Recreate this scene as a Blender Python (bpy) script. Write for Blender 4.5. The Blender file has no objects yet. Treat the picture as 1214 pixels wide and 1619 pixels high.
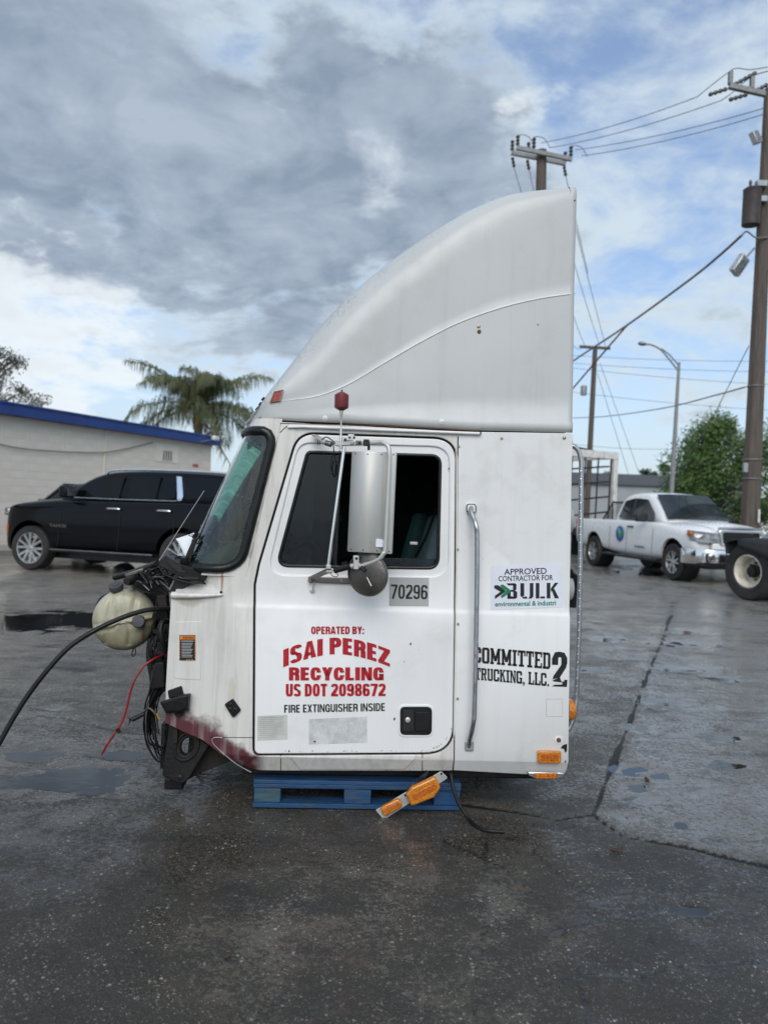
import bpy, bmesh, math, random
import numpy as np
from mathutils import Vector, Matrix
R = math.radians
random.seed(7)
scene = bpy.context.scene
COL = scene.collection

# ------------------------------------------------------------------ camera
CAM_H, ROLL, FPX, PX0, PY0 = 1.48, 0.036, 1216.0, 607.0, 799.0
cam = bpy.data.cameras.new('camera')
cam.sensor_fit = 'VERTICAL'; cam.sensor_height = 24.0; cam.sensor_width = 18.0
cam.lens = FPX / 1619.0 * 24.0
cam.shift_y = -(809.5 - PY0) / 1619.0
cam.clip_start = 0.05; cam.clip_end = 3000
cam.dof.use_dof = True; cam.dof.focus_distance = 3.45; cam.dof.aperture_fstop = 1.65
camo = bpy.data.objects.new('camera', cam); COL.objects.link(camo)
camo.matrix_world = Matrix.Translation((0, 0, CAM_H)) @ Matrix.Rotation(-ROLL, 4, 'Y') @ Matrix.Rotation(R(90), 4, 'X')
scene.camera = camo

# ------------------------------------------------------------------ colour management
vs = scene.view_settings
vs.view_transform = 'Standard'; vs.look = 'None'; vs.gamma = 1.0; vs.use_curve_mapping = False
vs.exposure = 0.76
scene.cycles.use_denoising = True
scene.cycles.max_bounces = 8; scene.cycles.transparent_max_bounces = 16
scene.cycles.caustics_reflective = False; scene.cycles.caustics_refractive = False

# ------------------------------------------------------------------ pixel of the photograph -> world
CR, SR = math.cos(ROLL), math.sin(ROLL)
def ray(px, py):
    dx, dy = (px - PX0) / FPX, (py - PY0) / FPX
    return Vector((dx * CR + dy * SR, 1.0, dx * SR - dy * CR))
def P(px, py, Y):
    d = ray(px, py); return Vector((d.x * Y, Y, CAM_H + d.z * Y))
def G(px, py, z=0.0):
    d = ray(px, py); t = (z - CAM_H) / d.z
    return Vector((d.x * t, t, z))

# ------------------------------------------------------------------ node helpers
def nn(nt, typ, **kw):
    n = nt.nodes.new(typ)
    for k, v in kw.items():
        if k.startswith('i_'):
            n.inputs[k[2:].replace('_', ' ')].default_value = v
        else:
            setattr(n, k, v)
    return n
def mth(nt, op, a, b=None, c=None, clamp=False):
    n = nt.nodes.new('ShaderNodeMath'); n.operation = op; n.use_clamp = clamp
    for i, x in enumerate((a, b, c)):
        if x is None: continue
        if isinstance(x, (int, float)): n.inputs[i].default_value = x
        else: nt.links.new(x, n.inputs[i])
    return n.outputs[0]
def mixc(nt, f, a, b, blend='MIX'):
    n = nt.nodes.new('ShaderNodeMix'); n.data_type = 'RGBA'; n.blend_type = blend
    for i, x in ((0, f), (6, a), (7, b)):
        if isinstance(x, (int, float)): n.inputs[i].default_value = x
        elif isinstance(x, (tuple, list)): n.inputs[i].default_value = (*x[:3], 1)
        else: nt.links.new(x, n.inputs[i])
    return n.outputs[2]
def mrange(nt, x, a, b, c=0.0, d=1.0, smooth=False):
    n = nt.nodes.new('ShaderNodeMapRange'); n.clamp = True
    if smooth: n.interpolation_type = 'SMOOTHSTEP'
    nt.links.new(x, n.inputs[0])
    for i, v in enumerate((a, b, c, d)): n.inputs[1 + i].default_value = v
    return n.outputs[0]
def noise(nt, vec, scale, detail=4, rough=0.55, dist=0.0, out=0):
    n = nt.nodes.new('ShaderNodeTexNoise')
    n.inputs['Scale'].default_value = scale; n.inputs['Detail'].default_value = detail
    n.inputs['Roughness'].default_value = rough; n.inputs['Distortion'].default_value = dist
    if vec is not None: nt.links.new(vec, n.inputs['Vector'])
    return n.outputs[out]
def mapping(nt, vec, scale=(1, 1, 1), loc=(0, 0, 0)):
    n = nt.nodes.new('ShaderNodeMapping'); nt.links.new(vec, n.inputs[0])
    n.inputs['Scale'].default_value = scale; n.inputs['Location'].default_value = loc
    return n.outputs[0]

# ------------------------------------------------------------------ world: Nishita sky with broken cloud
SUN_EL, SUN_AZ = R(38), R(181)          # azimuth clockwise from +Y (north): behind the camera
world = bpy.data.worlds.new('World'); scene.world = world; world.use_nodes = True
wt = world.node_tree; wt.nodes.clear()
wout = wt.nodes.new('ShaderNodeOutputWorld'); bg = wt.nodes.new('ShaderNodeBackground')
wt.links.new(bg.outputs[0], wout.inputs[0]); bg.inputs['Strength'].default_value = 0.1
sky = wt.nodes.new('ShaderNodeTexSky'); sky.sky_type = 'NISHITA'; sky.sun_disc = False
sky.sun_elevation = SUN_EL; sky.sun_rotation = SUN_AZ; sky.air_density = 1.0; sky.dust_density = 1.5; sky.ozone_density = 1.5
tc = wt.nodes.new('ShaderNodeTexCoord'); dvec = tc.outputs['Generated']
sep = wt.nodes.new('ShaderNodeSeparateXYZ'); wt.links.new(dvec, sep.inputs[0])
up = mth(wt, 'MAXIMUM', sep.outputs[2], 0.0)
den = mth(wt, 'ADD', up, 0.22)
comb = wt.nodes.new('ShaderNodeCombineXYZ')
wt.links.new(mth(wt, 'DIVIDE', sep.outputs[0], den), comb.inputs[0])
wt.links.new(mth(wt, 'DIVIDE', sep.outputs[1], den), comb.inputs[1])
cv = comb.outputs[0]
n_big = noise(wt, cv, 1.1, 7, 0.6, 0.4)
n_mid = noise(wt, mapping(wt, cv, (1, 1, 1), (5.2, 1.3, 0)), 2.3, 9, 0.62, 0.5)
n_fine = noise(wt, mapping(wt, cv, (1, 1, 1), (2.1, 8.3, 0)), 7.0, 6, 0.6, 0.3)
n_bil = noise(wt, mapping(wt, cv, (1, 1, 1), (7.7, 3.1, 0)), 3.6, 8, 0.55, 0.8)
# the big grey cumulus bank stands in the north-west of the place
wn = wt.nodes.new('ShaderNodeTexNoise'); wn.inputs['Scale'].default_value = 1.6; wn.inputs['Detail'].default_value = 8; wn.inputs['Roughness'].default_value = 0.62
wt.links.new(cv, wn.inputs['Vector'])
w1 = wt.nodes.new('ShaderNodeVectorMath'); w1.operation = 'SUBTRACT'; wt.links.new(wn.outputs['Color'], w1.inputs[0]); w1.inputs[1].default_value = (.5, .5, .5)
w2 = wt.nodes.new('ShaderNodeVectorMath'); w2.operation = 'SCALE'; wt.links.new(w1.outputs[0], w2.inputs[0]); w2.inputs['Scale'].default_value = 0.42
w3 = wt.nodes.new('ShaderNodeVectorMath'); w3.operation = 'NORMALIZE'; wt.links.new(dvec, w3.inputs[0])
w4 = wt.nodes.new('ShaderNodeVectorMath'); w4.operation = 'ADD'; wt.links.new(w3.outputs[0], w4.inputs[0]); wt.links.new(w2.outputs[0], w4.inputs[1])
def blob(px, py, rad, soft=0.75):
    c = ray(px, py).normalized()
    vm = wt.nodes.new('ShaderNodeVectorMath'); vm.operation = 'DISTANCE'
    wt.links.new(w4.outputs[0], vm.inputs[0]); vm.inputs[1].default_value = c
    return mrange(wt, vm.outputs['Value'], rad * (1 + soft), rad * (1 - soft), 0, 1, True)
bank = None
for b in ((60, 60, .17), (170, 190, .15), (60, 330, .13), (330, 310, .15), (470, 400, .14), (560, 170, .11), (690, 200, .10),
          (640, 330, .13), (700, 110, .06), (440, 250, .09), (150, 500, .04), (280, 420, .08), (-350, 200, .3), (-200, 0, .25)):
    x = blob(*b); bank = x if bank is None else mth(wt, 'MAXIMUM', bank, x)
nd = mth(wt, 'ADD', mth(wt, 'MULTIPLY', mth(wt, 'SUBTRACT', n_mid, 0.5), 2.6), mth(wt, 'MULTIPLY', mth(wt, 'SUBTRACT', n_fine, 0.5), 0.55))
gen = mrange(wt, n_big, 0.50, 0.68)                       # scattered cloud over the rest of the sky
gen = mth(wt, 'MULTIPLY', gen, 0.35)
dens = mth(wt, 'ADD', mth(wt, 'MAXIMUM', bank, gen), nd)
dark = mrange(wt, dens, 0.20, 0.80, 0, 1, True)
veil = mrange(wt, mth(wt, 'ADD', mth(wt, 'ADD', n_mid, mth(wt, 'MULTIPLY', n_fine, 0.4)), mth(wt, 'MULTIPLY', bank, 0.22)), 0.52, 0.86, 0.18, 1.0, True)
hor = mrange(wt, sep.outputs[2], 0.0, 0.38, 1.0, 0.0, True)
veil = mth(wt, 'MAXIMUM', veil, mth(wt, 'MULTIPLY', hor, 0.8))
SKYK = 1.0
blue = mixc(wt, 1.0, sky.outputs[0], (0.82, 0.92, 1.06), 'MULTIPLY')
hazec = (3.9, 4.55, 5.05)
c1 = mixc(wt, veil, blue, hazec)
darkshade = mixc(wt, mrange(wt, mth(wt, 'ADD', mth(wt, 'MULTIPLY', n_fine, 0.8), mth(wt, 'MULTIPLY', n_bil, 1.0)), 0.72, 1.12), (1.45, 1.86, 2.48), (2.55, 3.02, 3.68))
c2 = mixc(wt, mth(wt, 'MULTIPLY', dark, mrange(wt, sep.outputs[2], 0.05, 0.24, 0.25, 0.94, True)), c1, darkshade)
# sunlit white cumulus low in the west and in the gaps of the bank
lit = None
for b in ((40, 470, .075), (140, 545, .085), (30, 580, .08), (815, 190, .05), (-250, 500, .15)):
    x = blob(*b); lit = x if lit is None else mth(wt, 'MAXIMUM', lit, x)
lit = mrange(wt, mth(wt, 'ADD', lit, mth(wt, 'ADD', mth(wt, 'MULTIPLY', mth(wt, 'SUBTRACT', n_mid, 0.5), 2.4), mth(wt, 'MULTIPLY', mth(wt, 'SUBTRACT', n_fine, 0.5), 0.9))), 0.35, 1.0, 0, 1, True)
c2 = mixc(wt, mth(wt, 'MULTIPLY', lit, 0.72), c2, (5.5, 5.85, 6.1))
wt.links.new(c2, bg.inputs['Color'])

# ------------------------------------------------------------------ sun: a broad soft source behind thin cloud
sl = bpy.data.lights.new('sun', 'SUN'); sl.energy = 1.15; sl.angle = R(45); sl.color = (1.0, 0.955, 0.90)
so = bpy.data.objects.new('sun', sl); COL.objects.link(so)
sd = Vector((math.sin(SUN_AZ) * math.cos(SUN_EL), math.cos(SUN_AZ) * math.cos(SUN_EL), math.sin(SUN_EL)))
so.rotation_euler = sd.to_track_quat('Z', 'Y').to_euler(); so.location = sd * 60

# ------------------------------------------------------------------ objects
def tag(o, label=None, cat=None, group=None, kind=None):
    if label: o['label'] = label
    if cat: o['category'] = cat
    if group: o['group'] = group
    if kind: o['kind'] = kind
    return o
def empty(name, loc=(0, 0, 0), rz=0.0, parent=None):
    o = bpy.data.objects.new(name, None); COL.objects.link(o)
    o.location = loc; o.rotation_euler = (0, 0, rz); o.empty_display_size = 0.1
    if parent: o.parent = parent
    return o
def link(name, me, m, parent=None, smooth=40, bevel=0, bseg=2, sub=0):
    o = bpy.data.objects.new(name, me); COL.objects.link(o)
    if m is not None: me.materials.clear(); me.materials.append(m)
    if parent is not None: o.parent = parent
    if smooth:
        me.polygons.foreach_set('use_smooth', [True] * len(me.polygons))
        if smooth < 180: me.set_sharp_from_angle(angle=R(smooth))
    if bevel:
        b = o.modifiers.new('bevel', 'BEVEL'); b.width = bevel; b.segments = bseg; b.limit_method = 'ANGLE'; b.angle_limit = R(35)
        b.harden_normals = False
    if sub:
        s = o.modifiers.new('subsurf', 'SUBSURF'); s.levels = sub; s.render_levels = sub
    return o
def spl(pts, k=8, closed=False):
    pts = [Vector(p) for p in pts]; n = len(pts); out = []
    rng = range(n if closed else n - 1)
    for i in rng:
        p1, p2 = pts[i], pts[(i + 1) % n]
        p0 = pts[i - 1] if (closed or i > 0) else p1 * 2 - p2
        p3 = pts[(i + 2) % n] if (closed or i + 2 < n) else p2 * 2 - p1
        for j in range(k):
            t = j / k
            out.append(0.5 * ((2 * p1) + (p2 - p0) * t + (2 * p0 - 5 * p1 + 4 * p2 - p3) * t * t + (3 * p1 - p0 - 3 * p2 + p3) * t ** 3))
    if not closed: out.append(pts[-1].copy())
    return out
class MB:
    def __init__(s): s.v = []; s.f = []
    def add(s, vs, fs):
        b = len(s.v); s.v += [tuple(v) for v in vs]; s.f += [tuple(i + b for i in f) for f in fs]; return s
    def box(s, c, size, M=None):
        c = Vector(c); hx, hy, hz = (x / 2 for x in size)
        vs = [Vector((x, y, z)) for x in (-hx, hx) for y in (-hy, hy) for z in (-hz, hz)]
        if M is not None: vs = [M @ v for v in vs]
        return s.add([c + v for v in vs], [(0, 1, 3, 2), (4, 6, 7, 5), (0, 4, 5, 1), (2, 3, 7, 6), (0, 2, 6, 4), (1, 5, 7, 3)])
    def box2(s, a, b):
        a = Vector(a); b = Vector(b); return s.box((a + b) / 2, [abs(x) for x in (b - a)])
    def bar(s, a, b, w, h, upv=(0, 0, 1)):
        a = Vector(a); b = Vector(b); d = (b - a); L = d.length; d.normalize()
        x = d.cross(Vector(upv))
        if x.length < 1e-4: x = d.cross(Vector((1, 0, 0)))
        x.normalize(); z = x.cross(d).normalized()
        M = Matrix((x, d, z)).transposed()
        return s.box((a + b) / 2, (w, L, h), M)
    def tube(s, pts, r, n=8, caps=True, closed=False):
        pts = [Vector(p) for p in pts]; m = len(pts)
        rr = r if isinstance(r, (list, tuple)) else [r] * m
        t0 = (pts[1] - pts[0]).normalized()
        nx = t0.cross(Vector((0, 0, 1)))
        if nx.length < 1e-3: nx = t0.cross(Vector((1, 0, 0)))
        nx.normalize(); vs = []; pt = t0
        for i, p in enumerate(pts):
            a = pts[i - 1] if (i > 0 or closed) else pts[i]
            b = pts[(i + 1) % m] if (i < m - 1 or closed) else pts[i]
            t = (b - a)
            t = t.normalized() if t.length > 1e-9 else pt
            ax = pt.cross(t)
            if ax.length > 1e-6: nx = Matrix.Rotation(pt.angle(t), 3, ax) @ nx
            nx = (nx - t * nx.dot(t)).normalized(); pt = t; ny = t.cross(nx)
            for k in range(n):
                a_ = 2 * math.pi * k / n
                vs.append(p + (nx * math.cos(a_) + ny * math.sin(a_)) * rr[i])
        fs = []
        for i in range(m if closed else m - 1):
            j = (i + 1) % m
            for k in range(n): fs.append((i * n + k, i * n + (k + 1) % n, j * n + (k + 1) % n, j * n + k))
        if caps and not closed:
            fs.append(tuple(reversed(range(n)))); fs.append(tuple((m - 1) * n + k for k in range(n)))
        return s.add(vs, fs)
    def lathe(s, prof, o=(0, 0, 0), ax=(0, 0, 1), n=24, capa=True, capb=True):
        o = Vector(o); ax = Vector(ax).normalized()
        x = ax.orthogonal().normalized(); y = ax.cross(x); vs = []
        for r_, h in prof:
            for k in range(n):
                a = 2 * math.pi * k / n
                vs.append(o + ax * h + (x * math.cos(a) + y * math.sin(a)) * max(r_, 1e-4))
        fs = []
        for i in range(len(prof) - 1):
            for k in range(n): fs.append((i * n + k, i * n + (k + 1) % n, (i + 1) * n + (k + 1) % n, (i + 1) * n + k))
        if capa: fs.append(tuple(reversed(range(n))))
        if capb: fs.append(tuple((len(prof) - 1) * n + k for k in range(n)))
        return s.add(vs, fs)
    def prism(s, poly, d):
        d = Vector(d); n = len(poly); a = [Vector(p) for p in poly]
        vs = a + [p + d for p in a]
        fs = [tuple(reversed(range(n))), tuple(range(n, 2 * n))]
        for i in range(n): fs.append((i, (i + 1) % n, n + (i + 1) % n, n + i))
        return s.add(vs, fs)
    def loft(s, rings, closed=True, caps=True):
        n = len(rings[0]); vs = [p for r_ in rings for p in r_]; fs = []
        for i in range(len(rings) - 1):
            for k in range(n if closed else n - 1):
                fs.append((i * n + k, i * n + (k + 1) % n, (i + 1) * n + (k + 1) % n, (i + 1) * n + k))
        if caps and closed: fs.append(tuple(reversed(range(n)))); fs.append(tuple((len(rings) - 1) * n + k for k in range(n)))
        return s.add(vs, fs)
    def mesh(s, name='m', fixn=True):
        me = bpy.data.meshes.new(name); me.from_pydata(s.v, [], s.f); me.update()
        if fixn:
            bm = bmesh.new(); bm.from_mesh(me); bmesh.ops.recalc_face_normals(bm, faces=bm.faces); bm.to_mesh(me); bm.free()
        return me
    def build(s, name, m, parent=None, smooth=40, bevel=0, bseg=2, sub=0, fixn=True):
        return link(name, s.mesh(name, fixn), m, parent, smooth, bevel, bseg, sub)

def fillet(pts, k=7):
    """polygon corners (x, y[, r]) -> outline with rounded corners"""
    out = []; n = len(pts)
    for i, p in enumerate(pts):
        q = Vector(p[:2]); r_ = p[2] if len(p) > 2 else 0
        if r_ <= 0: out.append(q); continue
        a = Vector(pts[i - 1][:2]); b = Vector(pts[(i + 1) % n][:2])
        da, db = (a - q), (b - q); la, lb = da.length, db.length; da.normalize(); db.normalize()
        ang = da.angle(db); L = min(r_ / max(math.tan(ang / 2), 1e-3), la * .5, lb * .5)
        A, B = q + da * L, q + db * L
        for j in range(k + 1):
            t = j / k; out.append(A * (1 - t) ** 2 * 1 + q * 2 * t * (1 - t) + B * t * t)
    return out
def offs(pts, d):
    n = len(pts); area = sum(pts[i][0] * pts[(i + 1) % n][1] - pts[(i + 1) % n][0] * pts[i][1] for i in range(n))
    sgn = 1 if area > 0 else -1; out = []
    for i in range(n):
        a = Vector(pts[i - 1][:2]); b = Vector(pts[(i + 1) % n][:2]); t = (b - a).normalized()
        out.append(Vector(pts[i][:2]) + Vector((t.y, -t.x)) * d * sgn)
    return out
def curve_mesh(loops, thick, bevel=0.0, bres=2):
    cu = bpy.data.curves.new('c', 'CURVE'); cu.dimensions = '2D'; cu.fill_mode = 'BOTH' if thick > 0 else 'FRONT'
    cu.extrude = max(thick / 2 - bevel, 0); cu.bevel_depth = bevel; cu.bevel_resolution = bres; cu.offset = -bevel
    for lp in loops:
        sp = cu.splines.new('POLY'); sp.points.add(len(lp) - 1); sp.use_cyclic_u = True
        for q, p in zip(sp.points, lp): q.co = (p[0], p[1], 0, 1)
    ob = bpy.data.objects.new('c', cu)
    me = bpy.data.meshes.new_from_object(ob)
    bpy.data.objects.remove(ob); bpy.data.curves.remove(cu)
    return me
def plate(name, outline, m, parent, v0=0.0, thick=0.004, bevel=0.0, holes=(), vmap=None, cuts=(), smooth=35, bres=2, label=None):
    """a sheet standing in the x-z plane of its parent, front face (towards -y) at y = v0; vmap(x, z) bends it"""
    me = curve_mesh([outline] + list(holes), thick, bevel, bres)
    bm = bmesh.new(); bm.from_mesh(me)
    for v in bm.verts: v.co = Vector((v.co.x, v0 + thick / 2 - v.co.z, v.co.y))
    for co, no in cuts:
        bmesh.ops.bisect_plane(bm, geom=bm.verts[:] + bm.edges[:] + bm.faces[:], plane_co=co, plane_no=no)
    if vmap:
        for v in bm.verts: v.co.y += vmap(v.co.x, v.co.z)
    bm.to_mesh(me); bm.free()
    o = link(name, me, m, parent, smooth)
    if label: o['label'] = label
    return o
_tc = {}
def text_pts(body, bold=0.0, res=3):
    """built-in font outline as mesh data normalised to its own bounding box"""
    cu = bpy.data.curves.new('t', 'FONT'); cu.body = body; cu.size = 1.0; cu.offset = bold; cu.resolution_u = res
    ob = bpy.data.objects.new('t', cu); me = bpy.data.meshes.new_from_object(ob)
    vs = [v.co.copy() for v in me.vertices]; fs = [tuple(p.vertices) for p in me.polygons]
    bpy.data.objects.remove(ob); bpy.data.curves.remove(cu); bpy.data.meshes.remove(me)
    x0, x1 = min(v.x for v in vs), max(v.x for v in vs); y0, y1 = min(v.y for v in vs), max(v.y for v in vs)
    return [((v.x - x0) / (x1 - x0), (v.y - y0) / (y1 - y0)) for v in vs], fs

# ------------------------------------------------------------------ materials
def newmat(name):
    m = bpy.data.materials.new(name); m.use_nodes = True; nt = m.node_tree
    return m, nt, nt.nodes['Principled BSDF'], nt.nodes['Material Output']
def mat(name, col, rough=0.5, metal=0.0, var=0.12, vscale=6.0, bump=0.0, bscale=60.0, spec=0.5, coat=0.0, dirt=None, dscale=3.0, damt=0.5, stretch=(1, 1, 1), rvar=0.15, emit=None):
    m, nt, b, out = newmat(name)
    t = nn(nt, 'ShaderNodeTexCoord'); vec = mapping(nt, t.outputs['Object'], stretch)
    nz = noise(nt, vec, vscale, 5, 0.6)
    c = mixc(nt, mrange(nt, nz, 0.3, 0.7), [x * (1 - var) for x in col], [min(x * (1 + var), 1) for x in col])
    if dirt is not None:
        dn = noise(nt, mapping(nt, t.outputs['Object'], stretch, (3, 7, 1)), dscale, 7, 0.65)
        c = mixc(nt, mth(nt, 'MULTIPLY', mrange(nt, dn, 0.45, 0.7), damt), c, dirt)
    nt.links.new(c, b.inputs['Base Color'])
    rn = noise(nt, vec, vscale * 2.3, 4, 0.6)
    nt.links.new(mrange(nt, rn, 0.3, 0.7, max(rough - rvar, 0.03), min(rough + rvar, 1)), b.inputs['Roughness'])
    b.inputs['Metallic'].default_value = metal; b.inputs['Specular IOR Level'].default_value = spec
    b.inputs['Coat Weight'].default_value = coat; b.inputs['Coat Roughness'].default_value = 0.08
    if bump:
        bp = nn(nt, 'ShaderNodeBump', i_Strength=bump, i_Distance=0.01)
        nt.links.new(noise(nt, vec, bscale, 5, 0.6), bp.inputs['Height']); nt.links.new(bp.outputs[0], b.inputs['Normal'])
    return m
def glass(name, tint, refl=1.0, rough=0.02, drops=0.0, film=0.0):
    """a thin sheet of tinted glass: what is behind shows through, the rest mirrors by Fresnel"""
    m, nt, b, out = newmat(name); nt.nodes.remove(b)
    tr = nn(nt, 'ShaderNodeBsdfTransparent'); tr.inputs[0].default_value = (*tint, 1)
    gl = nn(nt, 'ShaderNodeBsdfGlossy'); gl.inputs['Roughness'].default_value = rough; gl.inputs[0].default_value = (.95, .97, 1, 1)
    fr = nn(nt, 'ShaderNodeFresnel', i_IOR=1.52)
    t = nn(nt, 'ShaderNodeTexCoord')
    if drops:
        vo = nn(nt, 'ShaderNodeTexVoronoi'); vo.inputs['Scale'].default_value = 90; nt.links.new(t.outputs['Object'], vo.inputs['Vector'])
        h = mth(nt, 'MULTIPLY', mrange(nt, vo.outputs['Distance'], 0.0, 0.28, 1, 0, True), mrange(nt, noise(nt, t.outputs['Object'], 14, 3), 0.5, 0.62))
        bp = nn(nt, 'ShaderNodeBump', i_Strength=drops, i_Distance=0.004); nt.links.new(h, bp.inputs['Height'])
        nt.links.new(bp.outputs[0], gl.inputs['Normal']); nt.links.new(bp.outputs[0], fr.inputs['Normal'])
    mx = nn(nt, 'ShaderNodeMixShader')
    nt.links.new(mth(nt, 'MULTIPLY', fr.outputs[0], 1.8 * refl, clamp=True), mx.inputs[0])
    src = tr.outputs[0]
    if film:
        df = nn(nt, 'ShaderNodeBsdfDiffuse'); df.inputs[0].default_value = (.5, .52, .5, 1)
        m2 = nn(nt, 'ShaderNodeMixShader')
        st = noise(nt, mapping(nt, t.outputs['Object'], (9, 9, 1.2)), 3, 5, 0.6)
        nt.links.new(mth(nt, 'MULTIPLY', mrange(nt, st, 0.42, 0.75), film), m2.inputs[0])
        nt.links.new(tr.outputs[0], m2.inputs[1]); nt.links.new(df.outputs[0], m2.inputs[2]); src = m2.outputs[0]
    nt.links.new(src, mx.inputs[1]); nt.links.new(gl.outputs[0], mx.inputs[2]); nt.links.new(mx.outputs[0], out.inputs[0])
    return m
M = {}
M['black_plastic'] = mat('black_plastic', (.011, .0115, .0125), .42, var=.3, bump=.25, bscale=90, dirt=(.045, .042, .04), damt=.5, spec=.22)
M['black_rubber'] = mat('black_rubber', (.010, .010, .0105), .40, var=.25, bump=.15, bscale=60, dirt=(.04, .038, .036), damt=.35, spec=.25)
M['gasket'] = mat('gasket', (.009, .0095, .010), .25, var=.2, dirt=(.035, .035, .035), damt=.3, spec=.35)
M['dark_steel'] = mat('dark_steel', (.018, .0175, .017), .5, metal=.2, var=.35, bump=.4, bscale=50, dirt=(.055, .042, .032), damt=.6, spec=.22)
M['stainless'] = mat('stainless', (.54, .535, .51), .42, metal=.45, var=.07, vscale=4, dirt=(.36, .35, .33), damt=.5, stretch=(1, 1, .25), bump=.05, bscale=20)
M['chrome'] = mat('chrome', (.8, .8, .8), .12, metal=1, var=.05, rvar=.06)
M['aluminium'] = mat('aluminium', (.5, .51, .52), .38, metal=1, var=.15, vscale=12, bump=.08, bscale=40, dirt=(.3, .3, .3), damt=.4)
M['grey_metal'] = mat('grey_metal', (.17, .16, .145), .40, metal=.75, var=.25, dirt=(.08, .07, .06), damt=.5, bump=.2)
M['rust'] = mat('rust', (.15, .065, .03), .8, var=.4, vscale=30, bump=.5)
M['screw'] = mat('screw', (.42, .38, .32), .45, metal=.8, var=.3, vscale=40, dirt=(.22, .12, .06), damt=.7, dscale=20)
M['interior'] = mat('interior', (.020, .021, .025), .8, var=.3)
M['dash'] = mat('dash', (.03, .03, .032), .7, var=.3)
M['seat'] = mat('seat', (.075, .115, .125), .85, var=.25, bump=.3, bscale=120)
M['red_paint'] = mat('red_paint', (.42, .012, .022), .4, var=.08, vscale=14)
M['black_ink'] = mat('black_ink', (.008, .008, .009), .45, var=.2)
M['green_ink'] = mat('green_ink', (.0, .20, .085), .45, var=.08)
M['decal_white'] = mat('decal_white', (.72, .75, .82), .35, var=.04, dirt=(.6, .6, .6), damt=.25)
M['decal_grey'] = mat('decal_grey', (.42, .43, .42), .4, var=.06, dirt=(.4, .4, .38), damt=.4)
M['decal_old'] = mat('decal_old', (.50, .51, .50), .6, var=.12, vscale=25, dirt=(.7, .72, .72), dscale=14, damt=.8)
M['decal_paper'] = mat('decal_paper', (.52, .53, .49), .5, var=.1, vscale=20, dirt=(.42, .41, .37), dscale=9, damt=.5)
M['ghost_ink'] = mat('ghost_ink', (.575, .585, .575), .6, var=.12, vscale=60, dirt=(.50, .51, .50), dscale=40, damt=.9)
M['faint_ink'] = mat('faint_ink', (.36, .36, .35), .6, var=.2, vscale=40)
M['orange_ink'] = mat('orange_ink', (.75, .22, .02), .45, var=.1)
M['red_plastic'] = mat('red_plastic', (.16, .022, .024), .38, var=.2, vscale=20)
M['tank'] = mat('tank', (.37, .35, .25), .42, var=.12, vscale=7, dirt=(.20, .17, .11), dscale=6, damt=.75, bump=.25, bscale=8)
M['tank_stain'] = mat('tank_stain', (.14, .08, .04), .6, var=.3)
M['cap'] = mat('cap', (.05, .052, .056), .5, var=.2, bump=.2)
M['red_cable'] = mat('red_cable', (.27, .014, .015), .4, var=.25, vscale=18, dirt=(.05, .02, .02), damt=.5, dscale=12)
M['blue_pallet'] = mat('blue_pallet', (.003, .050, .145), .6, var=.3, vscale=5, stretch=(1, 6, 8), bump=.4, bscale=30, dirt=(.05, .07, .08), dscale=7, damt=.75)
M['blue_pallet_worn'] = mat('blue_pallet_worn', (.008, .075, .13), .65, var=.35, vscale=6, stretch=(1, 6, 8), bump=.45, bscale=30, dirt=(.12, .11, .09), dscale=5, damt=.7)
M['plate_metal'] = mat('plate_metal', (.52, .52, .50), .5, metal=.4, var=.15, vscale=18, dirt=(.2, .19, .17), dscale=12, damt=.7)
M['paper'] = mat('paper', (.72, .74, .76), .7, var=.08, bump=.3, bscale=15)
M['tyre'] = mat('tyre', (.013, .013, .0135), .7, var=.25, bump=.2, bscale=70, dirt=(.06, .055, .05), damt=.5)
M['alloy'] = mat('alloy', (.62, .63, .64), .3, metal=.9, var=.1, dirt=(.2, .19, .18), damt=.35)
M['cream_steel'] = mat('cream_steel', (.66, .62, .53), .5, var=.12, dirt=(.25, .18, .11), dscale=6, damt=.6)
M['black_paint'] = mat('black_paint', (.003, .0033, .005), .10, var=.1, spec=.22, coat=0, rvar=.03)
M['trim_black'] = mat('trim_black', (.012, .012, .013), .4, var=.2)
M['car_glass'] = mat('car_glass', (.003, .004, .005), .04, var=.1, spec=.26, rvar=.02)
M['car_glass_grey'] = mat('car_glass_grey', (.022, .03, .035), .05, var=.4, vscale=2, spec=.45, rvar=.02)
M['truck_white'] = mat('truck_white', (.80, .80, .80), .25, var=.015, coat=.3, dirt=(.66, .64, .6), damt=.15, dscale=1.2)
M['maroon_paint'] = mat('maroon_paint', (.05, .008, .010), .25, coat=.4)
M['lamp_glass'] = mat('lamp_glass', (.30, .31, .32), .12, metal=.8, var=.6, vscale=16)
M['lamp_red'] = mat('lamp_red', (.42, .015, .02), .2, var=.15)
M['wood_pole'] = mat('wood_pole', (.085, .068, .055), .85, var=.25, vscale=3, stretch=(6, 6, .5), bump=.6, bscale=8, dirt=(.15, .13, .11), damt=.6, dscale=2)
M['galv'] = mat('galv', (.30, .32, .33), .5, metal=.7, var=.15)
M['galv_dull'] = mat('galv_dull', (.24, .25, .25), .7, metal=.2, var=.15)
M['insulator'] = mat('insulator', (.045, .04, .04), .35, var=.2)
M['wire'] = mat('wire', (.15, .145, .145), .6)
M['wire_thick'] = mat('wire_thick', (.17, .16, .155), .7)
M['wire_red'] = mat('wire_red', (.20, .09, .08), .7)
M['transformer'] = mat('transformer', (.045, .038, .036), .55, var=.3, dirt=(.10, .06, .045), damt=.6)
M['flood'] = mat('flood', (.42, .44, .45), .35, metal=.5, var=.25, vscale=12)
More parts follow.
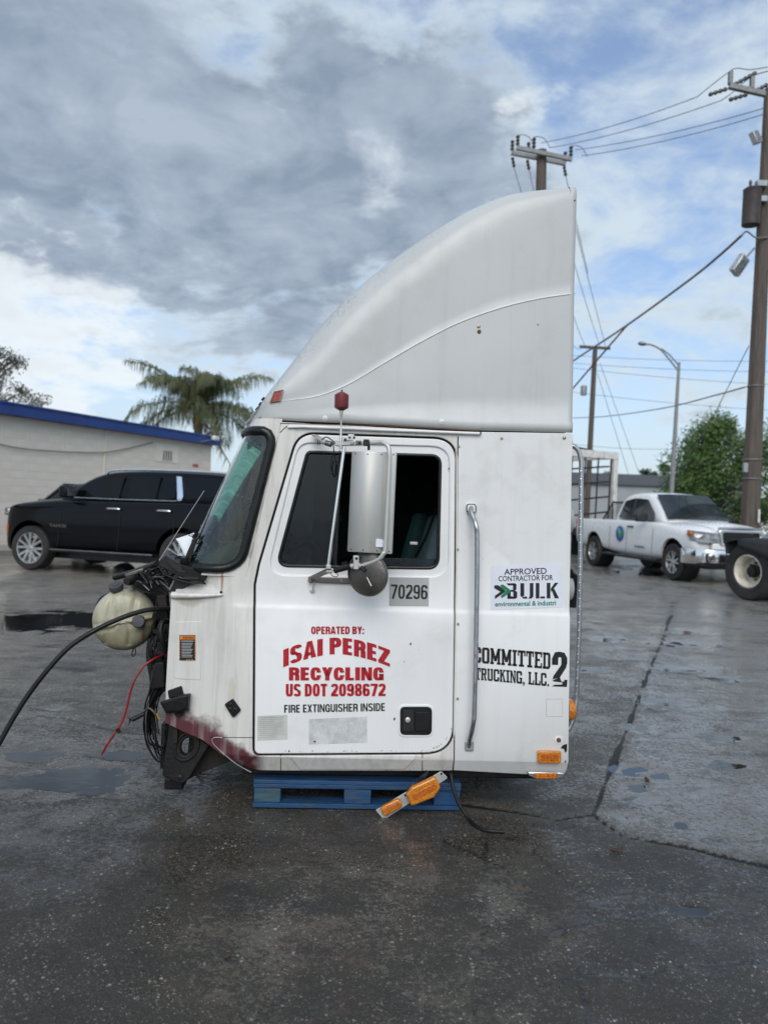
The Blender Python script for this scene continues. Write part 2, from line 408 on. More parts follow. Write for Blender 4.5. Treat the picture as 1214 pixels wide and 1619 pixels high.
M['white_frame'] = mat('white_frame', (.68, .67, .64), .5, var=.08, dirt=(.32, .24, .17), damt=.5, dscale=5)
M['black_bar'] = mat('black_bar', (.015, .015, .016), .55)
M['tarp'] = mat('tarp', (.03, .03, .032), .7, bump=.5, bscale=10)
M['grey_roof'] = mat('grey_roof', (.085, .095, .11), .7, var=.1)
M['grey_wall'] = mat('grey_wall', (.30, .32, .33), .8, var=.08, vscale=.6)
M['block_wall'] = mat('block_wall', (.74, .68, .60), .85, var=.05, vscale=.9, bump=.25, bscale=30, dirt=(.56, .52, .46), dscale=.7, damt=.6)
M['blue_fascia'] = mat('blue_fascia', (.006, .042, .21), .45, var=.12, vscale=1.2, dirt=(.02, .03, .12), damt=.4)
M['roofing'] = mat('roofing', (.25, .25, .25), .8)
M['bark'] = mat('bark', (.10, .08, .065), .9, var=.3, bump=.6, bscale=20)
M['palm_trunk'] = mat('palm_trunk', (.16, .13, .10), .9, var=.25, bump=.6, bscale=10)
M['palm_boot'] = mat('palm_boot', (.24, .10, .035), .8, var=.3)
M['dead_frond'] = mat('dead_frond', (.17, .12, .075), .9, var=.3)
def leafmat(name, c1, c2, trans=.25, vs=1.5):
    m, nt, b, out = newmat(name)
    t = nn(nt, 'ShaderNodeTexCoord'); nz = noise(nt, t.outputs['Object'], vs, 4, .6)
    c = mixc(nt, mrange(nt, nz, .3, .7), c1, c2); nt.links.new(c, b.inputs['Base Color'])
    b.inputs['Roughness'].default_value = .55
    tl = nn(nt, 'ShaderNodeBsdfTranslucent'); nt.links.new(c, tl.inputs[0])
    mx = nn(nt, 'ShaderNodeMixShader'); mx.inputs[0].default_value = trans
    nt.links.new(b.outputs[0], mx.inputs[1]); nt.links.new(tl.outputs[0], mx.inputs[2]); nt.links.new(mx.outputs[0], out.inputs[0])
    return m
M['leaf'] = leafmat('leaf', (.05, .11, .028), (.16, .25, .07), .4, 1.1)
M['leaf_dark'] = leafmat('leaf_dark', (.03, .045, .028), (.05, .07, .04))
M['leaf_grey'] = leafmat('leaf_grey', (.085, .09, .07), (.14, .145, .11), .4)
M['palm_leaf'] = leafmat('palm_leaf', (.13, .155, .075), (.25, .27, .15), .45, .8)
M['glass_ws'] = glass('glass_windscreen', (.48, .82, .68), .9, .02, drops=.8, film=.05)
M['glass_side'] = glass('glass_side', (.34, .46, .55), .42, .02)
def amber(name, col):
    m, nt, b, out = newmat(name)
    t = nn(nt, 'ShaderNodeTexCoord'); vo = nn(nt, 'ShaderNodeTexVoronoi'); vo.inputs['Scale'].default_value = 230
    nt.links.new(t.outputs['Object'], vo.inputs['Vector'])
    c = mixc(nt, mrange(nt, vo.outputs['Distance'], .1, .65), [min(1, x * 1.35) for x in col], [x * .45 for x in col])
    nt.links.new(c, b.inputs['Base Color']); b.inputs['Roughness'].default_value = .14; b.inputs['Coat Weight'].default_value = .6
    b.inputs['Transmission Weight'].default_value = 0.0
    return m
M['amber'] = amber('amber_lens', (.80, .25, .008))
M['amber_dark'] = amber('amber_dark', (.62, .15, .006))
M['red_lens'] = amber('red_lens', (.45, .05, .03))

# ------------------------------------------------------------------ ground: one sheet of old wet asphalt, real dips hold real water
rng = np.random.default_rng(11)
def vnoise(x, y, seed):
    xi = np.floor(x).astype(np.int64); yi = np.floor(y).astype(np.int64); fx = x - xi; fy = y - yi
    fx = fx * fx * (3 - 2 * fx); fy = fy * fy * (3 - 2 * fy)
    def h(a, b):
        n = (a * 374761393 + b * 668265263 + seed * 1274126177) & 0x7fffffff
        n = ((n ^ (n >> 13)) * 1103515245) & 0x7fffffff
        return ((n ^ (n >> 16)) & 0xffff) / 65535.0
    return (h(xi, yi) * (1 - fx) + h(xi + 1, yi) * fx) * (1 - fy) + (h(xi, yi + 1) * (1 - fx) + h(xi + 1, yi + 1) * fx) * fy
def fbm(x, y, seed, o=4):
    s = 0; a = .5
    for i in range(o): s = s + a * (vnoise(x * 2 ** i + 17.3 * i, y * 2 ** i - 9.1 * i, seed + i) - .5) * 2; a *= .5
    return s
def segdist(X, Y, pts):
    d = np.full(X.shape, 1e9)
    for a, b in zip(pts[:-1], pts[1:]):
        ax, ay = a[0], a[1]; bx, by = b[0] - ax, b[1] - ay
        t = np.clip(((X - ax) * bx + (Y - ay) * by) / (bx * bx + by * by), 0, 1)
        d = np.minimum(d, np.hypot(X - ax - t * bx, Y - ay - t * by))
    return d
def axis(fine0, fine1, step, lo, hi, gr):
    a = list(np.arange(fine0, fine1, step)); s = step; x = a[-1]
    while x < hi: s *= gr; x += s; a.append(x)
    s = step; x = a[0]; pre = []
    while x > lo: s *= gr; x -= s; pre.append(x)
    return np.array(pre[::-1] + a)
gx = axis(-2.6, 3.2, .02, -700, 700, 1.035)
gy = [-60, -30, -15, -8, -4, -2, -1, 0, .6, .9]
y = 1.2
while y < 5.2: gy.append(y); y += .02
s = .02
while y < 900: gy.append(y); s *= 1.017; y += s
gy = np.array(gy)
GX, GY = np.meshgrid(gx, gy)
wob = fbm(GX * 5, GY * 5, 3, 3)
joint_a = [G(1063, 952), G(1060, 972), G(1052, 1000), G(1026, 1060), G(1000, 1130), G(972, 1200), G(938, 1290)]
joint_b = [G(560, 1262), G(720, 1272), G(800, 1283), G(880, 1298), G(938, 1292), G(985, 1325), G(1080, 1340), G(1214, 1372), G(1500, 1425)]
crack_c = [G(60, 1132), G(110, 1138), G(150, 1148), G(200, 1158), G(255, 1162)]
crack_d = [G(870, 1475), G(960, 1452), G(1040, 1440), G(1100, 1432), G(1118, 1442)]
crack_e = [G(768, 1335), G(766, 1385), G(772, 1450), G(752, 1540), G(748, 1619)]
crack_f = [G(840, 1345), G(900, 1400), G(985, 1440), G(1040, 1500)]
crack_g = [G(700, 1330), G(790, 1370), G(860, 1430), G(905, 1500), G(930, 1619)]
crack_h = [G(850, 1560), G(940, 1540), G(1010, 1548), G(1060, 1530), G(1214, 1522)]
Hh = .006 * fbm(GX * .55, GY * .55, 21, 3) + .0055 * fbm(GX * 1.9, GY * 1.9, 31, 4) + .0040 * fbm(GX * 8, GY * 11, 41, 4) + .0026 * fbm(GX * 21, GY * 26, 45, 2)
tone = np.zeros(GX.shape); thin = np.zeros(GX.shape)
for pts, w, dep in ((joint_a, .018, .0055), (joint_b, .017, .009), (crack_c, .012, .011), (crack_d, .012, .010), (crack_e, .010, .003), (crack_f, .010, .004), (crack_g, .010, .004), (crack_h, .011, .006)):
    d = np.abs(segdist(GX, GY, pts) + (.020 * fbm(GX * 2.2, GY * 2.2, 57, 4) if w > .015 else 0)) + wob * w * .8
    k = np.exp(-(np.maximum(d, 0) / w) ** 2)
    Hh -= dep * k
    if w > .015: tone = np.maximum(tone, k)
    else: thin = np.maximum(thin, k)
    if w > .015:                                   # broken, worn shoulder beside the joints
        k2 = np.exp(-(np.maximum(d, 0) / (w * 3.4)) ** 2); Hh += .004 * k2 * (1 - k); tone = np.maximum(tone, .35 * k2)
# shallow dips that hold the puddles seen in the lot: (pixel, half axes in pixels, depth)
for cx, cy, ax_, ay_, dep in ((200, 1192, 60, 7, .013), (120, 1235, 120, 26, .008), (60, 980, 110, 16, .012), (20, 985, 80, 14, .012), 
                              (1040, 1225, 34, 9, .013), (1072, 1303, 16, 7, .014), (1000, 1262, 40, 8, .009), (1095, 1060, 60, 7, .010), (1010, 1150, 22, 8, .010), (1120, 1165, 60, 8, .008),
                              (990, 1290, 26, 8, .010), (200, 1294, 14, 5, .011), (1080, 1020, 60, 6, .009), (1085, 1438, 26, 5, .010),
                              (990, 1215, 30, 9, .012), (1150, 1210, 40, 7, .010), (1050, 1110, 40, 6, .010), (1150, 1075, 40, 5, .010), (1085, 1000, 40, 4, .010), (960, 1010, 30, 5, .010), (945, 1060, 30, 5, .009), (1010, 1245, 20, 6, .012), (60, 1195, 50, 8, .010), (85, 1120, 30, 4, .009), (240, 895, 60, 7, .012), (1010, 905, 60, 5, .008)):
    c = G(cx, cy); e1 = (G(cx + ax_, cy) - c).length; e2 = abs(G(cx, cy + ay_).y - c.y) + .01
    rr = np.sqrt(((GX - c.x) / e1) ** 2 + ((GY - c.y) / e2) ** 2) + .75 * fbm(GX * 4.3, GY * 6.5, 77, 5) + .55 * fbm(GX * 13, GY * 22, 79, 3)
    Hh -= (dep + .007) * np.clip(1.3 - rr, 0, 1) ** .8
far = np.clip((np.hypot(GX, GY) - 40) / 60, 0, 1)
jx = np.interp(GY, sorted(p.y for p in joint_a), [p.x for p in sorted(joint_a, key=lambda q: q.y)]); jy = np.interp(GX, [p.x for p in joint_b], [p.y for p in joint_b])
Hh = Hh + .004 * np.clip((GX - jx + .02 * fbm(GX * 2.2, GY * 2.2, 57, 4)) / .03, 0, 1) * np.clip((GY - jy) / .03, 0, 1) * np.clip((12 - GY) / 3, 0, 1)
Hh = Hh * (1 - far) + .012 * far
under = (GX > -1.1) & (GX < .9) & (GY > 3.5) & (GY < 5.3)
GZ = Hh + .004
nx_, ny_ = len(gx), len(gy)
verts = np.stack([GX.ravel(), GY.ravel(), GZ.ravel()], 1)
ii = (np.arange(ny_ - 1)[:, None] * nx_ + np.arange(nx_ - 1)[None, :]).ravel()
quads = np.stack([ii, ii + 1, ii + 1 + nx_, ii + nx_], 1)
me = bpy.data.meshes.new('ground'); me.vertices.add(len(verts)); me.vertices.foreach_set('co', verts.ravel())
me.loops.add(quads.size); me.loops.foreach_set('vertex_index', quads.ravel().astype(np.int32))
me.polygons.add(len(quads)); me.polygons.foreach_set('loop_start', np.arange(0, quads.size, 4, dtype=np.int32))
me.update(calc_edges=True); me.validate()
at = me.attributes.new('seam', 'FLOAT', 'POINT'); at.data.foreach_set('value', tone.ravel().astype(np.float32))
# the slab beyond the two joints is tighter paving, its paleness partly painted wet sheen
ja = np.interp(GY, [p.y for p in reversed([p for p in joint_a])][::-1] if False else sorted(p.y for p in joint_a), [p.x for p in sorted(joint_a, key=lambda q: q.y)])
pale = np.clip((GY - 3.2 - .5 * fbm(GX * .9, GY * .9, 91, 4)) / 1.6, 0, 1)  # paler away from the camera: grazing wet sheen painted as colour
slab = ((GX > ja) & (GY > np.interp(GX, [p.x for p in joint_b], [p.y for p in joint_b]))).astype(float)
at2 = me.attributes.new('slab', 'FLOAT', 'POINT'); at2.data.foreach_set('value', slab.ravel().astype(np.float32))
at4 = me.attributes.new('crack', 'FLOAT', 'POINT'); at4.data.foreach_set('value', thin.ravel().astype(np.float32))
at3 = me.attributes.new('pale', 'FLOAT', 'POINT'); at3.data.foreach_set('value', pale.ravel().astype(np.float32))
m, nt, b, out = newmat('wet_asphalt')
geo = nn(nt, 'ShaderNodeNewGeometry'); pos = geo.outputs['Position']
seam = nn(nt, 'ShaderNodeAttribute', attribute_name='seam').outputs['Fac']
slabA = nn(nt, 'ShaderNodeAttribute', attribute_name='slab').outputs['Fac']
paleSheenA = nn(nt, 'ShaderNodeAttribute', attribute_name='pale').outputs['Fac']
sx = nn(nt, 'ShaderNodeSeparateXYZ'); nt.links.new(pos, sx.inputs[0]); zz = sx.outputs[2]
na = noise(nt, pos, .8, 6, .6, .4); nb = noise(nt, pos, 5, 6, .65); nc_ = noise(nt, pos, 45, 5, .7); nd_ = noise(nt, pos, 160, 3, .7)
flat = mapping(nt, pos, (1, 1, 0))
nf_ = noise(nt, pos, 330, 2, .7)
c = mixc(nt, mrange(nt, nb, .3, .7), (.030, .024, .0175), (.060, .050, .037))
c = mixc(nt, mth(nt, 'MULTIPLY', mrange(nt, na, .42, .68), .5), c, (.046, .038, .028))
farSheenA = mrange(nt, sx.outputs[1], 4.5, 11.0, 0, 1, True)  # far tone: sky reflection on wet asphalt, painted into the base colour
c = mixc(nt, mth(nt, 'MULTIPLY', paleSheenA, mrange(nt, nb, .3, .7, .45, .85)), c, (.215, .196, .168))
c = mixc(nt, mth(nt, 'MULTIPLY', farSheenA, mrange(nt, mth(nt, 'ADD', mth(nt, 'MULTIPLY', na, .6), mth(nt, 'MULTIPLY', nb, .4)), .40, .60, .25, .95)), c, (.44, .405, .35))
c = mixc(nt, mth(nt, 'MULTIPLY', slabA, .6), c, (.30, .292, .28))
# fine texture: black pits between the grains, pale grains
c = mixc(nt, mth(nt, 'MULTIPLY', mrange(nt, nd_, .40, .52, 1, 0), .75), c, mixc(nt, 1.0, c, (.25, .25, .25), 'MULTIPLY'))
c = mixc(nt, mth(nt, 'MULTIPLY', mrange(nt, nf_, .56, .70), .45), c, (.15, .145, .135))
c = mixc(nt, mth(nt, 'MULTIPLY', mrange(nt, nc_, .52, .72), .5), c, (.10, .096, .088))
tracks = noise(nt, mapping(nt, pos, (.9, 5.5, 1)), 1.0, 5, .6, .5)
c = mixc(nt, mth(nt, 'MULTIPLY', mrange(nt, tracks, .50, .66), .45), c, (.018, .017, .0155))
# exposed stones
vo = nn(nt, 'ShaderNodeTexVoronoi'); vo.inputs['Scale'].default_value = 62; nt.links.new(flat, vo.inputs['Vector'])
vo2 = nn(nt, 'ShaderNodeTexVoronoi'); vo2.inputs['Scale'].default_value = 150; nt.links.new(flat, vo2.inputs['Vector'])
sc1 = nn(nt, 'ShaderNodeSeparateColor'); nt.links.new(vo.outputs['Color'], sc1.inputs[0])
sc2 = nn(nt, 'ShaderNodeSeparateColor'); nt.links.new(vo2.outputs['Color'], sc2.inputs[0])
stone = mth(nt, 'MULTIPLY', mth(nt, 'LESS_THAN', vo.outputs['Distance'], mrange(nt, sc1.outputs[0], .74, 1.0, 0.0, .40)), mrange(nt, nb, .38, .6, .15, 1))
stone2 = mth(nt, 'MULTIPLY', mth(nt, 'LESS_THAN', vo2.outputs['Distance'], mrange(nt, sc2.outputs[0], .55, 1.0, 0.0, .5)), mrange(nt, nb, .36, .62, .2, 1))
stn = mth(nt, 'MAXIMUM', stone, mth(nt, 'MULTIPLY', stone2, .75))
stn = mth(nt, 'MULTIPLY', stn, mth(nt, 'SUBTRACT', 1.0, mth(nt, 'MULTIPLY', slabA, .7)))
scol = mixc(nt, sc2.outputs[1], (.20, .19, .17), (.62, .58, .51))
c = mixc(nt, mth(nt, 'MULTIPLY', stn, .95), c, scol)
gravel = mixc(nt, mrange(nt, nd_, .35, .65), (.03, .027, .022), (.20, .185, .155))
core = mrange(nt, mth(nt, 'ADD', seam, mth(nt, 'MULTIPLY', mth(nt, 'SUBTRACT', nc_, .5), .5)), .46, .72, 0, 1)
c = mixc(nt, mth(nt, 'MULTIPLY', mth(nt, 'MINIMUM', mth(nt, 'MULTIPLY', seam, 2.2), 1.0), mrange(nt, nc_, .35, .6, .35, .95)), c, gravel)
c = mixc(nt, core, c, (.008, .0075, .007))
crk = nn(nt, 'ShaderNodeAttribute', attribute_name='crack').outputs['Fac']
c = mixc(nt, mth(nt, 'MULTIPLY', mrange(nt, mth(nt, 'ADD', crk, mth(nt, 'MULTIPLY', mth(nt, 'SUBTRACT', nc_, .5), .8)), .35, .75), .8), c, (.010, .009, .008))
oil = mrange(nt, noise(nt, mapping(nt, pos, (1, 1, 1), (4, 9, 0)), 1.7, 5, .6, .6), .60, .70)
c = mixc(nt, mth(nt, 'MULTIPLY', oil, .7), c, (.010, .0095, .009))
wet = mrange(nt, zz, -.004, .006, 1, 0, True)
film = mrange(nt, mth(nt, 'ADD', na, mth(nt, 'MULTIPLY', nb, .5)), .5, .9)
wetm = mth(nt, 'MAXIMUM', wet, mth(nt, 'MULTIPLY', film, .8))
c = mixc(nt, mth(nt, 'MULTIPLY', wetm, .35), c, mixc(nt, 1.0, c, (.55, .55, .55), 'MULTIPLY'))
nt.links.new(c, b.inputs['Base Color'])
# water stands in the pores: below the film level the relief is flat and mirror-smooth
hh = mth(nt, 'ADD', nc_, mth(nt, 'MULTIPLY', nd_, .6)); hh = mth(nt, 'ADD', hh, mth(nt, 'MULTIPLY', stn, .2)); hh = mth(nt, 'ADD', hh, mth(nt, 'MULTIPLY', nf_, .25))
lvl = mth(nt, 'ADD', mrange(nt, mth(nt, 'ADD', mth(nt, 'MULTIPLY', na, .6), mth(nt, 'MULTIPLY', nb, .4)), .38, .62, .74, 1.0), mth(nt, 'MULTIPLY', mth(nt, 'MAXIMUM', slabA, mth(nt, 'MULTIPLY', paleSheenA, .6)), .06))
lvl = mth(nt, 'ADD', lvl, mth(nt, 'MULTIPLY', wet, .2))
lvl = mth(nt, 'SUBTRACT', lvl, mth(nt, 'MULTIPLY', core, .4))
fl = mth(nt, 'MULTIPLY', mrange(nt, mth(nt, 'SUBTRACT', lvl, hh), -.03, .03, 0, 1, True), mth(nt, 'SUBTRACT', 1.0, mth(nt, 'MULTIPLY', stn, .8)))
rg = mrange(nt, nb, .3, .7, .42, .58)
rg = mth(nt, 'ADD', mth(nt, 'MULTIPLY', rg, mth(nt, 'SUBTRACT', 1.0, fl)), mth(nt, 'MULTIPLY', fl, .11))
nt.links.new(rg, b.inputs['Roughness'])
b.inputs['Specular IOR Level'].default_value = .5
bp = nn(nt, 'ShaderNodeBump', i_Strength=1.0, i_Distance=.016)
nt.links.new(mth(nt, 'MAXIMUM', hh, lvl), bp.inputs['Height']); nt.links.new(bp.outputs[0], b.inputs['Normal'])
M['asphalt'] = m
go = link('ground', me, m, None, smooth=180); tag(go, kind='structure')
# standing water: one level sheet that only shows where the asphalt dips below it
m, nt, b, out = newmat('water')
b.inputs['Base Color'].default_value = (.012, .012, .012, 1); b.inputs['Roughness'].default_value = .04; b.inputs['Specular IOR Level'].default_value = .55
geo = nn(nt, 'ShaderNodeNewGeometry'); bp = nn(nt, 'ShaderNodeBump', i_Strength=.06, i_Distance=.01)
nt.links.new(noise(nt, geo.outputs['Position'], 14, 3), bp.inputs['Height']); nt.links.new(bp.outputs[0], b.inputs['Normal'])
WATER_Z = -.0062
wm = MB(); wm.add([(-14, 1.2, WATER_Z), (14, 1.2, WATER_Z), (14, 24, WATER_Z), (-14, 24, WATER_Z)], [(0, 1, 2, 3)])
tag(wm.build('puddle_water', m, None, smooth=0), kind='structure')

# ------------------------------------------------------------------ the truck cab
D0, YAW, CW = 3.66, R(3.0), 2.0
EX, EN = Vector((math.cos(YAW), math.sin(YAW), 0)), Vector((-math.sin(YAW), math.cos(YAW), 0))
def C(px, py, v=0.0):
    """pixel of the photograph -> cab coordinates (along, across, up) on the plane v metres behind the near side"""
    d = ray(px, py); t = (v + EN.y * D0) / EN.dot(d)
    p = Vector((d.x * t, d.y * t - D0, CAM_H + d.z * t))
    return Vector((EX.dot(p), v, p.z))
def C2(px, py, v=0.0):
    c = C(px, py, v); return (c.x, c.z)
def cpoly(pts, v=0.0): return [C2(p[0], p[1], v) for p in pts]
cab = empty('truck_cab', (0, D0, 0), YAW)
tag(cab, 'white cut-off semi truck cab with tall roof fairing standing on blue pallet', 'truck cab')

# paint of the cab: white enamel with rain streaks, chalky patches and small chips
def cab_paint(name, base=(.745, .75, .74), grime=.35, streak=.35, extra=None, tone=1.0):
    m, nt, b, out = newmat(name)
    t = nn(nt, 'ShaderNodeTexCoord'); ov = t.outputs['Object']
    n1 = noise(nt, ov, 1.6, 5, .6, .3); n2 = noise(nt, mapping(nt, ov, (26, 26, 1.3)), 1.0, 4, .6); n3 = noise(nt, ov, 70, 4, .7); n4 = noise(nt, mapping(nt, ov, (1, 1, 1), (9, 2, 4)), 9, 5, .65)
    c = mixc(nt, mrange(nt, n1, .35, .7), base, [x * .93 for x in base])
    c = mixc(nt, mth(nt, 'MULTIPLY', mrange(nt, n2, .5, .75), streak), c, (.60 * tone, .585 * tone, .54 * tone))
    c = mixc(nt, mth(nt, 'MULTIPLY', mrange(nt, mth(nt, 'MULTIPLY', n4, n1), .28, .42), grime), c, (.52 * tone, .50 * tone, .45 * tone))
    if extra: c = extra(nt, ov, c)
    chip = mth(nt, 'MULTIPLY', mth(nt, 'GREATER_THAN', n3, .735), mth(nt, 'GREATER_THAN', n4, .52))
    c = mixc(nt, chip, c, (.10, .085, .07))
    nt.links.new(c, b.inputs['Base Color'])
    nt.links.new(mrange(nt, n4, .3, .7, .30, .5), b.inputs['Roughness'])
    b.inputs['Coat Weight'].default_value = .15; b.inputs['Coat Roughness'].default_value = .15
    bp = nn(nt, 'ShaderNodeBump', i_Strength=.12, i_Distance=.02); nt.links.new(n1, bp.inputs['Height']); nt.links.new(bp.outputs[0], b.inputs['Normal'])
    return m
def spot(nt, ov, px, py, rad, amp=.6, nscale=14, sx=1.0, sz=1.0):
    """soft paint mist or stain round one place on the panel, broken up by noise"""
    c = C(px, py); s = nn(nt, 'ShaderNodeSeparateXYZ'); nt.links.new(ov, s.inputs[0])
    dx = mth(nt, 'DIVIDE', mth(nt, 'SUBTRACT', s.outputs[0], c.x), rad * sx); dz = mth(nt, 'DIVIDE', mth(nt, 'SUBTRACT', s.outputs[2], c.z), rad * sz)
    d = mth(nt, 'SQRT', mth(nt, 'ADD', mth(nt, 'MULTIPLY', dx, dx), mth(nt, 'MULTIPLY', dz, dz)))
    d = mth(nt, 'ADD', d, mth(nt, 'MULTIPLY', mth(nt, 'SUBTRACT', noise(nt, ov, nscale, 4, .6), .5), amp * 2))
    return mrange(nt, d, .55, 1.1, 1, 0, True)
def cowl_extra(nt, ov, c):
    st = noise(nt, mapping(nt, ov, (20, 20, 1.5), (2, 0, 0)), 1.0, 8, .72, .6)
    c = mixc(nt, mth(nt, 'MULTIPLY', mrange(nt, st, .46, .7), .5), c, (.38, .355, .31))
    c = mixc(nt, mth(nt, 'MULTIPLY', spot(nt, ov, 350, 1000, .10, .7, 9, .25, 2.2), .40), c, (.42, .42, .40))
    c = mixc(nt, mth(nt, 'MULTIPLY', spot(nt, ov, 300, 950, .06, .7, 20, 1.3, .5), .5), c, (.34, .28, .2))
    # maroon primer mist along the cut lower edge of the wing, streaked upwards
    sp_ = nn(nt, 'ShaderNodeSeparateXYZ'); nt.links.new(ov, sp_.inputs[0])
    pA, pB = C(262, 1146), C(402, 1224); kz = (pB.z - pA.z) / (pB.x - pA.x)
    hgt = mth(nt, 'SUBTRACT', mth(nt, 'SUBTRACT', sp_.outputs[2], pA.z), mth(nt, 'MULTIPLY', mth(nt, 'SUBTRACT', sp_.outputs[0], pA.x), kz))
    n5 = noise(nt, mapping(nt, ov, (1, 1, 1), (1, 5, 2)), 7, 5, .6); n6 = noise(nt, mapping(nt, ov, (30, 30, 2)), 1.0, 3, .6)
    top_ = mth(nt, 'ADD', .055, mth(nt, 'ADD', mth(nt, 'MULTIPLY', mrange(nt, n5, .35, .65), .10), mth(nt, 'MULTIPLY', n6, .02)))
    red = mrange(nt, mth(nt, 'DIVIDE', hgt, top_), .60, 1.25, 1, 0, True)
    red = mth(nt, 'MULTIPLY', red, mrange(nt, sp_.outputs[0], C(400, 1200).x, C(425, 1200).x, 1, 0, True))
    red = mth(nt, 'MULTIPLY', red, mrange(nt, n6, .28, .5, .72, 1))
    c = mixc(nt, mth(nt, 'MULTIPLY', red, .97), c, (.075, .003, .014))
    rs = spot(nt, ov, 351, 916, .075, .25, 60, .10, 1.0)
    c = mixc(nt, mth(nt, 'MULTIPLY', rs, .75), c, (.33, .15, .045))
    rs = spot(nt, ov, 366, 1100, .09, .5, 40, .25, 1.0)
    return mixc(nt, mth(nt, 'MULTIPLY', rs, .35), c, (.45, .36, .24))
def nose_grime(nt, ov, c):
    g_ = nn(nt, 'ShaderNodeNewGeometry'); s_ = nn(nt, 'ShaderNodeSeparateXYZ'); nt.links.new(g_.outputs['Normal'], s_.inputs[0])
    face = mrange(nt, s_.outputs[0], -.22, -.62, 0, 1, True)            # bugs and road film stick where the shell meets the wind
    sp = noise(nt, mapping(nt, ov, (1, 1, .6)), 85, 4, .75); pt = noise(nt, ov, 6, 4, .6)
    c = mixc(nt, mth(nt, 'MULTIPLY', mth(nt, 'MULTIPLY', face, mrange(nt, sp, .50, .60)), mrange(nt, pt, .40, .62, .15, .75)), c, (.20, .21, .23))
    sx_ = noise(nt, mapping(nt, ov, (14, 14, .7), (3, 1, 8)), 1.0, 6, .7); c = mixc(nt, mth(nt, 'MULTIPLY', mrange(nt, sx_, .55, .72), .22), c, (.33, .33, .31))
    dp = noise(nt, mapping(nt, ov, (1, 1, 1), (2, 2, 2)), 120, 2, .6); return mixc(nt, mth(nt, 'MULTIPLY', mth(nt, 'GREATER_THAN', dp, .76), .6), c, (.16, .14, .12))
M['cab_white'] = cab_paint('cab_white')
M['door_white'] = cab_paint('door_white', (.79, .79, .78), grime=.22, streak=.12)
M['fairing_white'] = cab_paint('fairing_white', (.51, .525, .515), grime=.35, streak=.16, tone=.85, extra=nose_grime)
M['cowl_white'] = cab_paint('cowl_white', (.69, .675, .635), grime=.5, streak=.5, extra=cowl_extra)
M['sill_white'] = cab_paint('sill_white', (.72, .71, .68), grime=.35, streak=.3, extra=cowl_extra)

# shape of the near side: the upper body stands 10 mm proud of the lower, the sill turns under
Z_CR1, Z_CR2, Z_TURN = C(560, 957).z, C(560, 967).z, C(600, 1198).z
U_A, U_B = C(345, 965).x, C(385, 965).x
def side_map(u, z):
    k = min(max((u - U_A) / (U_B - U_A), 0), 1); k = k * k * (3 - 2 * k)
    f = min(max((Z_CR1 - z) / (Z_CR1 - Z_CR2), 0), 1); v = -.011 * f * k
    if z < Z_TURN: v += (Z_TURN - z) * .55
    return v
CUTS = [((0, 0, z), (0, 0, 1)) for z in (Z_CR1, (Z_CR1 + Z_CR2) / 2, Z_CR2, Z_TURN, Z_TURN - .006)]
CUTS_F = CUTS + [((U_A + (U_B - U_A) * k / 6, 0, 0), (1, 0, 0)) for k in range(7)]
def S(px, py, lift=0.0):
    """point on the near side skin under a pixel, lifted towards the camera"""
    c = C(px, py, 0); v = side_map(c.x, c.z)
    c = C(px, py, v - lift); return c

door_px = fillet([(403, 1191, 9), (714.5, 1189, 44), (717.5, 990), (720, 695, 36), (472.5, 686, 34), (411, 893, 18), (404.5, 925, 14)], 9)
win_px = fillet([(485, 713, 10), (698, 719, 17), (694, 900, 19), (436, 896, 17)], 8)
rec_px = fillet([(473, 700, 24), (711, 706.5, 30), (708, 912, 30), (422, 909, 26)], 8)
DW = cpoly(door_px); WN = cpoly(win_px); RC = cpoly(rec_px)
# front side panel: A pillar, header over the door, rocker; the door hole is cut out of it
side_px = [(443, 667), (723, 682), (721.5, 900), (716.5, 1195), (716, 1221), (672, 1222), (446, 1222.5), (410, 1222), (397, 1219), (374, 1206), (345, 1189), (320, 1170), (290, 1157), (261.5, 1143),
           (262.5, 1085), (265, 1040), (268.5, 985), (271, 945), (277, 938.5), (349, 942), (379, 903), (389, 888), (401, 840), (416, 780), (429, 726), (436, 690)]
DH = offs(DW, .0105)
plate('side_panel', cpoly(side_px), M['cowl_white'], cab, 0, .02, .0025, [DH], side_map, CUTS_F)
plate('door_jamb', offs(DH, .004), M['black_rubber'], cab, .026, .01, 0, [offs(DW, -.05)], side_map, CUTS_F)
door = plate('door', DW, M['door_white'], cab, 0, .022, .006, [RC], side_map, CUTS_F, bres=3)
plate('window_recess', offs(RC, .008), M['door_white'], door, .010, .012, .003, [WN], None)
# sleeper side panel
rear_px = fillet([(725, 682.3), (904.5, 685), (900, 960), (897, 1218, 10), (893, 1231.5, 8), (800, 1226), (718, 1220.5), (718.6, 1150), (723.5, 820)], 6)
plate('sleeper_panel', cpoly(rear_px), M['cab_white'], cab, 0, .02, .003, [], side_map, CUTS)
# seams of the rocker
for x0, x1, y0, y1 in ((443.5, 444.5, 1193, 1222), (667, 668, 1190, 1221)):
    q = [S(x0 - .3, y0, .0012), S(x1, y0, .0012), S(x1, y1, .0012), S(x0 - .3, y1, .0012)]
    mb = MB(); mb.loft([[S(x0, y0 + (y1 - y0) * k / 8, .0012), S(x1, y0 + (y1 - y0) * k / 8, .0012)] for k in range(9)], closed=False, caps=False); mb.build('rocker_seam', M['black_rubber'], cab, 0)
mb = MB(); mb.loft([[S(332 + 68 * k / 8, 1165.3 + .4 * k / 8, .0012), S(332 + 68 * k / 8, 1166.3 + .4 * k / 8, .0012)] for k in range(9)], closed=False, caps=False); mb.build('cowl_seam', M['black_rubber'], cab, 0)
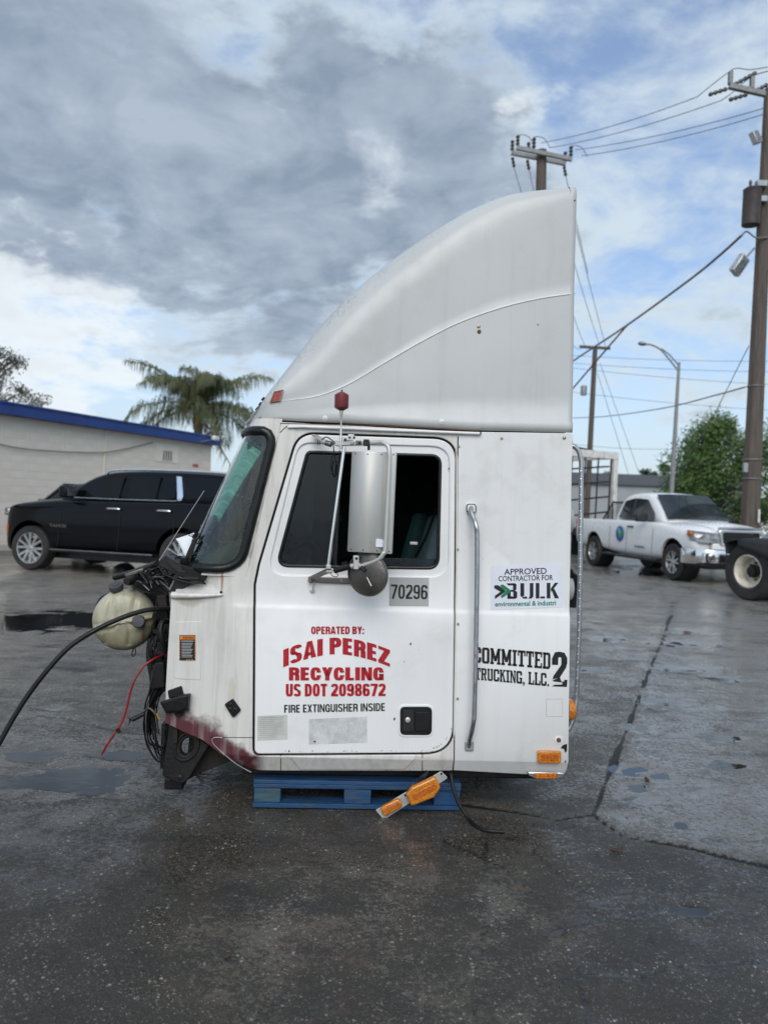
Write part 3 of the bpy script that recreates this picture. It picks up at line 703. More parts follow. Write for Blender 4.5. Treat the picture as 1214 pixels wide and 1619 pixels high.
# raised step plate under the door
stp = fillet([(458, 1194, 3), (660, 1192, 3), (640, 1219, 4), (474, 1220, 4)], 4)
plate('step_plate', cpoly(stp), M['sill_white'], cab, -.004, .012, .003, [], side_map, CUTS)
# big fold pressed into the wing under the windscreen
mb = MB()
pts = [C(272, 941, -.002), C(300, 942, -.010), (C(325, 941.5, -.011)), C(349, 940.5, -.004), C(352, 940.5, 0)]
mb.tube(spl(pts, 5), [.017 - .013 * k / 20 for k in range(21)], 12); mb.build('wing_bead', M['cowl_white'], cab, 60)
mb = MB(); mb.lathe([(.0001, 0), (.006, 0), (.006, .006), (.0001, .007)], C(350, 936, .002), (0, -1, 0), 12); mb.build('rubber_stop', M['black_rubber'], cab)
# pressed inspection panel on the wing
ip = fillet([(276.5, 983, 4), (318, 982.5, 0), (318, 1075, 0), (274.5, 1073, 7)], 5)
plate('wing_pressing', cpoly(ip), M['cowl_white'], cab, -.0022, .006, .002, [], None)

# inner structure
UF, UR = C(268, 1000).x, C(899, 960).x
ZB, ZR = C(560, 1222).z, C(600, 676).z
mb = MB(); mb.box2((UF + .35, .12, .1455), (UR - .02, CW - .12, ZB + .03)); mb.build('floor_pan', M['dark_steel'], cab, bevel=.01)
mb = MB(); mb.box2((UF + .03, .021, ZB + .12), (UF + .05, CW - .021, C(300, 945).z)); mb.build('firewall', M['dark_steel'], cab)
mb = MB(); mb.box2((UR - .025, .022, ZB), (UR - .003, CW - .022, ZR)); mb.build('rear_wall', M['cab_white'], cab, bevel=.004)
far_out = [(C2(*p)) for p in side_px if p[0] < 700]
far_out = [C2(443, 667), (UR, ZR), (UR, ZB)] + [C2(*p) for p in side_px[6:]]
plate('far_side_panel', far_out, M['cab_white'], cab, CW - .02, .02, .003)
mb = MB(); mb.box2((C(446, 667).x, .01, ZR - .03), (UR - .004, CW - .01, ZR - .012)); mb.build('roof_panel', M['cab_white'], cab)
# lining of the cab
lin = MB(); lin.box2((UR - .06, .06, ZB + .04), (UR - .03, CW - .06, ZR - .04)); lin.box2((C(470, 800).x, CW - .07, ZB + .04), (UR - .07, CW - .05, ZR - .04))
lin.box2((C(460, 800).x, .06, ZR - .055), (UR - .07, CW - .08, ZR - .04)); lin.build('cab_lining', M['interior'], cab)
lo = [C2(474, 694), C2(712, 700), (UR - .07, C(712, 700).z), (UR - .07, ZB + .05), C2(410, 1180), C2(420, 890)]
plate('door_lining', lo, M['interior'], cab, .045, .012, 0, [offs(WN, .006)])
# window gasket, pane and division bar
mb = MB(); mb.tube([(p[0], .012, p[1]) for p in offs(WN, -.004)], .0085, 8, closed=True); mb.build('window_gasket', M['gasket'], door, 60)
wg2 = [p for p in fillet([(485, 713, 10), (537, 714.5), (529, 898), (436, 896, 17)], 8)]
plate('window_pane', cpoly(wg2, .022), M['glass_side'], door, .022, .004)
plate('window_pane', cpoly([(540, 880), (695, 884), (694, 899), (540, 897)], .03), M['glass_side'], door, .030, .004)
mb = MB(); mb.bar(C(538, 714, .018), C(530, 897, .018), .018, .020, (0, 1, 0)); mb.build('division_bar', M['gasket'], door, bevel=.004)

# ---- windscreen: a wrap-round sheet
NSE = 4.2
ZW0, ZW1 = C(360, 897, .1).z, C(420, 684, .1).z
UA0, UA1 = C(392, 893).x, C(441, 690).x
AW0, AW1 = .385, .205
def W(th, t):
    """windscreen surface: th 0..pi from the near pillar round the front to the far one, t 0..1 bottom to top"""
    u0 = UA0 + (UA1 - UA0) * t; a = AW0 + (AW1 - AW0) * t; z = ZW0 + (ZW1 - ZW0) * t
    cth, sth = math.cos(th), math.sin(th)
    v = CW / 2 * (1 - math.copysign(abs(cth) ** (2 / NSE), cth)); u = u0 - a * abs(sth) ** (2 / NSE)
    return Vector((u, v, z))
def Ws(s, t):
    """by even steps of arc"""
    return W(_inv(s), t)
_ths = [math.pi * (i / 1200) for i in range(1201)]
_pp = [W(x, .5) for x in _ths]; _acc = [0]
for a_, b_ in zip(_pp[:-1], _pp[1:]): _acc.append(_acc[-1] + (b_ - a_).length)
_acc = [x / _acc[-1] for x in _acc]
def _inv(s): return float(np.interp(s, _acc, _ths))
S0, TR_, SRD = .012, .12, .035
def hw(t):
    d = min(t, 1 - t)
    return S0 if d > TR_ else S0 + SRD * (1 - math.sqrt(max(1 - ((TR_ - d) / TR_) ** 2, 0)))
tt = [0, .006, .015, .03, .05, .075, .10, .13] + [.13 + .74 * k / 10 for k in range(1, 10)] + [.87, .90, .925, .95, .97, .985, .994, 1]
rows = []
for t in tt:
    e = hw(t); rows.append([Ws(e + (1 - 2 * e) * (.5 - .5 * math.cos(math.pi * k / 56)), t) for k in range(57)])
mb = MB(); mb.loft(rows, closed=False, caps=False)
ws = mb.build('windscreen', M['glass_ws'], cab, 180)
loop = [r_[0] for r_ in rows] + rows[-1][1:-1] + [r_[-1] for r_ in reversed(rows)] + list(reversed(rows[0][1:-1]))
# resample the gasket path evenly
L_ = [0]
for a_, b_ in zip(loop, loop[1:] + loop[:1]): L_.append(L_[-1] + (b_ - a_).length)
arr = np.array([tuple(p) for p in loop + loop[:1]]); ev = np.linspace(0, L_[-1], 221)[:-1]
gp = [Vector([float(np.interp(e, L_, arr[:, i])) for i in range(3)]) for e in ev]
mb = MB(); mb.tube(gp, .023, 10, closed=True); mb.build('windscreen_gasket', M['gasket'], ws, 180)
# painted surround between glass, pillars and header
ring_o = []; ring_i = []
mb = MB()
for sgn in (0, 1):
    rr = []
    for t in tt:
        e = hw(t); a_ = 0.0 if sgn == 0 else 1.0; b_ = e + .004 if sgn == 0 else 1 - e - .004
        rr.append([Ws(a_ + (b_ - a_) * k / 4, t) + Vector((.004, 0, 0)) for k in range(5)])
    mb.loft(rr, closed=False, caps=False)
mb.loft([[W(math.pi * (.5 - .5 * math.cos(math.pi * k / 60)), t) + Vector((.003, 0, 0)) for k in range(61)] for t in (.985, 1.03, 1.09)], closed=False, caps=False)
mb.loft([[W(math.pi * (.5 - .5 * math.cos(math.pi * k / 60)), t) + Vector((.003, 0, 0)) for k in range(61)] for t in (-.05, .02)], closed=False, caps=False)
mb.build('windscreen_surround', M['cowl_white'], cab, 60)
# cowl top between windscreen foot and wing / firewall edge
top = [Ws(.5 * k / 24, -.05) + Vector((.003, 0, 0)) for k in range(25)]
edge_pts = [C(397, 888), C(385, 903), C(372, 918), C(360, 931), C(349, 941.5), C(325, 940.5), C(300, 939.5), C(277, 938.5)]
e2 = spl(edge_pts, 4); e2 = [e2[int(round(i))] for i in np.linspace(0, len(e2) - 1, 13)] + [Vector((UF + .03, CW / 2 * (k / 12) ** 1.2, C(300, 940).z)) for k in range(1, 13)]
mb = MB()
mb.loft([[a_ + (b_ - a_) * f + Vector((0, 0, .012 * math.sin(math.pi * f))) for f in (0, .25, .5, .75, 1)] for a_, b_ in zip(top, e2)], closed=False, caps=False)
mirror = [[Vector((p.x, CW - p.y, p.z)) for p in (a_ + (b_ - a_) * f for f in (0, .5, 1))] for a_, b_ in zip(top, e2)]
mb.loft(mirror, closed=False, caps=False)
mb.build('cowl_top', M['cowl_white'], cab, 60)
mb = MB(); mb.box2((UF + .02, .03, C(300, 945).z - .03), (UF + .08, CW - .03, C(300, 942).z - .004)); mb.build('cowl_crossmember', M['dark_steel'], cab)
# dashboard, wheel, seats
zd = C(400, 846, .3).z
mb = MB(); q = [Vector((UF + .12, .06, ZB + .5)), Vector((UF + .12, .06, zd - .10)), Vector((UF + .32, .06, zd)), Vector((UA0 + .05, .06, zd - .02)), Vector((UA0 + .14, .06, zd - .14)), Vector((UA0 + .10, .06, ZB + .5))]
mb.prism(q, (0, CW - .12, 0)); mb.build('dashboard', M['dash'], cab, bevel=.03)
mb = MB(); wc = Vector((UA0 + .26, .52, zd - .02)); ax_ = Vector((-.55, 0, .83)).normalized(); xx = Vector((0, 1, 0)); yy = ax_.cross(xx)
mb.tube([wc + xx * math.cos(a) * .22 + yy * math.sin(a) * .22 for a in [2 * math.pi * k / 36 for k in range(36)]], .014, 8, closed=True)
for a in (.3, 2.84, 4.71): mb.tube([wc - ax_ * .03, wc + xx * math.cos(a) * .21 + yy * math.sin(a) * .21], .012, 6)
mb.tube([wc - ax_ * .02, wc - ax_ * .35], .03, 8); mb.build('steering_wheel', M['black_plastic'], cab)
for v_ in (.52, 1.48):
    s_ = empty('seat', (.0, v_, ZB), 0, cab)
    mb = MB(); mb.box((-.05, 0, .52), (.5, .5, .14)); mb.build('cushion', M['seat'], s_, bevel=.05, bseg=3)
    mb = MB(); mb.prism([Vector((.12, -.24, .55)), Vector((.26, -.24, .55)), Vector((.40, -.22, 1.22)), Vector((.30, -.22, 1.24))], (0, .47, 0)); mb.build('backrest', M['seat'], s_, bevel=.04, bseg=3)
    mb = MB(); mb.box((-.05, 0, .24), (.36, .36, .44)); mb.build('base', M['black_plastic'], s_, bevel=.02)
mb = MB(); mb.loft([[C(689, 800, .10), C(693, 800, .11)], [C(672, 848, .16), C(676, 849, .17)], [C(655, 880, .22), C(659, 882, .23)]], closed=False, caps=False); mb.build('seat_belt', M['black_plastic'], cab)
mb = MB(); mb.box(C(654, 859, .16), (.04, .012, .016)); mb.build('belt_buckle', M['stainless'], cab, bevel=.003)

# ---- drip rail
mb = MB(); mb.tube([C(455, 675, -.006), C(480, 674.5, -.012), C(600, 679.5, -.012), C(758, 685.5, -.012)], .0075, 8); mb.build('drip_rail', M['cab_white'], cab, 60)
mb = MB(); mb.box(C(759.5, 685, -.012), (.006, .012, .012)); mb.build('drip_rail_end', M['rust'], cab)
mb = MB(); mb.tube([C(443, 669, -.001), C(600, 673.2, -.001), C(760, 681, -.001)], .0018, 6); mb.build('roof_joint', M['rust'], cab)
mb = MB(); mb.tube([C(443, 684, .001), C(450, 677, .001), C(457, 672, .001)], .0024, 6); mb.build('pillar_joint', M['black_rubber'], cab)

# ---- roof fairing
sil = [(393, 662), (402, 650), (415, 632), (431.7, 609), (455.6, 576), (493.8, 523), (532, 480), (570, 444), (608.4, 413), (646.7, 384.7), (694.5, 353.6), (742, 327), (780.5, 310.6), (809, 302), (847, 297), (880, 295), (912.5, 293.5)]
VS_ = .13
vsl = [VS_ - .105 * ((p[0] - 393) / 520) ** 2 for p in sil]
su = [C(*p, v_).x for p, v_ in zip(sil, vsl)]; sz = [C(*p, v_).z for p, v_ in zip(sil, vsl)]
cr = [(395, 655), (425, 640), (450.8, 634), (503, 626), (551, 607), (608.5, 573), (666, 540), (723, 511), (790, 487), (847, 473), (909, 463.5)]
cu_, cz_ = [C(*p).x for p in cr], [C(*p).z for p in cr]
bs = [(380, 668), (398, 667.5), (442, 664.5), (600, 671.5), (760, 680.5), (905, 684)]
bu, bz = [C(*p).x for p in bs], [C(*p).z for p in bs]
rs_ = [(912.5, 294), (909, 463.5), (905, 684)]
U_N0 = C(462, 640).x; A_N = .265
U_TIP = U_N0 - A_N
def smooth_interp(x, xs, ys):
    # monotone-ish cubic through the measured points
    i = int(np.clip(np.searchsorted(xs, x) - 1, 0, len(xs) - 2))
    h = xs[i + 1] - xs[i]; t = (x - xs[i]) / h
    def sl(j):
        if j <= 0: return (ys[1] - ys[0]) / (xs[1] - xs[0])
        if j >= len(xs) - 1: return (ys[-1] - ys[-2]) / (xs[-1] - xs[-2])
        return (ys[j + 1] - ys[j - 1]) / (xs[j + 1] - xs[j - 1])
    m0, m1 = sl(i) * h, sl(i + 1) * h
    return (2 * t ** 3 - 3 * t ** 2 + 1) * ys[i] + (t ** 3 - 2 * t ** 2 + t) * m0 + (-2 * t ** 3 + 3 * t ** 2) * ys[i + 1] + (t ** 3 - t ** 2) * m1
us = [U_TIP + .001 + (U_N0 - U_TIP) * (k / 22) ** 1.5 for k in range(22)] + list(np.linspace(U_N0, su[-1], 62))
NS = 14
secs = []
for u in us:
    w = (1 - min(max((U_N0 - u) / A_N, 0), 1) ** 3.6) ** (1 / 3.6); w = max(w, .02); v0 = CW / 2 * (1 - w)
    fr = (u - us[0]) / (us[-1] - us[0])
    zb = float(np.interp(u, bu, bz)); zt = max(smooth_interp(u, su, sz) if u > su[0] else zb + .02 + (sz[0] - zb - .02) * (u - U_TIP) / (su[0] - U_TIP), zb + .02)
    zc = min(float(smooth_interp(u, cu_, cz_)) if u > cu_[0] else zb + .02, zb + (zt - zb) * .8)
    half = []
    # foot flange, soft ledge, lower side, crease, upper side, rounded shoulder, crown
    led = min(zb + .052, zb + (zc - zb) * .35); kk = min(max((u - C(470, 650).x) / .5, 0), 1)
    half += [(v0 + .004, zb), (v0 + .000, zb + (led - zb) * .5), (v0 + .000, led - .006 * (led > zb + .03)), (v0 + .012 * kk, led + .010 * (led > zb + .03))]
    half += [(v0 + .012 * kk * (1 - f) ** 2 + .018 * kk * f, led + .012 + (zc - .006 - led - .012) * f) for f in (.2, .45, .72, 1.0)] if zc - led > .03 else [(v0, led + (zc - led) * f) for f in (.3, .5, .7, .9)]
    st = .002 * min(1, max((u - C(440, 640).x) / .2, 0))
    st += .018 * kk
    half += [(v0 + .018 * kk, zc - .003), (v0 + st * .9, zc + .003), (v0 + st, zc + .009)]
    rad_v = (.30 - .25 * fr ** 2) * w; rad_z = min((.30 - .235 * fr ** 2), (zt - zc) * .85)
    zs = zt - rad_z
    lean = -.022 * max(zs - zc, 0)
    half += [(v0 + st + lean * f, zc + .010 + (zs - zc - .010) * f) for f in (.12, .3, .5, .7, .88, 1.0)]
    for k in range(1, NS + 1):
        a = math.pi / 2 * k / NS
        e = 2 / 2.5
        half.append((v0 + st + lean + rad_v * (1 - math.cos(a) ** e), zs + rad_z * math.sin(a) ** e))
    vq = half[-1][0]
    for f in (.2, .5, .8): half.append((vq + (CW / 2 - vq) * f, zt + .03 * (1 - (1 - f) ** 2) * w))
    full = half + [(CW / 2, zt + .03 * w)] + [(CW - v, z) for v, z in reversed(half)]
    secs.append((u, full))
# the rear edge leans with the measured line
zz_r = [C(*p).z for p in reversed(rs_)]; uu_r = [C(*p).x for p in reversed(rs_)]
rings = []
for u, full in secs:
    f = max((u - us[0]) / (us[-1] - us[0]), 0) ** 4
    rings.append([Vector((u + f * (float(np.interp(z, zz_r, uu_r)) - us[-1]), v, z)) for v, z in full])
mb = MB(); mb.loft(rings, closed=False, caps=False)
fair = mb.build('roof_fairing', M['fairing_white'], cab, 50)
mo = fair.modifiers.new('thick', 'SOLIDIFY'); mo.thickness = .008; mo.offset = -1
last = rings[-1]
mb = MB(); mb.add([p + Vector((-.03, 0, 0)) for p in last], [tuple(range(len(last)))]); mb.build('fairing_back', M['interior'], cab, 0)
def on_fair(px, py, lift=0.0):
    """point of the fairing skin under a pixel"""
    d = ray(px, py); best = None
    Mx = Matrix.Rotation(-YAW, 3, 'Z'); o = Mx @ (Vector((0, 0, CAM_H)) - Vector((0, D0, 0))); dd = Mx @ d
    from mathutils.bvhtree import BVHTree
    global _bvh
    if '_bvh' not in globals():
        mm = fair.data; _bvh = BVHTree.FromPolygons([v.co.copy() for v in mm.vertices], [tuple(p.vertices) for p in mm.polygons])
    loc, no, idx, dist = _bvh.ray_cast(o, dd.normalized())
    if loc is None: return C(px, py, .05), Vector((0, -1, 0))
    if no.dot(dd) > 0: no = -no
    return loc + no * lift, no
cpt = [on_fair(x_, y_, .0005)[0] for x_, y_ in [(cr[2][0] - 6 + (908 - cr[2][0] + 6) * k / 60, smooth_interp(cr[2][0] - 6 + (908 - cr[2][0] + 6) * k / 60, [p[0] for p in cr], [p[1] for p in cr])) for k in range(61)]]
mb = MB(); mb.tube(cpt, [.0012 + .0028 * min(1, k / 10) for k in range(61)], 8); mb.build('highlight_bead', M['cab_white'], fair, 60)  # lighter bead added to paint in the crease highlight and worn edge
# bolts of the fairing in their dimples
def bolt(px, py, r_, m, parent, name='bolt', lift=.004, place=None, ring=None):
    if place is None: p, no = S(px, py), Vector((0, -1, 0))
    else: p, no = place
    mb = MB()
    if ring: mb.lathe([(ring, -.001), (ring, .0015), (ring * .86, .0022), (r_, .0022)], p, no, 18)
    mb.lathe([(r_, 0), (r_, lift * .6), (r_ * .75, lift), (.0002, lift * 1.05)], p, no, 12); return mb.build(name, m, parent, 50)
for px, py, r_, ring, m_ in ((514, 661, .007, .0125, M['cab_white']), (698.5, 666.5, .0075, .013, M['cab_white']), (756.5, 516, .0055, .009, M['screw']), (757.3, 524.5, .006, .010, M['rust']), (412, 661, .005, .008, M['screw']),
                             (850, 513, .0025, None, M['black_rubber']), (908, 317, .003, None, M['black_rubber'])):
    bolt(px, py, r_, m_, fair, 'bolt', .006, on_fair(px, py), ring)
# recessed marker lamp on the nose
p, no = on_fair(437.5, 627.5)
tx = (on_fair(446, 622)[0] - on_fair(430, 634)[0]).normalized(); tz = no.cross(tx)
mk = [on_fair(a, b_, .003)[0] for a, b_ in ((428, 637), (443.5, 634), (448.5, 617), (435, 620.5))]
mb = MB(); mb.prism(mk, no * .006); lampm = mb.build('marker_lamp', M['red_lens'], fair, bevel=.003)
mb = MB(); mb.tube([q + no * .006 for q in mk], .003, 6, closed=True); mb.build('lamp_rim', M['screw'], lampm)
for a, b_ in ((405.5, 648), (409.5, 641), (414, 633)):
    p, no = on_fair(a, b_, .001); p2, _ = on_fair(a + 4.5, b_ - 4.5, .001)
    mb = MB(); mb.tube([p, p2], .006, 6); mb.build('marker_slot', M['black_plastic'], fair)

# ------------------------------------------------------------------ lettering and stickers on the cab
def decal(name, body, quad, m, parent, bold=.02, lift=.0022, warp=None, label=None, subdiv=0):
    """lettering laid on the skin: quad = TL, TR, BR, BL pixels"""
    uv, fs = text_pts(body, bold)
    me = bpy.data.meshes.new(name); me.from_pydata([(a, b_, 0) for a, b_ in uv], [], fs)
    tl, tr, br, bl = [Vector(q) for q in quad]
    for v in me.vertices:
        a, b_ = v.co.x, v.co.y
        p = warp(a, b_) if warp else (bl * (1 - a) + br * a) * (1 - b_) + (tl * (1 - a) + tr * a) * b_
        v.co = S(p[0], p[1], lift)
    o = link(name, me, m, parent, 0)
    if label: o['label'] = label
    return o
def sticker(name, quad, m, parent, lift=.0012, r=0, label=None):
    tl, tr, br, bl = [Vector(q) for q in quad]; rows = []
    for k in range(25):
        f = k / 24; rows.append([S(*(tl.lerp(bl, f).lerp(tr.lerp(br, f), g / 6)), lift) for g in range(7)])
    mb = MB(); mb.loft(rows, closed=False, caps=False); o = mb.build(name, m, parent, 180)
    if label: o['label'] = label
    return o
def rects(name, quads, m, parent, lift=.002):
    mb = MB()
    for q in quads:
        mb.add([S(p[0], p[1], lift) for p in q], [tuple(range(len(q)))])
    return mb.build(name, m, parent, 0)
def Q(x0, y0, x1, y1, sl=0.0):
    return [(x0, y0), (x1, y0 + sl * (x1 - x0)), (x1, y1 + sl * (x1 - x0)), (x0, y1)]
RED, INK = M['red_paint'], M['black_ink']
# heavy condensed sign-writer's lettering, drawn stroke by stroke
def ring(cx, cy, rx, ry, tx, ty, a0=0, a1=360, n=22, ex=2 / 2.7):
    pts = []
    for k in range(n + 1):
        a = R(a0 + (a1 - a0) * k / n); c_, s_ = math.cos(a), math.sin(a)
        c_ = math.copysign(abs(c_) ** ex, c_); s_ = math.copysign(abs(s_) ** ex, s_)
        pts.append(((cx + rx * c_, cy + ry * s_), (cx + (rx - tx) * c_, cy + (ry - ty) * s_)))
    return [[p[0], q[0], q[1], p[1]] for p, q in zip(pts[:-1], pts[1:])]
def rc(x0, x1, y0=0.0, y1=1.0): return [(x0, y0), (x1, y0), (x1, y1), (x0, y1)]
def glyph(ch, t=.34, b=.165):
    u = 1 - t; m = .5
    if ch in 'O0': return ring(m, m, m, m, t, b, n=36)
    if ch == 'C': return ring(m, m, m, m, t, b, 28, 332, 34) + [rc(u, 1, .60, .74), rc(u, 1, .26, .40)]
    if ch == 'G': return ring(m, m, m, m, t, b, 28, 332, 34) + [rc(u, 1, .60, .74), rc(u, 1, .02, .48), rc(.55, 1, .36, .50)]
    if ch == 'D': return [rc(0, t)] + ring(.42, m, .58, m, t, b, -90, 90) + [rc(t * .8, .43, 0, b), rc(t * .8, .43, 1 - b, 1)]
    if ch in 'PR':
        g = [rc(0, t)] + ring(.42, .70, .58, .30, t, b, -90, 90) + [rc(t * .8, .43, .40, .40 + b), rc(t * .8, .43, 1 - b, 1)]
        return g + ([rc(u, 1, 0, .38), [(.6, .40), (.66, .52), (.92, .50), (1, .36), (u, .30)]] if ch == 'R' else [])
    if ch == 'B': return [rc(0, t)] + ring(.42, .745, .54, .255, t, b * .95, -90, 90) + ring(.42, .27, .58, .27, t, b, -90, 90) + [rc(t * .8, .43, 0, b), rc(t * .8, .43, 1 - b, 1), rc(t * .8, .43, .44, .58)]
    if ch == 'E': return [rc(0, t * 1.08), rc(t, .96, 0, b), rc(t, .96, 1 - b, 1), rc(t, .9, .5 - b * .48, .5 + b * .48)]
    if ch == 'F': return [rc(0, t * 1.08), rc(t, .96, 1 - b, 1), rc(t, .9, .5 - b * .48, .5 + b * .48)]
    if ch == 'L': return [rc(0, t * 1.08), rc(t, .98, 0, b)]
    if ch == 'T': return [rc(.5 - t / 2, .5 + t / 2), rc(0, 1, 1 - b, 1)]
    if ch == 'I': return [rc(0, 1)]
    if ch == 'H': return [rc(0, t), rc(u, 1), rc(t, u, .5 - b / 2, .5 + b / 2)]
    if ch == 'N': return [rc(0, t * .86), rc(1 - t * .86, 1), [(0, 1), (t * .95, 1), (1, 0), (1 - t * .95, 0)]]
    if ch == 'U': return [rc(0, t, .34, 1), rc(u, 1, .34, 1)] + ring(m, .36, m, .36, t, b, 180, 360)
    if ch == 'A': return [[(-.02, 0), (.30, 1), (.54, 1), (t * .95, 0)], [(1.02, 0), (.70, 1), (.46, 1), (1 - t * .95, 0)], rc(.25, .75, .17, .17 + b)]
    if ch == 'Y': return [rc(.5 - t / 2, .5 + t / 2, 0, .45), [(-.02, 1), (t * .95, 1), (.5 + t / 2, .42), (.5 - t / 2, .36)], [(1.02, 1), (1 - t * .95, 1), (.5 - t / 2, .42), (.5 + t / 2, .36)]]
    if ch == 'X': return [[(0, 0), (t, 0), (1, 1), (u, 1)], [(u, 0), (1, 0), (t, 1), (0, 1)]]
    if ch == 'Z': return [rc(0, 1, 1 - b, 1), rc(0, 1, 0, b), [(0, b * .8), (t * 1.1, b * .8), (1, 1 - b * .8), (1 - t * 1.1, 1 - b * .8)]]
    if ch == 'S': return ring(m, .735, m, .265, t, b * .92, 10, 262) + ring(m, .265, m, .265, t, b * .92, 82, -170) + [[(.08, .62), (.5, .46), (.92, .38), (.5, .54), (.2, .66)], [(.3, .60), (.55, .62), (.75, .42), (.5, .38)]]
    if ch == '2': return ring(m, .72, m, .28, t, b * .95, -12, 176) + [[(1, .70), (.97, .56), (t * 1.3, .12), (0, .12), (0, .20), (u, .66)], rc(0, 1, 0, b)]
    if ch == '7': return [rc(0, 1, 1 - b, 1), [(.16, 0), (.16 + t * 1.05, 0), (1, 1 - b), (1, .9), (1 - t * 1.05, .86)]]
    if ch == '8': return ring(m, .74, .48, .26, t * .96, b * .85, n=30) + ring(m, .275, m, .275, t, b * .9, n=30)
    if ch in '69':
        g = ring(m, .31, m, .31, t, b * .92, n=30) + [rc(0, t, .28, .72)] + ring(m, .70, m, .30, t, b * .95, 8, 182)
        return g if ch == '6' else [[(1 - x, 1 - y) for x, y in q] for q in g]
    if ch == '1': return [rc(.35, .35 + t * 1.1), [(0, .70), (.35, .80), (.35, 1), (0, .82)]]
    if ch == ':': return [rc(0, 1, 0, .22), rc(0, 1, .5, .72)]
    return []
GW = {'I': .37, ':': .34, ' ': .34, 'T': .92, 'L': .84, 'E': .84, 'F': .82, 'N': 1.04, 'A': 1.08, '1': .7}
def heavy(body, quad, m, parent, t=.34, b=.165, gap=.11, warp=None, lift=.0022):
    tot = sum((GW.get(c_, 1.0) * (1 if c_ != 'I' else t / .34)) + gap for c_ in body) - gap; x = 0; quads = []
    tl, tr, br, bl = [Vector(q) for q in quad] if quad else [None] * 4
    for c_ in body:
        w = GW.get(c_, 1.0) * (1 if c_ != 'I' else t / .34)
        for poly in glyph(c_, t / w if c_ not in 'I:' else t, b):
            q = []
            for a, b_ in poly:
                A = (x + a * w) / tot; p = warp(A, b_) if warp else tuple((bl * (1 - A) + br * A) * (1 - b_) + (tl * (1 - A) + tr * A) * b_); q.append(p)
            quads.append(q)
        x += w + gap
    return rects('lettering', quads, m, parent, lift)
heavy('OPERATED BY:', Q(492, 990.5, 575.5, 1002.5), RED, door, .38, .19)
def arch(a, b_):
    x = 448 + 168.5 * a; k = (a - .5) * 2
    base = 1034.5 + 20.5 * abs(k) ** 1.7 - .8 * a; topy = 1008 + 19.5 * abs(k) ** 1.8
    return (x, base + (topy - base) * b_)
heavy('ISAI PEREZ', None, RED, door, .43, .19, .12, arch)
heavy('RECYCLING', Q(457, 1055, 606.5, 1075.8), RED, door, .42, .21)
heavy('US DOT 2098672', Q(452, 1081.3, 609.5, 1101.2, -.004), RED, door, .41, .19)
heavy('FIRE EXTINGUISHER INSIDE', [(449.5, 1114.5), (608.5, 1111.5), (608.5, 1124), (449.5, 1127)], INK, door, .30, .155, .16)
# fleet number plate
st = sticker('number_sticker', [(615.5, 912.5), (678, 913.5), (677.5, 958.5), (615, 958)], M['decal_grey'], door)
heavy('70296', [(618, 924), (676, 925), (675.5, 947.5), (617.5, 946.5)], INK, st, .31, .14, .15)
# registration paper
st = sticker('paper_sticker', [(407, 1132), (454.5, 1130), (454.5, 1169), (407, 1171)], M['decal_paper'], door)
lines = [Q(410, 1134.5 + 3.1 * k, 410 + (40 if k % 4 != 2 else 28) - (k % 3) * 2, 1135.3 + 3.1 * k, -.04) for k in range(11)]
rects('printed_lines', lines, M['faint_ink'], st)
# faded old number
st = sticker('faded_sticker', [(488.5, 1137), (580, 1133), (580.5, 1174), (488.5, 1177)], M['decal_old'], door)
decal('lettering', 'DOT 81260', [(490, 1143), (578, 1140), (578, 1158), (490, 1161)], M['ghost_ink'], st, .03)
# contractor sticker
slp = -.03
st = sticker('contractor_sticker', [(775.5, 895), (888, 889.5), (888.5, 960), (776, 964.5)], M['decal_white'], cab)
decal('lettering', 'APPROVED', [(796.7, 899.5), (863.8, 897.5), (863.8, 907.5), (796.7, 909)], INK, st, .012)
decal('lettering', 'CONTRACTOR FOR', [(787.7, 910.8), (873.8, 908.6), (873.8, 917.2), (787.7, 919.2)], INK, st, .012)
decal('lettering', 'environmental & industri', [(782.3, 951.5), (878.5, 949), (878.5, 957), (782.3, 959)], M['green_ink'], st, .02)
def logo(pts): return [(800 + 82.5 * a, 922.2 + 24.6 * (1 - b_) - .9 * a) for a, b_ in pts]
B_ = [[(.05, .16), (.12, .16), (.12, 0), (.05, 0)], [(.0, .66), (.085, .5), (.085, .0), (.02, .0), (.02, .3)], [(.0, 1), (.165, 1), (.165, .86), (.04, .86)], [(.165, 1), (.195, .93), (.195, .60), (.165, .54), (.13, .6), (.13, 1)],
      [(.085, .58), (.165, .58), (.165, .45), (.085, .45)], [(.165, .54), (.21, .44), (.21, .08), (.175, 0), (.135, 0), (.135, .48)], [(.105, .13), (.175, .13), (.175, 0), (.105, 0)]]
U_ = [[(.27, 1), (.345, 1), (.345, .2), (.30, .1), (.27, .2)], [(.30, .1), (.33, 0), (.40, 0), (.40, .13), (.345, .13)], [(.45, 1), (.52, 1), (.52, .12), (.48, 0), (.42, 0), (.45, .14)]]
L_ = [[(.565, 1), (.635, 1), (.635, .0), (.565, 0)], [(.65, .13), (.74, .13), (.74, 0), (.65, 0)]]
K_ = [[(.775, 1), (.845, 1), (.845, 0), (.775, 0)], [(.85, .62), (.93, 1), (1.0, 1), (.86, .42)], [(.87, .52), (.92, .62), (1.01, 0), (.93, 0)]]
rects('logo_letters', [logo(q) for q in B_ + U_ + L_ + K_], INK, st, .0022)
rects('logo_chevron', [[(781.2, 925.5), (787, 925), (799.5, 935), (787.5, 943.5), (782.2, 947), (782, 942), (791, 935.5), (781.2, 930)]], INK, st, .0025)
rects('logo_chevron', [[(790.8, 924.8), (795, 924), (808.2, 934), (797, 943.5), (792, 945.5), (791.8, 941.5), (800.5, 934.5), (790.8, 929)]], M['green_ink'], st, .0028)
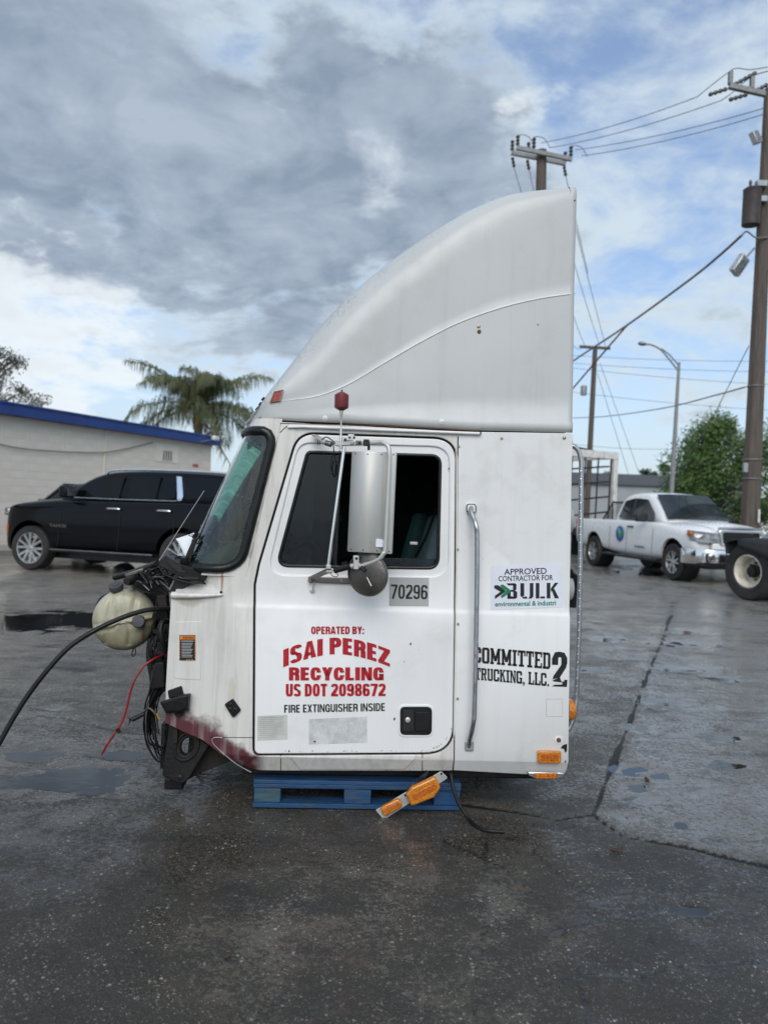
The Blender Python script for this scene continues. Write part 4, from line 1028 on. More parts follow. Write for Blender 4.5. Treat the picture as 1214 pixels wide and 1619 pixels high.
# slab lettering drawn stroke by stroke
sl_, se = .30, .17
def stem(x0, x1, y0=0, y1=1): return [(x0, y0), (x1, y0), (x1, y1), (x0, y1)]
GL = {
 'C': [stem(.0, .32, .12, .88), [(.0, .12), (.16, 0), (.84, 0), (1, .12), (1, .16), (.0, .16)], [(.0, .84), (1, .84), (1, .88), (.84, 1), (.16, 1), (.0, .88)], stem(.68, 1, .14, .36), stem(.68, 1, .62, .86)],
 'O': [stem(.0, .34, .12, .88), stem(.66, 1, .12, .88), [(.0, .12), (.16, 0), (.84, 0), (1, .12), (1, .15), (.0, .15)], [(.0, .85), (1, .85), (1, .88), (.84, 1), (.16, 1), (.0, .88)]],
 'M': [stem(.06, .28), stem(.72, .94), [(.06, 1), (.28, 1), (.62, .2), (.38, .2)], [(.94, 1), (.72, 1), (.38, .2), (.62, .2)], stem(0, .36, 0, .13), stem(.64, 1, 0, .13), stem(0, .24, .87, 1), stem(.76, 1, .87, 1)],
 'I': [stem(.25, .75), stem(0, 1, 0, .13), stem(0, 1, .87, 1)],
 'T': [stem(.33, .67), stem(.16, .84, 0, .13), stem(0, 1, .86, 1), stem(0, .17, .66, 1), stem(.83, 1, .66, 1)],
 'E': [stem(.08, .40), stem(0, 1, 0, .14), stem(0, 1, .86, 1), stem(.83, 1, 0, .32), stem(.83, 1, .68, 1), stem(.3, .72, .44, .57)],
 'D': [stem(.08, .38), [(0, 0), (.82, 0), (1, .14), (1, .16), (0, .14)], [(0, .86), (1, .84), (1, .86), (.82, 1), (0, 1)], stem(.68, 1, .13, .87)],
 'R': [stem(.06, .36), stem(0, .44, 0, .13), [(0, .86), (.95, .86), (.8, 1), (0, 1)], stem(.64, .95, .55, .92), stem(.3, .9, .46, .58), [(.45, .5), (.72, .5), (.9, .1), (1, .1), (1, 0), (.66, 0)]],
 'U': [stem(.06, .36, .1, 1), stem(.64, .94, .1, 1), [(.06, .12), (.2, 0), (.8, 0), (.94, .12), (.94, .15), (.06, .15)], stem(0, .42, .87, 1), stem(.58, 1, .87, 1)],
 'K': [stem(.06, .36), stem(0, .42, 0, .13), stem(0, .42, .87, 1), [(.34, .42), (.34, .62), (.68, 1), (.96, 1)], [(.46, .58), (.66, .68), (1, 0), (.66, 0)], stem(.58, 1, .88, 1), stem(.58, 1, 0, .12)],
 'N': [stem(.06, .28), stem(.72, .94), [(.06, 1), (.32, 1), (.94, 0), (.68, 0)], stem(0, .36, 0, .13), stem(.62, 1, .87, 1), stem(0, .2, .87, 1)],
 'G': [stem(.0, .32, .12, .88), [(.0, .12), (.16, 0), (1, 0), (1, .16), (.0, .16)], [(.0, .84), (1, .84), (1, .88), (.84, 1), (.16, 1), (.0, .88)], stem(.68, 1, .0, .46), stem(.52, 1, .36, .48), stem(.68, 1, .66, .86)],
 'L': [stem(.08, .42), stem(0, .5, .87, 1), stem(0, 1, 0, .14), stem(.8, 1, 0, .36)],
 ',': [[(.1, .16), (.9, .16), (.9, -.02), (.3, -.18), (.1, -.14), (.45, 0), (.1, 0)]],
 '.': [stem(.1, .9, 0, .16)],
 '2': [[(.02, .62), (.02, .80), (.2, .98), (.5, 1.0), (.8, .97), (.98, .82), (.98, .66), (.62, .70), (.60, .84), (.42, .84), (.40, .62)], [(.98, .68), (.9, .54), (.52, .26), (.06, .20), (.12, .30), (.60, .62), (.62, .72)], [(.04, .16), (.52, .27), (.62, .15), (.80, .15), (.80, .2), (1.0, .2), (.97, 0), (.02, 0), (.20, .05), (.66, .06), (.70, .12), (.2, .14)]],
}
def slab_text(body, quad, parent, widths=None):
    wd = {'I': .62, ',': .4, '.': .38, ' ': .42, 'M': 1.35, '2': 1.0}; gap = .10
    tot = sum(wd.get(ch, 1.0) + gap for ch in body) - gap; x = 0
    tl, tr, br, bl = [Vector(q) for q in quad]; quads = []
    for ch in body:
        w = wd.get(ch, 1.0)
        for poly in GL.get(ch, []):
            q = []
            for a, b_ in poly:
                A = (x + a * w) / tot; p = (bl * (1 - A) + br * A) * (1 - b_) + (tl * (1 - A) + tr * A) * b_; q.append((p.x, p.y))
            quads.append(q)
        x += w + gap
    return rects('lettering', quads, INK, parent, .0022)
slab_text('COMMITTED', [(748.5, 1022.3), (870, 1032), (869.5, 1058), (748.5, 1047.3)], cab)
slab_text('TRUCKING, LLC.', [(750.5, 1055.3), (868, 1064.5), (868, 1085), (750.5, 1074.3)], cab)
slab_text('2', [(872, 1030), (897, 1030.5), (896.5, 1086), (871.5, 1085)], cab)
# warning sticker on the wing
st = sticker('warning_sticker', Q(284, 1004, 309, 1044, 0), INK, cab, .0062)
rects('warning_header', [Q(285, 1005, 308.5, 1011)], M['orange_ink'], st, .0070)
decal('lettering', 'WARNING', Q(288.5, 1006, 307.5, 1010.2), INK, st, .02, .0078)
rects('hazard_border', [Q(284 + 24.2 * e, 1012.5 + 4.2 * k, 285.2 + 24.2 * e, 1014.8 + 4.2 * k) for e in (0, 1) for k in range(7)] + [Q(295 + 4 * k, 1042.5, 297.4 + 4 * k, 1044) for k in range(3)], M['orange_ink'], st, .0070)['kind'] = 'stuff'
rects('printed_lines', [Q(287, 1013, 306.5, 1014.2)] + [Q(287.5, 1016.6 + 2.4 * k, 305 - (k * 5) % 4, 1017.5 + 2.4 * k) for k in range(10)], M['decal_grey'], st, .0070)
rects('ghost_outline', [Q(863, 1105, 863.5, 1133), Q(863, 1105, 889, 1105.4), Q(888.6, 1105, 889, 1133), Q(863, 1132.6, 889, 1133)], M['faint_ink'], cab, .0012)
# blistered residue on the red lettering, chips
rects('tape_scrap', [[(560, 1071), (566, 1069.5), (572, 1073), (570, 1080), (563, 1079)], [(561, 1098), (572, 1097), (572, 1108), (562, 1110)], [(544, 1075), (552, 1073), (554, 1077), (547, 1079)]], M['decal_white'], door, .0014)['kind'] = 'stuff'
chip = [[(896, 1176), (889.5, 1178), (886, 1183), (891, 1184), (893.5, 1190), (896, 1187)], [(892.5, 1203), (894.5, 1202), (894.5, 1206), (893, 1206)], [(648, 1016), (650.5, 1017), (649.5, 1020), (648, 1019.5)], [(622, 1136), (625, 1134), (624.5, 1138), (622.5, 1139.5)], [(495, 1172), (500, 1171), (498, 1174.5)], [(638, 1045), (640, 1046), (639, 1047.5)]]
rects('paint_chip', chip, M['dark_steel'], cab, .0028)['kind'] = 'stuff'

cr_ = random.Random(12); bits = []
def bit(x_, y_, s_): return [(x_ + s_ * math.cos(a) * cr_.uniform(.5, 1.3), y_ + s_ * .6 * math.sin(a) * cr_.uniform(.5, 1.3)) for a in [k * math.pi / 3 for k in range(6)]]
for k in range(26): bits.append(bit(cr_.uniform(450, 690), cr_.uniform(1186.5, 1189) , cr_.uniform(.4, 1.3)))
for k in range(14): a = cr_.uniform(0, 1.5); bits.append(bit(672 + 42 * math.sin(a) - cr_.uniform(0, 2), 1145 + 42 * math.cos(a) - 1.5, cr_.uniform(.4, 1.1)))
for k in range(30): bits.append(bit(cr_.uniform(446, 714), cr_.uniform(1217, 1221), cr_.uniform(.5, 1.6)))
for k in range(22): bits.append(bit(cr_.uniform(420, 890), cr_.uniform(700, 1180), cr_.uniform(.25, .55)))
for k in range(10): bits.append(bit(708 + 2 * k / 10 + cr_.uniform(-.6, .6), 726 + 15 * k / 10, .6))
rects('edge_chips', bits, M['dark_steel'], cab, .0029)['kind'] = 'stuff'
# ------------------------------------------------------------------ rivets and bolts of the side
for px, py, r_, m_ in ((725.5, 705.5, .006, M['screw']), (793, 693, .006, M['screw']), (891.5, 692, .008, M['screw']), (723.7, 868.5, .0055, M['screw']), (724, 986.5, .0058, M['screw']), (723, 1104.5, .0058, M['screw']), (709.3, 741, .0035, M['dark_steel'])):
    bolt(px, py, r_, m_, cab, 'rivet', .006)
mb = MB(); p = S(882.7, 1170, .0); mb.lathe([(.019, -.001), (.019, .002), (.014, .003), (.012, .001)], p, (0, -1, 0), 20); mb.build('washer', M['cab_white'], cab)
bolt(882.7, 1170, .0105, M['rust'], cab, 'bolt', .009)

# ------------------------------------------------------------------ door handle
hq = fillet([(632, 1116, 8), (682.5, 1116, 9), (682, 1161, 9), (632, 1160.5, 8)], 5)
plate('handle_surround', cpoly(fillet([(628.5, 1113, 11), (685.5, 1113, 12), (685, 1164, 12), (629, 1164, 11)], 5)), M['door_white'], door, -.0145, .006, .0028)
hd = plate('door_handle', cpoly(hq), M['black_plastic'], door, -.018, .012, .004)
plate('paddle', cpoly(fillet([(655.5, 1123.5, 3), (679.5, 1124, 5), (679, 1154, 6), (655, 1153.5, 3)], 4)), M['black_plastic'], hd, -.026, .014, .003)
plate('handle_cup', cpoly(fillet([(636.5, 1121, 3), (653.5, 1121, 3), (653.5, 1154, 3), (636.5, 1154, 3)], 4)), M['trim_black'], hd, -.0195, .006, .001)
mb = MB(); mb.lathe([(.0125, 0), (.0125, .005), (.010, .007), (.002, .007)], C(644.5, 1138, -.020), (0, -1, 0), 18); mb.build('lock_cylinder', M['stainless'], hd)

# ------------------------------------------------------------------ mirror set with CB antenna
MV = -.24
mir = empty('mirror_set', (0, 0, 0), 0, cab)
# west-coast mirror head: bowed stainless back, flat rim towards the rear
def mh(t, k):
    px = 556.5 + 71 * k; py0 = 713.5 + 1.5 * k; py1 = 872 + 4 * k
    x = px - 7.5 * t + (0 if k < .99 else 0)
    return (x, py0 + (py1 - py0) * t)
prof = [(0.0, .015), (.06, -.020), (.16, -.047), (.30, -.062), (.45, -.066), (.60, -.060), (.74, -.046), (.74, -.038), (.82, -.036), (.82, -.030), (.90, -.028), (.90, -.022), (.97, -.022), (1.0, -.018), (1.0, .05), (.5, .07), (.06, .055)]
ringsm = []
for t in (0, .012, .988, 1):
    sc_ = .97 if t in (0, 1) else 1
    ringsm.append([C(*mh(t, .5 + (k - .5) * sc_), MV + dv * sc_) for k, dv in prof])
mb = MB(); mb.loft(ringsm); head = mb.build('mirror_head', M['stainless'], mir, 28)
for k in (.08, .35, .66, .93):
    for t in (.012, .988):
        dv = float(np.interp(k, [p[0] for p in prof[:13]], [p[1] for p in prof[:13]]))
        mb = MB(); mb.lathe([(.003, 0), (.003, .002), (.001, .003)], C(*mh(t + (.012 if t < .5 else -.012), k), MV + dv), (0, -1, 0), 8); mb.build('screw', M['dark_steel'], head)
tagp = [(590.5, 857), (594, 852), (598, 851.5), (606, 853.5), (606, 865), (596, 865), (590, 862), (587.5, 859)]
mb = MB(); mb.prism([C(a, b_, MV - .0575) for a, b_ in tagp], (0, .003, 0)); mb.build('maker_plate', M['decal_white'], head)
# U-shaped tube arm
mb = MB(); mb.tube(spl([C(585, 700, MV - .01), C(600, 699, MV - .03), C(606, 700, MV - .045), C(613.5, 706, MV - .06), C(615.5, 718, MV - .066), C(615, 740, MV - .066), C(609, 862, MV - .066), C(606.5, 874, MV - .066), C(599, 884, MV - .06), C(585, 890, MV - .045), C(567, 896, MV - .03)], 6), .0098, 12)
mb.build('loop_tube', M['stainless'], mir, 60)
# polished stay
mb = MB(); mb.tube([C(544.5, 706, MV + .02), C(519.5, 893, MV + .02)], .0078, 12); mb.build('stay_rod', M['chrome'], mir, 60)
mb = MB(); mb.box(C(519.5, 896, MV + .02), (.022, .03, .02)); mb.box(C(521, 903, MV + .03), (.03, .03, .012)); mb.build('stay_clamp', M['stainless'], mir, bevel=.003)
# lower arm, with black grip
mb = MB(); mb.tube(spl([C(493, 914, -.012), C(500, 911, -.06), C(515, 904, -.14), C(521, 902.5, MV + .02)], 5), .012, 10); mb.build('lower_arm', M['grey_metal'], mir, 60)
mb = MB(); mb.tube([C(529, 902, MV + .01), C(554, 895.5, MV - .02)], .0135, 12); mb.build('arm_grip', M['black_rubber'], mir, 60)
mb = MB(); mb.tube([C(554, 895.5, MV - .02), C(570, 893, MV - .03)], .012, 10); mb.box(C(563, 892, MV - .03), (.024, .03, .045)); mb.box(C(563, 882, MV - .03), (.026, .022, .022)); mb.build('clamp', M['stainless'], mir, bevel=.003)
mb = MB(); mb.lathe([(.0062, -.002), (.0062, .004), (.001, .005)], C(563.5, 883, MV - .044), (0, -1, 0), 10); mb.build('clamp_bolt', M['black_plastic'], mir)
mb = MB(); mb.tube(spl([C(523, 906, MV), C(525, 910, MV), C(531, 912, MV), C(535, 908.5, MV), C(529, 905, MV)], 5), .0018, 6); mb.build('cable_loop', M['black_rubber'], mir)
mb = MB(); pl = [S(488, 912, .012), S(558, 914.5, .012), S(558, 923.5, .012), S(489, 920.5, .012)]; mb.prism(pl, (0, .014, 0)); mb.box(S(490.5, 916, .02), (.018, .02, .028)); mb.build('arm_base', M['grey_metal'], mir, bevel=.003)
for x_ in (501, 540): bolt(x_, 916.5 if x_ < 520 else 918, .006, M['screw'], mir, 'bolt', .006, (S(x_, 916.5 if x_ < 520 else 918, .012), Vector((0, -1, 0))))
mb = MB(); mb.tube([S(496.5, 920, .02), S(494, 934, .008)], .0028, 6); mb.lathe([(.014, 0), (.014, .002), (.004, .004)], S(494, 934, 0), (0, -1, 0), 16); mb.build('arm_tie', M['stainless'], mir)
# spot mirror seen from behind: shallow dished back with a press line, rolled rim
sc0 = C(580.5, 908, MV - .03); nrm = Vector((-.5, -.86, -.10)).normalized()
mb = MB(); mb.lathe([(.0965, -.014), (.0995, -.010), (.1005, -.004), (.0985, .002), (.095, .002), (.0935, -.003), (.090, -.001), (.070, .006), (.045, .011), (.02, .013), (.004, .0135)], sc0, nrm, 40); spotm = mb.build('spot_mirror', M['grey_metal'], mir, 60)
xa = nrm.orthogonal().normalized()
mb = MB(); mb.tube([sc0 + nrm * .0135 + Vector((.005, 0, -.01)), sc0 + nrm * .010 + Vector((.024, -.012, -.048))], .0024, 6); mb.build('press_line', M['stainless'], spotm)
mb = MB(); mb.tube([C(571, 896, MV - .04), C(577, 903, MV - .05)], .008, 8); mb.build('spot_clamp', M['black_plastic'], mir)
# upper bracket: folded arm, plates and clamps
mb = MB(); mb.bar(C(497, 688, -.02), C(518, 701, MV + .08), .030, .010); mb.bar(C(512, 699, -.08), C(560, 701, MV), .022, .014)
mb.box(C(551, 695, MV + .03), (.045, .05, .016)); mb.box(C(555, 690, MV + .05), (.030, .03, .018)); mb.bar(C(530, 702, MV + .03), C(585, 700, MV - .005), .020, .020)
mb.build('upper_arm', M['stainless'], mir, bevel=.003)
mb = MB(); mb.tube([C(515, 700, MV + .06), C(524, 703, MV + .05)], .013, 10); mb.build('pivot_sleeve', M['grey_metal'], mir)
mb = MB(); mb.box(C(579, 700, MV - .012), (.026, .034, .028)); mb.box(C(583, 708, MV - .012), (.012, .012, .022)); mb.build('rubber_clamp', M['black_rubber'], mir, bevel=.004)
mb = MB(); mb.box(C(567, 700.5, MV - .008), (.024, .03, .02)); mb.build('clamp', M['grey_metal'], mir, bevel=.003)
for x_, y_ in ((568, 700), (546, 695), (553, 692), (560, 692)):
    mb = MB(); mb.lathe([(.0055, 0), (.0055, .006), (.002, .007)], C(x_, y_, MV - .028), (0, -1, 0), 8); mb.build('bolt', M['dark_steel'], mir)
for x_ in (503.5, 506.5):
    mb = MB(); mb.tube([C(x_, 693, -.06), C(x_ - 1, 703, -.06)], .0026, 6); mb.build('bracket_pin', M['dark_steel'], mir)
mb = MB()
for q in ([(527, 702), (528, 715), (531, 729), (536, 727), (537, 712)], [(525, 720), (523, 735), (526, 748), (530, 744), (531, 728)], [(508, 696), (516, 691), (526, 697), (530, 702)]):
    mb.tube(spl([C(a, b_, MV + .05) for a, b_ in q], 5), .0028, 6)
mb.build('antenna_cable', M['black_rubber'], mir)
ant = empty('antenna', (0, 0, 0), 0, mir)
bA, tA = C(538.5, 710, MV + .02), C(540.5, 617, MV + .02); dA = (tA - bA).normalized(); LA = (tA - bA).length
def al(py): return LA * (710 - py) / 93.0
mb = MB(); mb.lathe([(.007, al(710)), (.007, al(692)), (.005, al(690)), (.006, al(680)), (.0035, al(676)), (.0035, al(662)), (.006, al(658)), (.0085, al(651)), (.0085, al(649))], bA, dA, 14); mb.build('antenna_mast', M['stainless'], mir)
mb = MB(); mb.lathe([(.006, al(650)), (.009, al(649.5)), (.0305, al(645)), (.0315, al(644)), (.0315, al(625)), (.029, al(623.5)), (.009, al(619.5)), (.0035, al(619)), (.0035, al(616.3)), (.001, al(616))], bA, dA, 28); mb.build('antenna_coil', M['red_plastic'], mir, 30)
bpy.data.objects.remove(ant)

# ------------------------------------------------------------------ grab bar on the sleeper
GV = -.075
mb = MB(); mb.tube(spl([S(744.3, 803, .006), C(744.5, 810, -.03), C(749, 821, GV + .02), C(752.5, 832, GV), C(754, 848, GV), C(753.8, 900, GV), C(752.5, 1000, GV), C(749.8, 1120, GV), C(748.5, 1140, GV), C(745.5, 1156, GV + .015), C(742.5, 1168, -.035), S(741.5, 1176, .006)], 5), .0118, 14); gb = mb.build('grab_bar', M['aluminium'], cab, 60)
plate('bar_foot', cpoly(fillet([(737, 795.5, 4), (751.5, 796, 5), (751.5, 812, 3), (737, 811.5, 3)], 4)), M['cab_white'], gb, -.014, .014, .003)
mb = MB(); mb.tube([(p[0], -.013, p[1]) for p in cpoly(fillet([(737, 797, 4), (751.3, 797, 5), (751.3, 810, 2), (737, 809, 2)], 4))], .0025, 6, closed=True); mb.build('foot_gasket', M['black_rubber'], gb)
mb = MB(); mb.lathe([(.0085, 0), (.0085, .003), (.004, .001)], C(744.3, 804.5, -.014), (0, -1, 0), 12); mb.build('bolt_hole', M['black_plastic'], gb)
plate('bar_foot', cpoly(fillet([(734.5, 1171, 2), (748, 1171, 2), (748, 1187, 3), (734.5, 1186.5, 3)], 4), -.011), M['aluminium'], gb, -.021, .010, .003)
mb = MB(); mb.lathe([(.0085, 0), (.0085, .004), (.003, .006)], C(741, 1179.5, -.021), (0, -1, 0), 8); mb.build('bolt', M['grey_metal'], gb)

# ------------------------------------------------------------------ lamps of the sleeper skirt
def pillow(px, depth, m, name, parent, v0, inset=.004):
    o = plate(name, cpoly(px, v0), m, parent, v0 - depth, depth, min(inset, depth * .45), bres=3); return o
b1 = pillow(fillet([(848, 1185.5, 4), (885.5, 1186, 4), (885, 1205.5, 5), (848.5, 1205, 5)], 5), .020, M['amber'], 'marker_lamp', cab, -.010, .006)
plate('lens_window', cpoly(fillet([(854, 1190, 2), (880, 1190, 2), (880, 1201.5, 2), (854, 1201.5, 2)], 3), -.012), M['amber_dark'], b1, -.0315, .004, .001)
b2 = pillow(fillet([(832.5, 1218, 5), (889.5, 1219, 5), (889, 1227, 4), (878, 1230, 4), (845, 1229.5, 4), (833.5, 1224, 3)], 4), .022, M['chrome'], 'marker_lamp', cab, .022, .006)
plate('lens', cpoly(fillet([(841.5, 1222, 2), (882.5, 1222.5, 2), (879, 1231.5, 3), (848, 1231, 3)], 4), -.002), M['amber_dark'], b2, -.004, .010, .003)
for k in range(5):
    for r_ in range(2):
        x_, y_ = 847.5 + k * 6.7, 1224.3 + r_ * 3.6
        plate('led', cpoly([(x_, y_), (x_ + 4.8, y_ + .1), (x_ + 4.6, y_ + 2.7), (x_ + .2, y_ + 2.6)], -.006), M['amber'], b2, -.0062, .003)
# ------------------------------------------------------------------ rear of the cab: pierced grab rail, round lamps, amber side lamp
RV = .10
mb = MB(); rp = spl([C(901, 705, RV), C(908, 706.5, RV), C(914.5, 714, RV), C(918, 728, RV), C(918.5, 750, RV), C(917, 874, RV), C(915.5, 985, RV), C(911.5, 1090, RV), C(909.5, 1115, RV), C(906, 1135, RV), C(900, 1150, RV), C(893, 1157, RV)], 6)
mb.tube(rp, .0125, 12); rail = mb.build('rear_rail', M['aluminium'], cab, 60)
for k in range(30):
    y_ = 745 + 12.6 * k; x_ = float(np.interp(y_, [728, 750, 874, 985, 1090, 1115], [918, 918.5, 917, 915.5, 911.5, 909.5]))
    mb = MB(); mb.lathe([(.0042, 0), (.0042, .002), (.001, .0025)], C(x_ - .6, y_, RV - .0125), (-.1, -1, 0), 8); mb.build('stud', M['chrome'], rail)
for y_, r_ in ((823, .075), (930, .07)):
    p = C(899, y_, .35); mb = MB(); mb.lathe([(r_, 0), (r_, .03), (r_ * .9, .048), (r_ * .5, .058), (.001, .06)], p + Vector((-.038, 0, 0)), (1, 0, 0), 24); mb.build('rear_lamp', M['decal_grey'], cab, 50)
mb = MB(); mb.lathe([(.055, 0), (.055, .02), (.045, .035), (.001, .04)], C(897, 1122, .12) + Vector((-.005, 0, 0)), (1, 0, 0), 20); mb.build('rear_lamp', M['amber'], cab, 50)
mb = MB(); mb.tube([C(900, 905, .3), C(907, 910, .33), C(905, 960, .34)], .02, 8); mb.build('rear_hose', M['black_rubber'], cab)

# ------------------------------------------------------------------ front end: scuttle, coolant tank, wiring, mounts
hr0 = random.Random(21)
# plastic scuttle scoop with wiper linkage
sc_top = [(251, 888), (262, 878), (285, 892), (300, 897), (313, 896), (330, 903), (330, 908), (324, 919), (300, 918.5), (275, 908), (262, 900), (252, 895)]
mb = MB(); a_ = [C(x_, y_, .02) for x_, y_ in sc_top]; b_ = [C(607 + (x_ - 607) * .985, y_ - 9, .26) for x_, y_ in sc_top]
mb.loft([a_, b_]); scut = mb.build('scuttle', M['black_plastic'], cab, 25, bevel=.004)
plate('scuttle_vent', cpoly([(262, 886), (268, 884), (289, 898), (286, 904)], .016), M['trim_black'], scut, .013, .004)
plate('scuttle_vent', cpoly([(268, 893), (276, 894), (296, 905), (284, 905)], .016), M['trim_black'], scut, .012, .004)
plate('scuttle_slot', cpoly(fillet([(291, 912, 1), (315, 912.5, 1), (314, 916, 1), (291, 915.5, 1)], 3), .016), M['trim_black'], scut, .014, .004)
mb = MB(); mb.tube(spl([C(252, 893, .04), C(258, 905, .03), (C(272, 913, .018)), C(300, 921, .014), C(322, 921, .014)], 5), .005, 8); mb.build('scuttle_rim', M['black_rubber'], scut)
mb = MB(); mb.prism([C(x_, y_, .05) for x_, y_ in ((278, 914), (301, 921), (286, 934), (268, 936))], (0, .05, 0)); mb.build('scuttle_bracket', M['black_plastic'], cab)
# wiper: arm base, spindle, wires
mb = MB(); mb.loft([[C(x_, y_, v_) for x_, y_ in q] for q, v_ in (([(288, 892), (300, 895), (312, 852), (306, 850)], .07), ([(288, 892), (300, 895), (312, 852), (306, 850)], .10))]); mb.build('wiper_arm', M['black_plastic'], cab, bevel=.004)
mb = MB(); mb.lathe([(.016, 0), (.02, .02), (.014, .04)], C(292, 893, .06), (0, -.3, 1), 12); mb.box(C(294, 897, .06), (.04, .04, .02)); mb.build('wiper_spindle', M['black_plastic'], cab)
mb = MB()
for k in range(9):
    x0 = 255 + 5 * k
    mb.tube(spl([C(x0, 896 - (k % 3) * 3, .10 + .02 * (k % 4)), C(x0 + 6, 880 + (k * 7) % 9, .10), C(x0 + 18, 876 + (k * 5) % 11, .14), C(x0 + 32, 884 + (k * 3) % 10, .10)], 5), .0022 + .0012 * (k % 2), 6)
mb.build('wiper_wiring', M['black_rubber'], cab)
mb = MB()
for k in range(10):
    a = k * 1.3; mb.tube(spl([C(307 + 3 * math.cos(a), 849 + 3 * math.sin(a), .1), C(312 + 6 * math.cos(a * 1.7), 847 + 6 * math.sin(a * 2.1), .09), C(305 + 7 * math.cos(a * .7), 852 + 8 * math.sin(a), .11)], 4), .0022, 5)
mb.build('wire_tangle', M['black_rubber'], cab)
mb = MB(); mb.tube([C(252, 886, .2), C(323, 776, .6)], .0018, 5); mb.build('aerial_whip', M['stainless'], cab)
# black bracket that carries the tank, fuse box
TV = .42
mb = MB(); mb.prism([C(x_, y_, TV + .09) for x_, y_ in ((208, 921), (212, 912), (238, 905), (264, 936), (269, 1005), (262, 1040), (250, 1030), (236, 1010), (215, 960))], (0, .06, 0)); mb.build('tank_bracket', M['black_plastic'], cab, bevel=.008)
mb = MB(); mb.bar(C(240, 907, TV + .06), C(266, 936, TV - .1), .012, .012); mb.box(C(222, 910, TV + .1), (.07, .05, .03)); mb.build('bracket_strut', M['dark_steel'], cab, bevel=.003)
mb = MB(); mb.tube(spl([C(211, 909, TV + .05), C(222, 904, TV + .03), C(236, 905, TV + .04)], 4), .012, 8); mb.build('pipe_stub', M['grey_metal'], cab)
mb = MB()
for k in range(14):
    x0, y0 = 232 + (k * 37) % 30, 900 + (k * 23) % 22
    mb.tube(spl([C(x0, y0, .3 + .03 * (k % 4)), C(x0 + 9, y0 - 6 + (k % 5) * 3, .3), C(x0 + 17, y0 + 5 - (k % 3) * 4, .34), C(268, 915 + k, .3)], 4), .0025 + .002 * (k % 3), 6)
mb.build('cowl_wiring', M['black_rubber'], cab)
mb = MB(); mb.tube(spl([C(182, 913, .7), C(205, 907, .62), C(228, 899, .5), C(249, 891, .35)], 5), .017, 10); mb.build('intake_hose', M['black_rubber'], cab, 60)
for k in range(18):
    x0, y0 = 205 + hr0.random() * 55, 903 + hr0.random() * 30
    mb = MB(); mb.tube(spl([C(x0, y0, .36 + .1 * hr0.random()), C(x0 + 12 * hr0.random(), y0 - 8 + 14 * hr0.random(), .34), C(x0 + 10 + 16 * hr0.random(), y0 + 12 * hr0.random(), .3)], 4), .002 + .004 * hr0.random(), 6); mb.build('cowl_wire', M['black_rubber'] if k % 4 else M['grey_metal'], cab, 60)
mb = MB(); mb.box(C(214, 905, .38), (.10, .04, .022), Matrix.Rotation(-.35, 3, 'Y')); mb.build('heater_valve', M['grey_metal'], cab, bevel=.006)
mb = MB(); mb.lathe([(.02, 0), (.024, .02), (.018, .05)], C(209, 918, .34), (-.3, -1, 0), 14); mb.build('hose_union', M['dark_steel'], cab)
# coolant tank
tcn = C(198, 979, TV); r0 = 47.5 / FPX * (D0 + TV)
axT = Vector((.12, -1, .05)).normalized()
pr = []
for k in range(41):
    a = -math.pi / 2 + math.pi * k / 40
    pr.append((r0 * max(abs(math.cos(a)), .0) ** .42 if k not in (0, 40) else .002, .085 * math.copysign(abs(math.sin(a)) ** .8, math.sin(a))))
mb = MB(); mb.lathe(pr, tcn, axT, 96); tme = mb.mesh('coolant_tank')
def seam_d(x, z): return -x * math.sin(.20) + z * math.cos(.20) + .012
for v in tme.vertices:                      # pressed ribs, moulded halves and the parting line
    d = v.co - tcn; h_ = d.dot(axT); x, z = d.x, d.z
    if h_ > 0:
        k = min(1, h_ / .05); s_ = seam_d(x, z); off = 0
        off += .010 * math.exp(-(s_ / .007) ** 2) - .006 * math.exp(-((s_ - .016) / .009) ** 2) - .006 * math.exp(-((s_ + .016) / .009) ** 2)
        for xc, w in ((-.062, .010), (.055, .012)): off -= .010 * math.exp(-((x - xc - .1 * z) / w) ** 2) * (1 if z * (1 if xc < 0 else 1) > -.12 else 0)
        off -= .006 * math.exp(-((x + .004) / .02) ** 2) * (z < -.03)
        v.co += axT * off * k
    else: v.co += axT * 0
mt, ntt, bt, _o = newmat('tank_two_tone')       # clouded polythene, darker below a slanted mid line
tcd = nn(ntt, 'ShaderNodeTexCoord'); ovt = tcd.outputs['Object']; spt = nn(ntt, 'ShaderNodeSeparateXYZ'); ntt.links.new(ovt, spt.inputs[0])
lev = mth(ntt, 'ADD', mth(ntt, 'SUBTRACT', spt.outputs[2], mth(ntt, 'MULTIPLY', spt.outputs[0], .2)), mth(ntt, 'MULTIPLY', noise(ntt, ovt, 9, 4), .05))
lz = tcn.z - .2 * tcn.x + .012
ct = mixc(ntt, mrange(ntt, lev, lz - .012, lz + .012), (.25, .235, .155), (.43, .41, .30))
ct = mixc(ntt, mth(ntt, 'MULTIPLY', mrange(ntt, noise(ntt, mapping(ntt, ovt, (1, 1, .5)), 11, 6, .65, .5), .48, .68), .6), ct, (.13, .11, .07))
ntt.links.new(ct, bt.inputs['Base Color']); bt.inputs['Roughness'].default_value = .36
bpt = nn(ntt, 'ShaderNodeBump', i_Strength=.3, i_Distance=.01); ntt.links.new(noise(ntt, ovt, 22, 4), bpt.inputs['Height']); ntt.links.new(bpt.outputs[0], bt.inputs['Normal'])
tank = link('coolant_tank', tme, mt, cab, 60)
xT = Vector((math.cos(.20), 0, math.sin(.20)))
mb = MB(); mb.tube([tcn + xT * (r0 * .93 * math.cos(a)) + Vector((0, 0, -.0135)) + axT * (.078 * abs(math.sin(a)) ** .4 + .0085) for a in [math.pi * k / 24 for k in range(2, 23)]], .0022, 6); mb.build('tank_seam', M['tank_stain'], tank, 60)
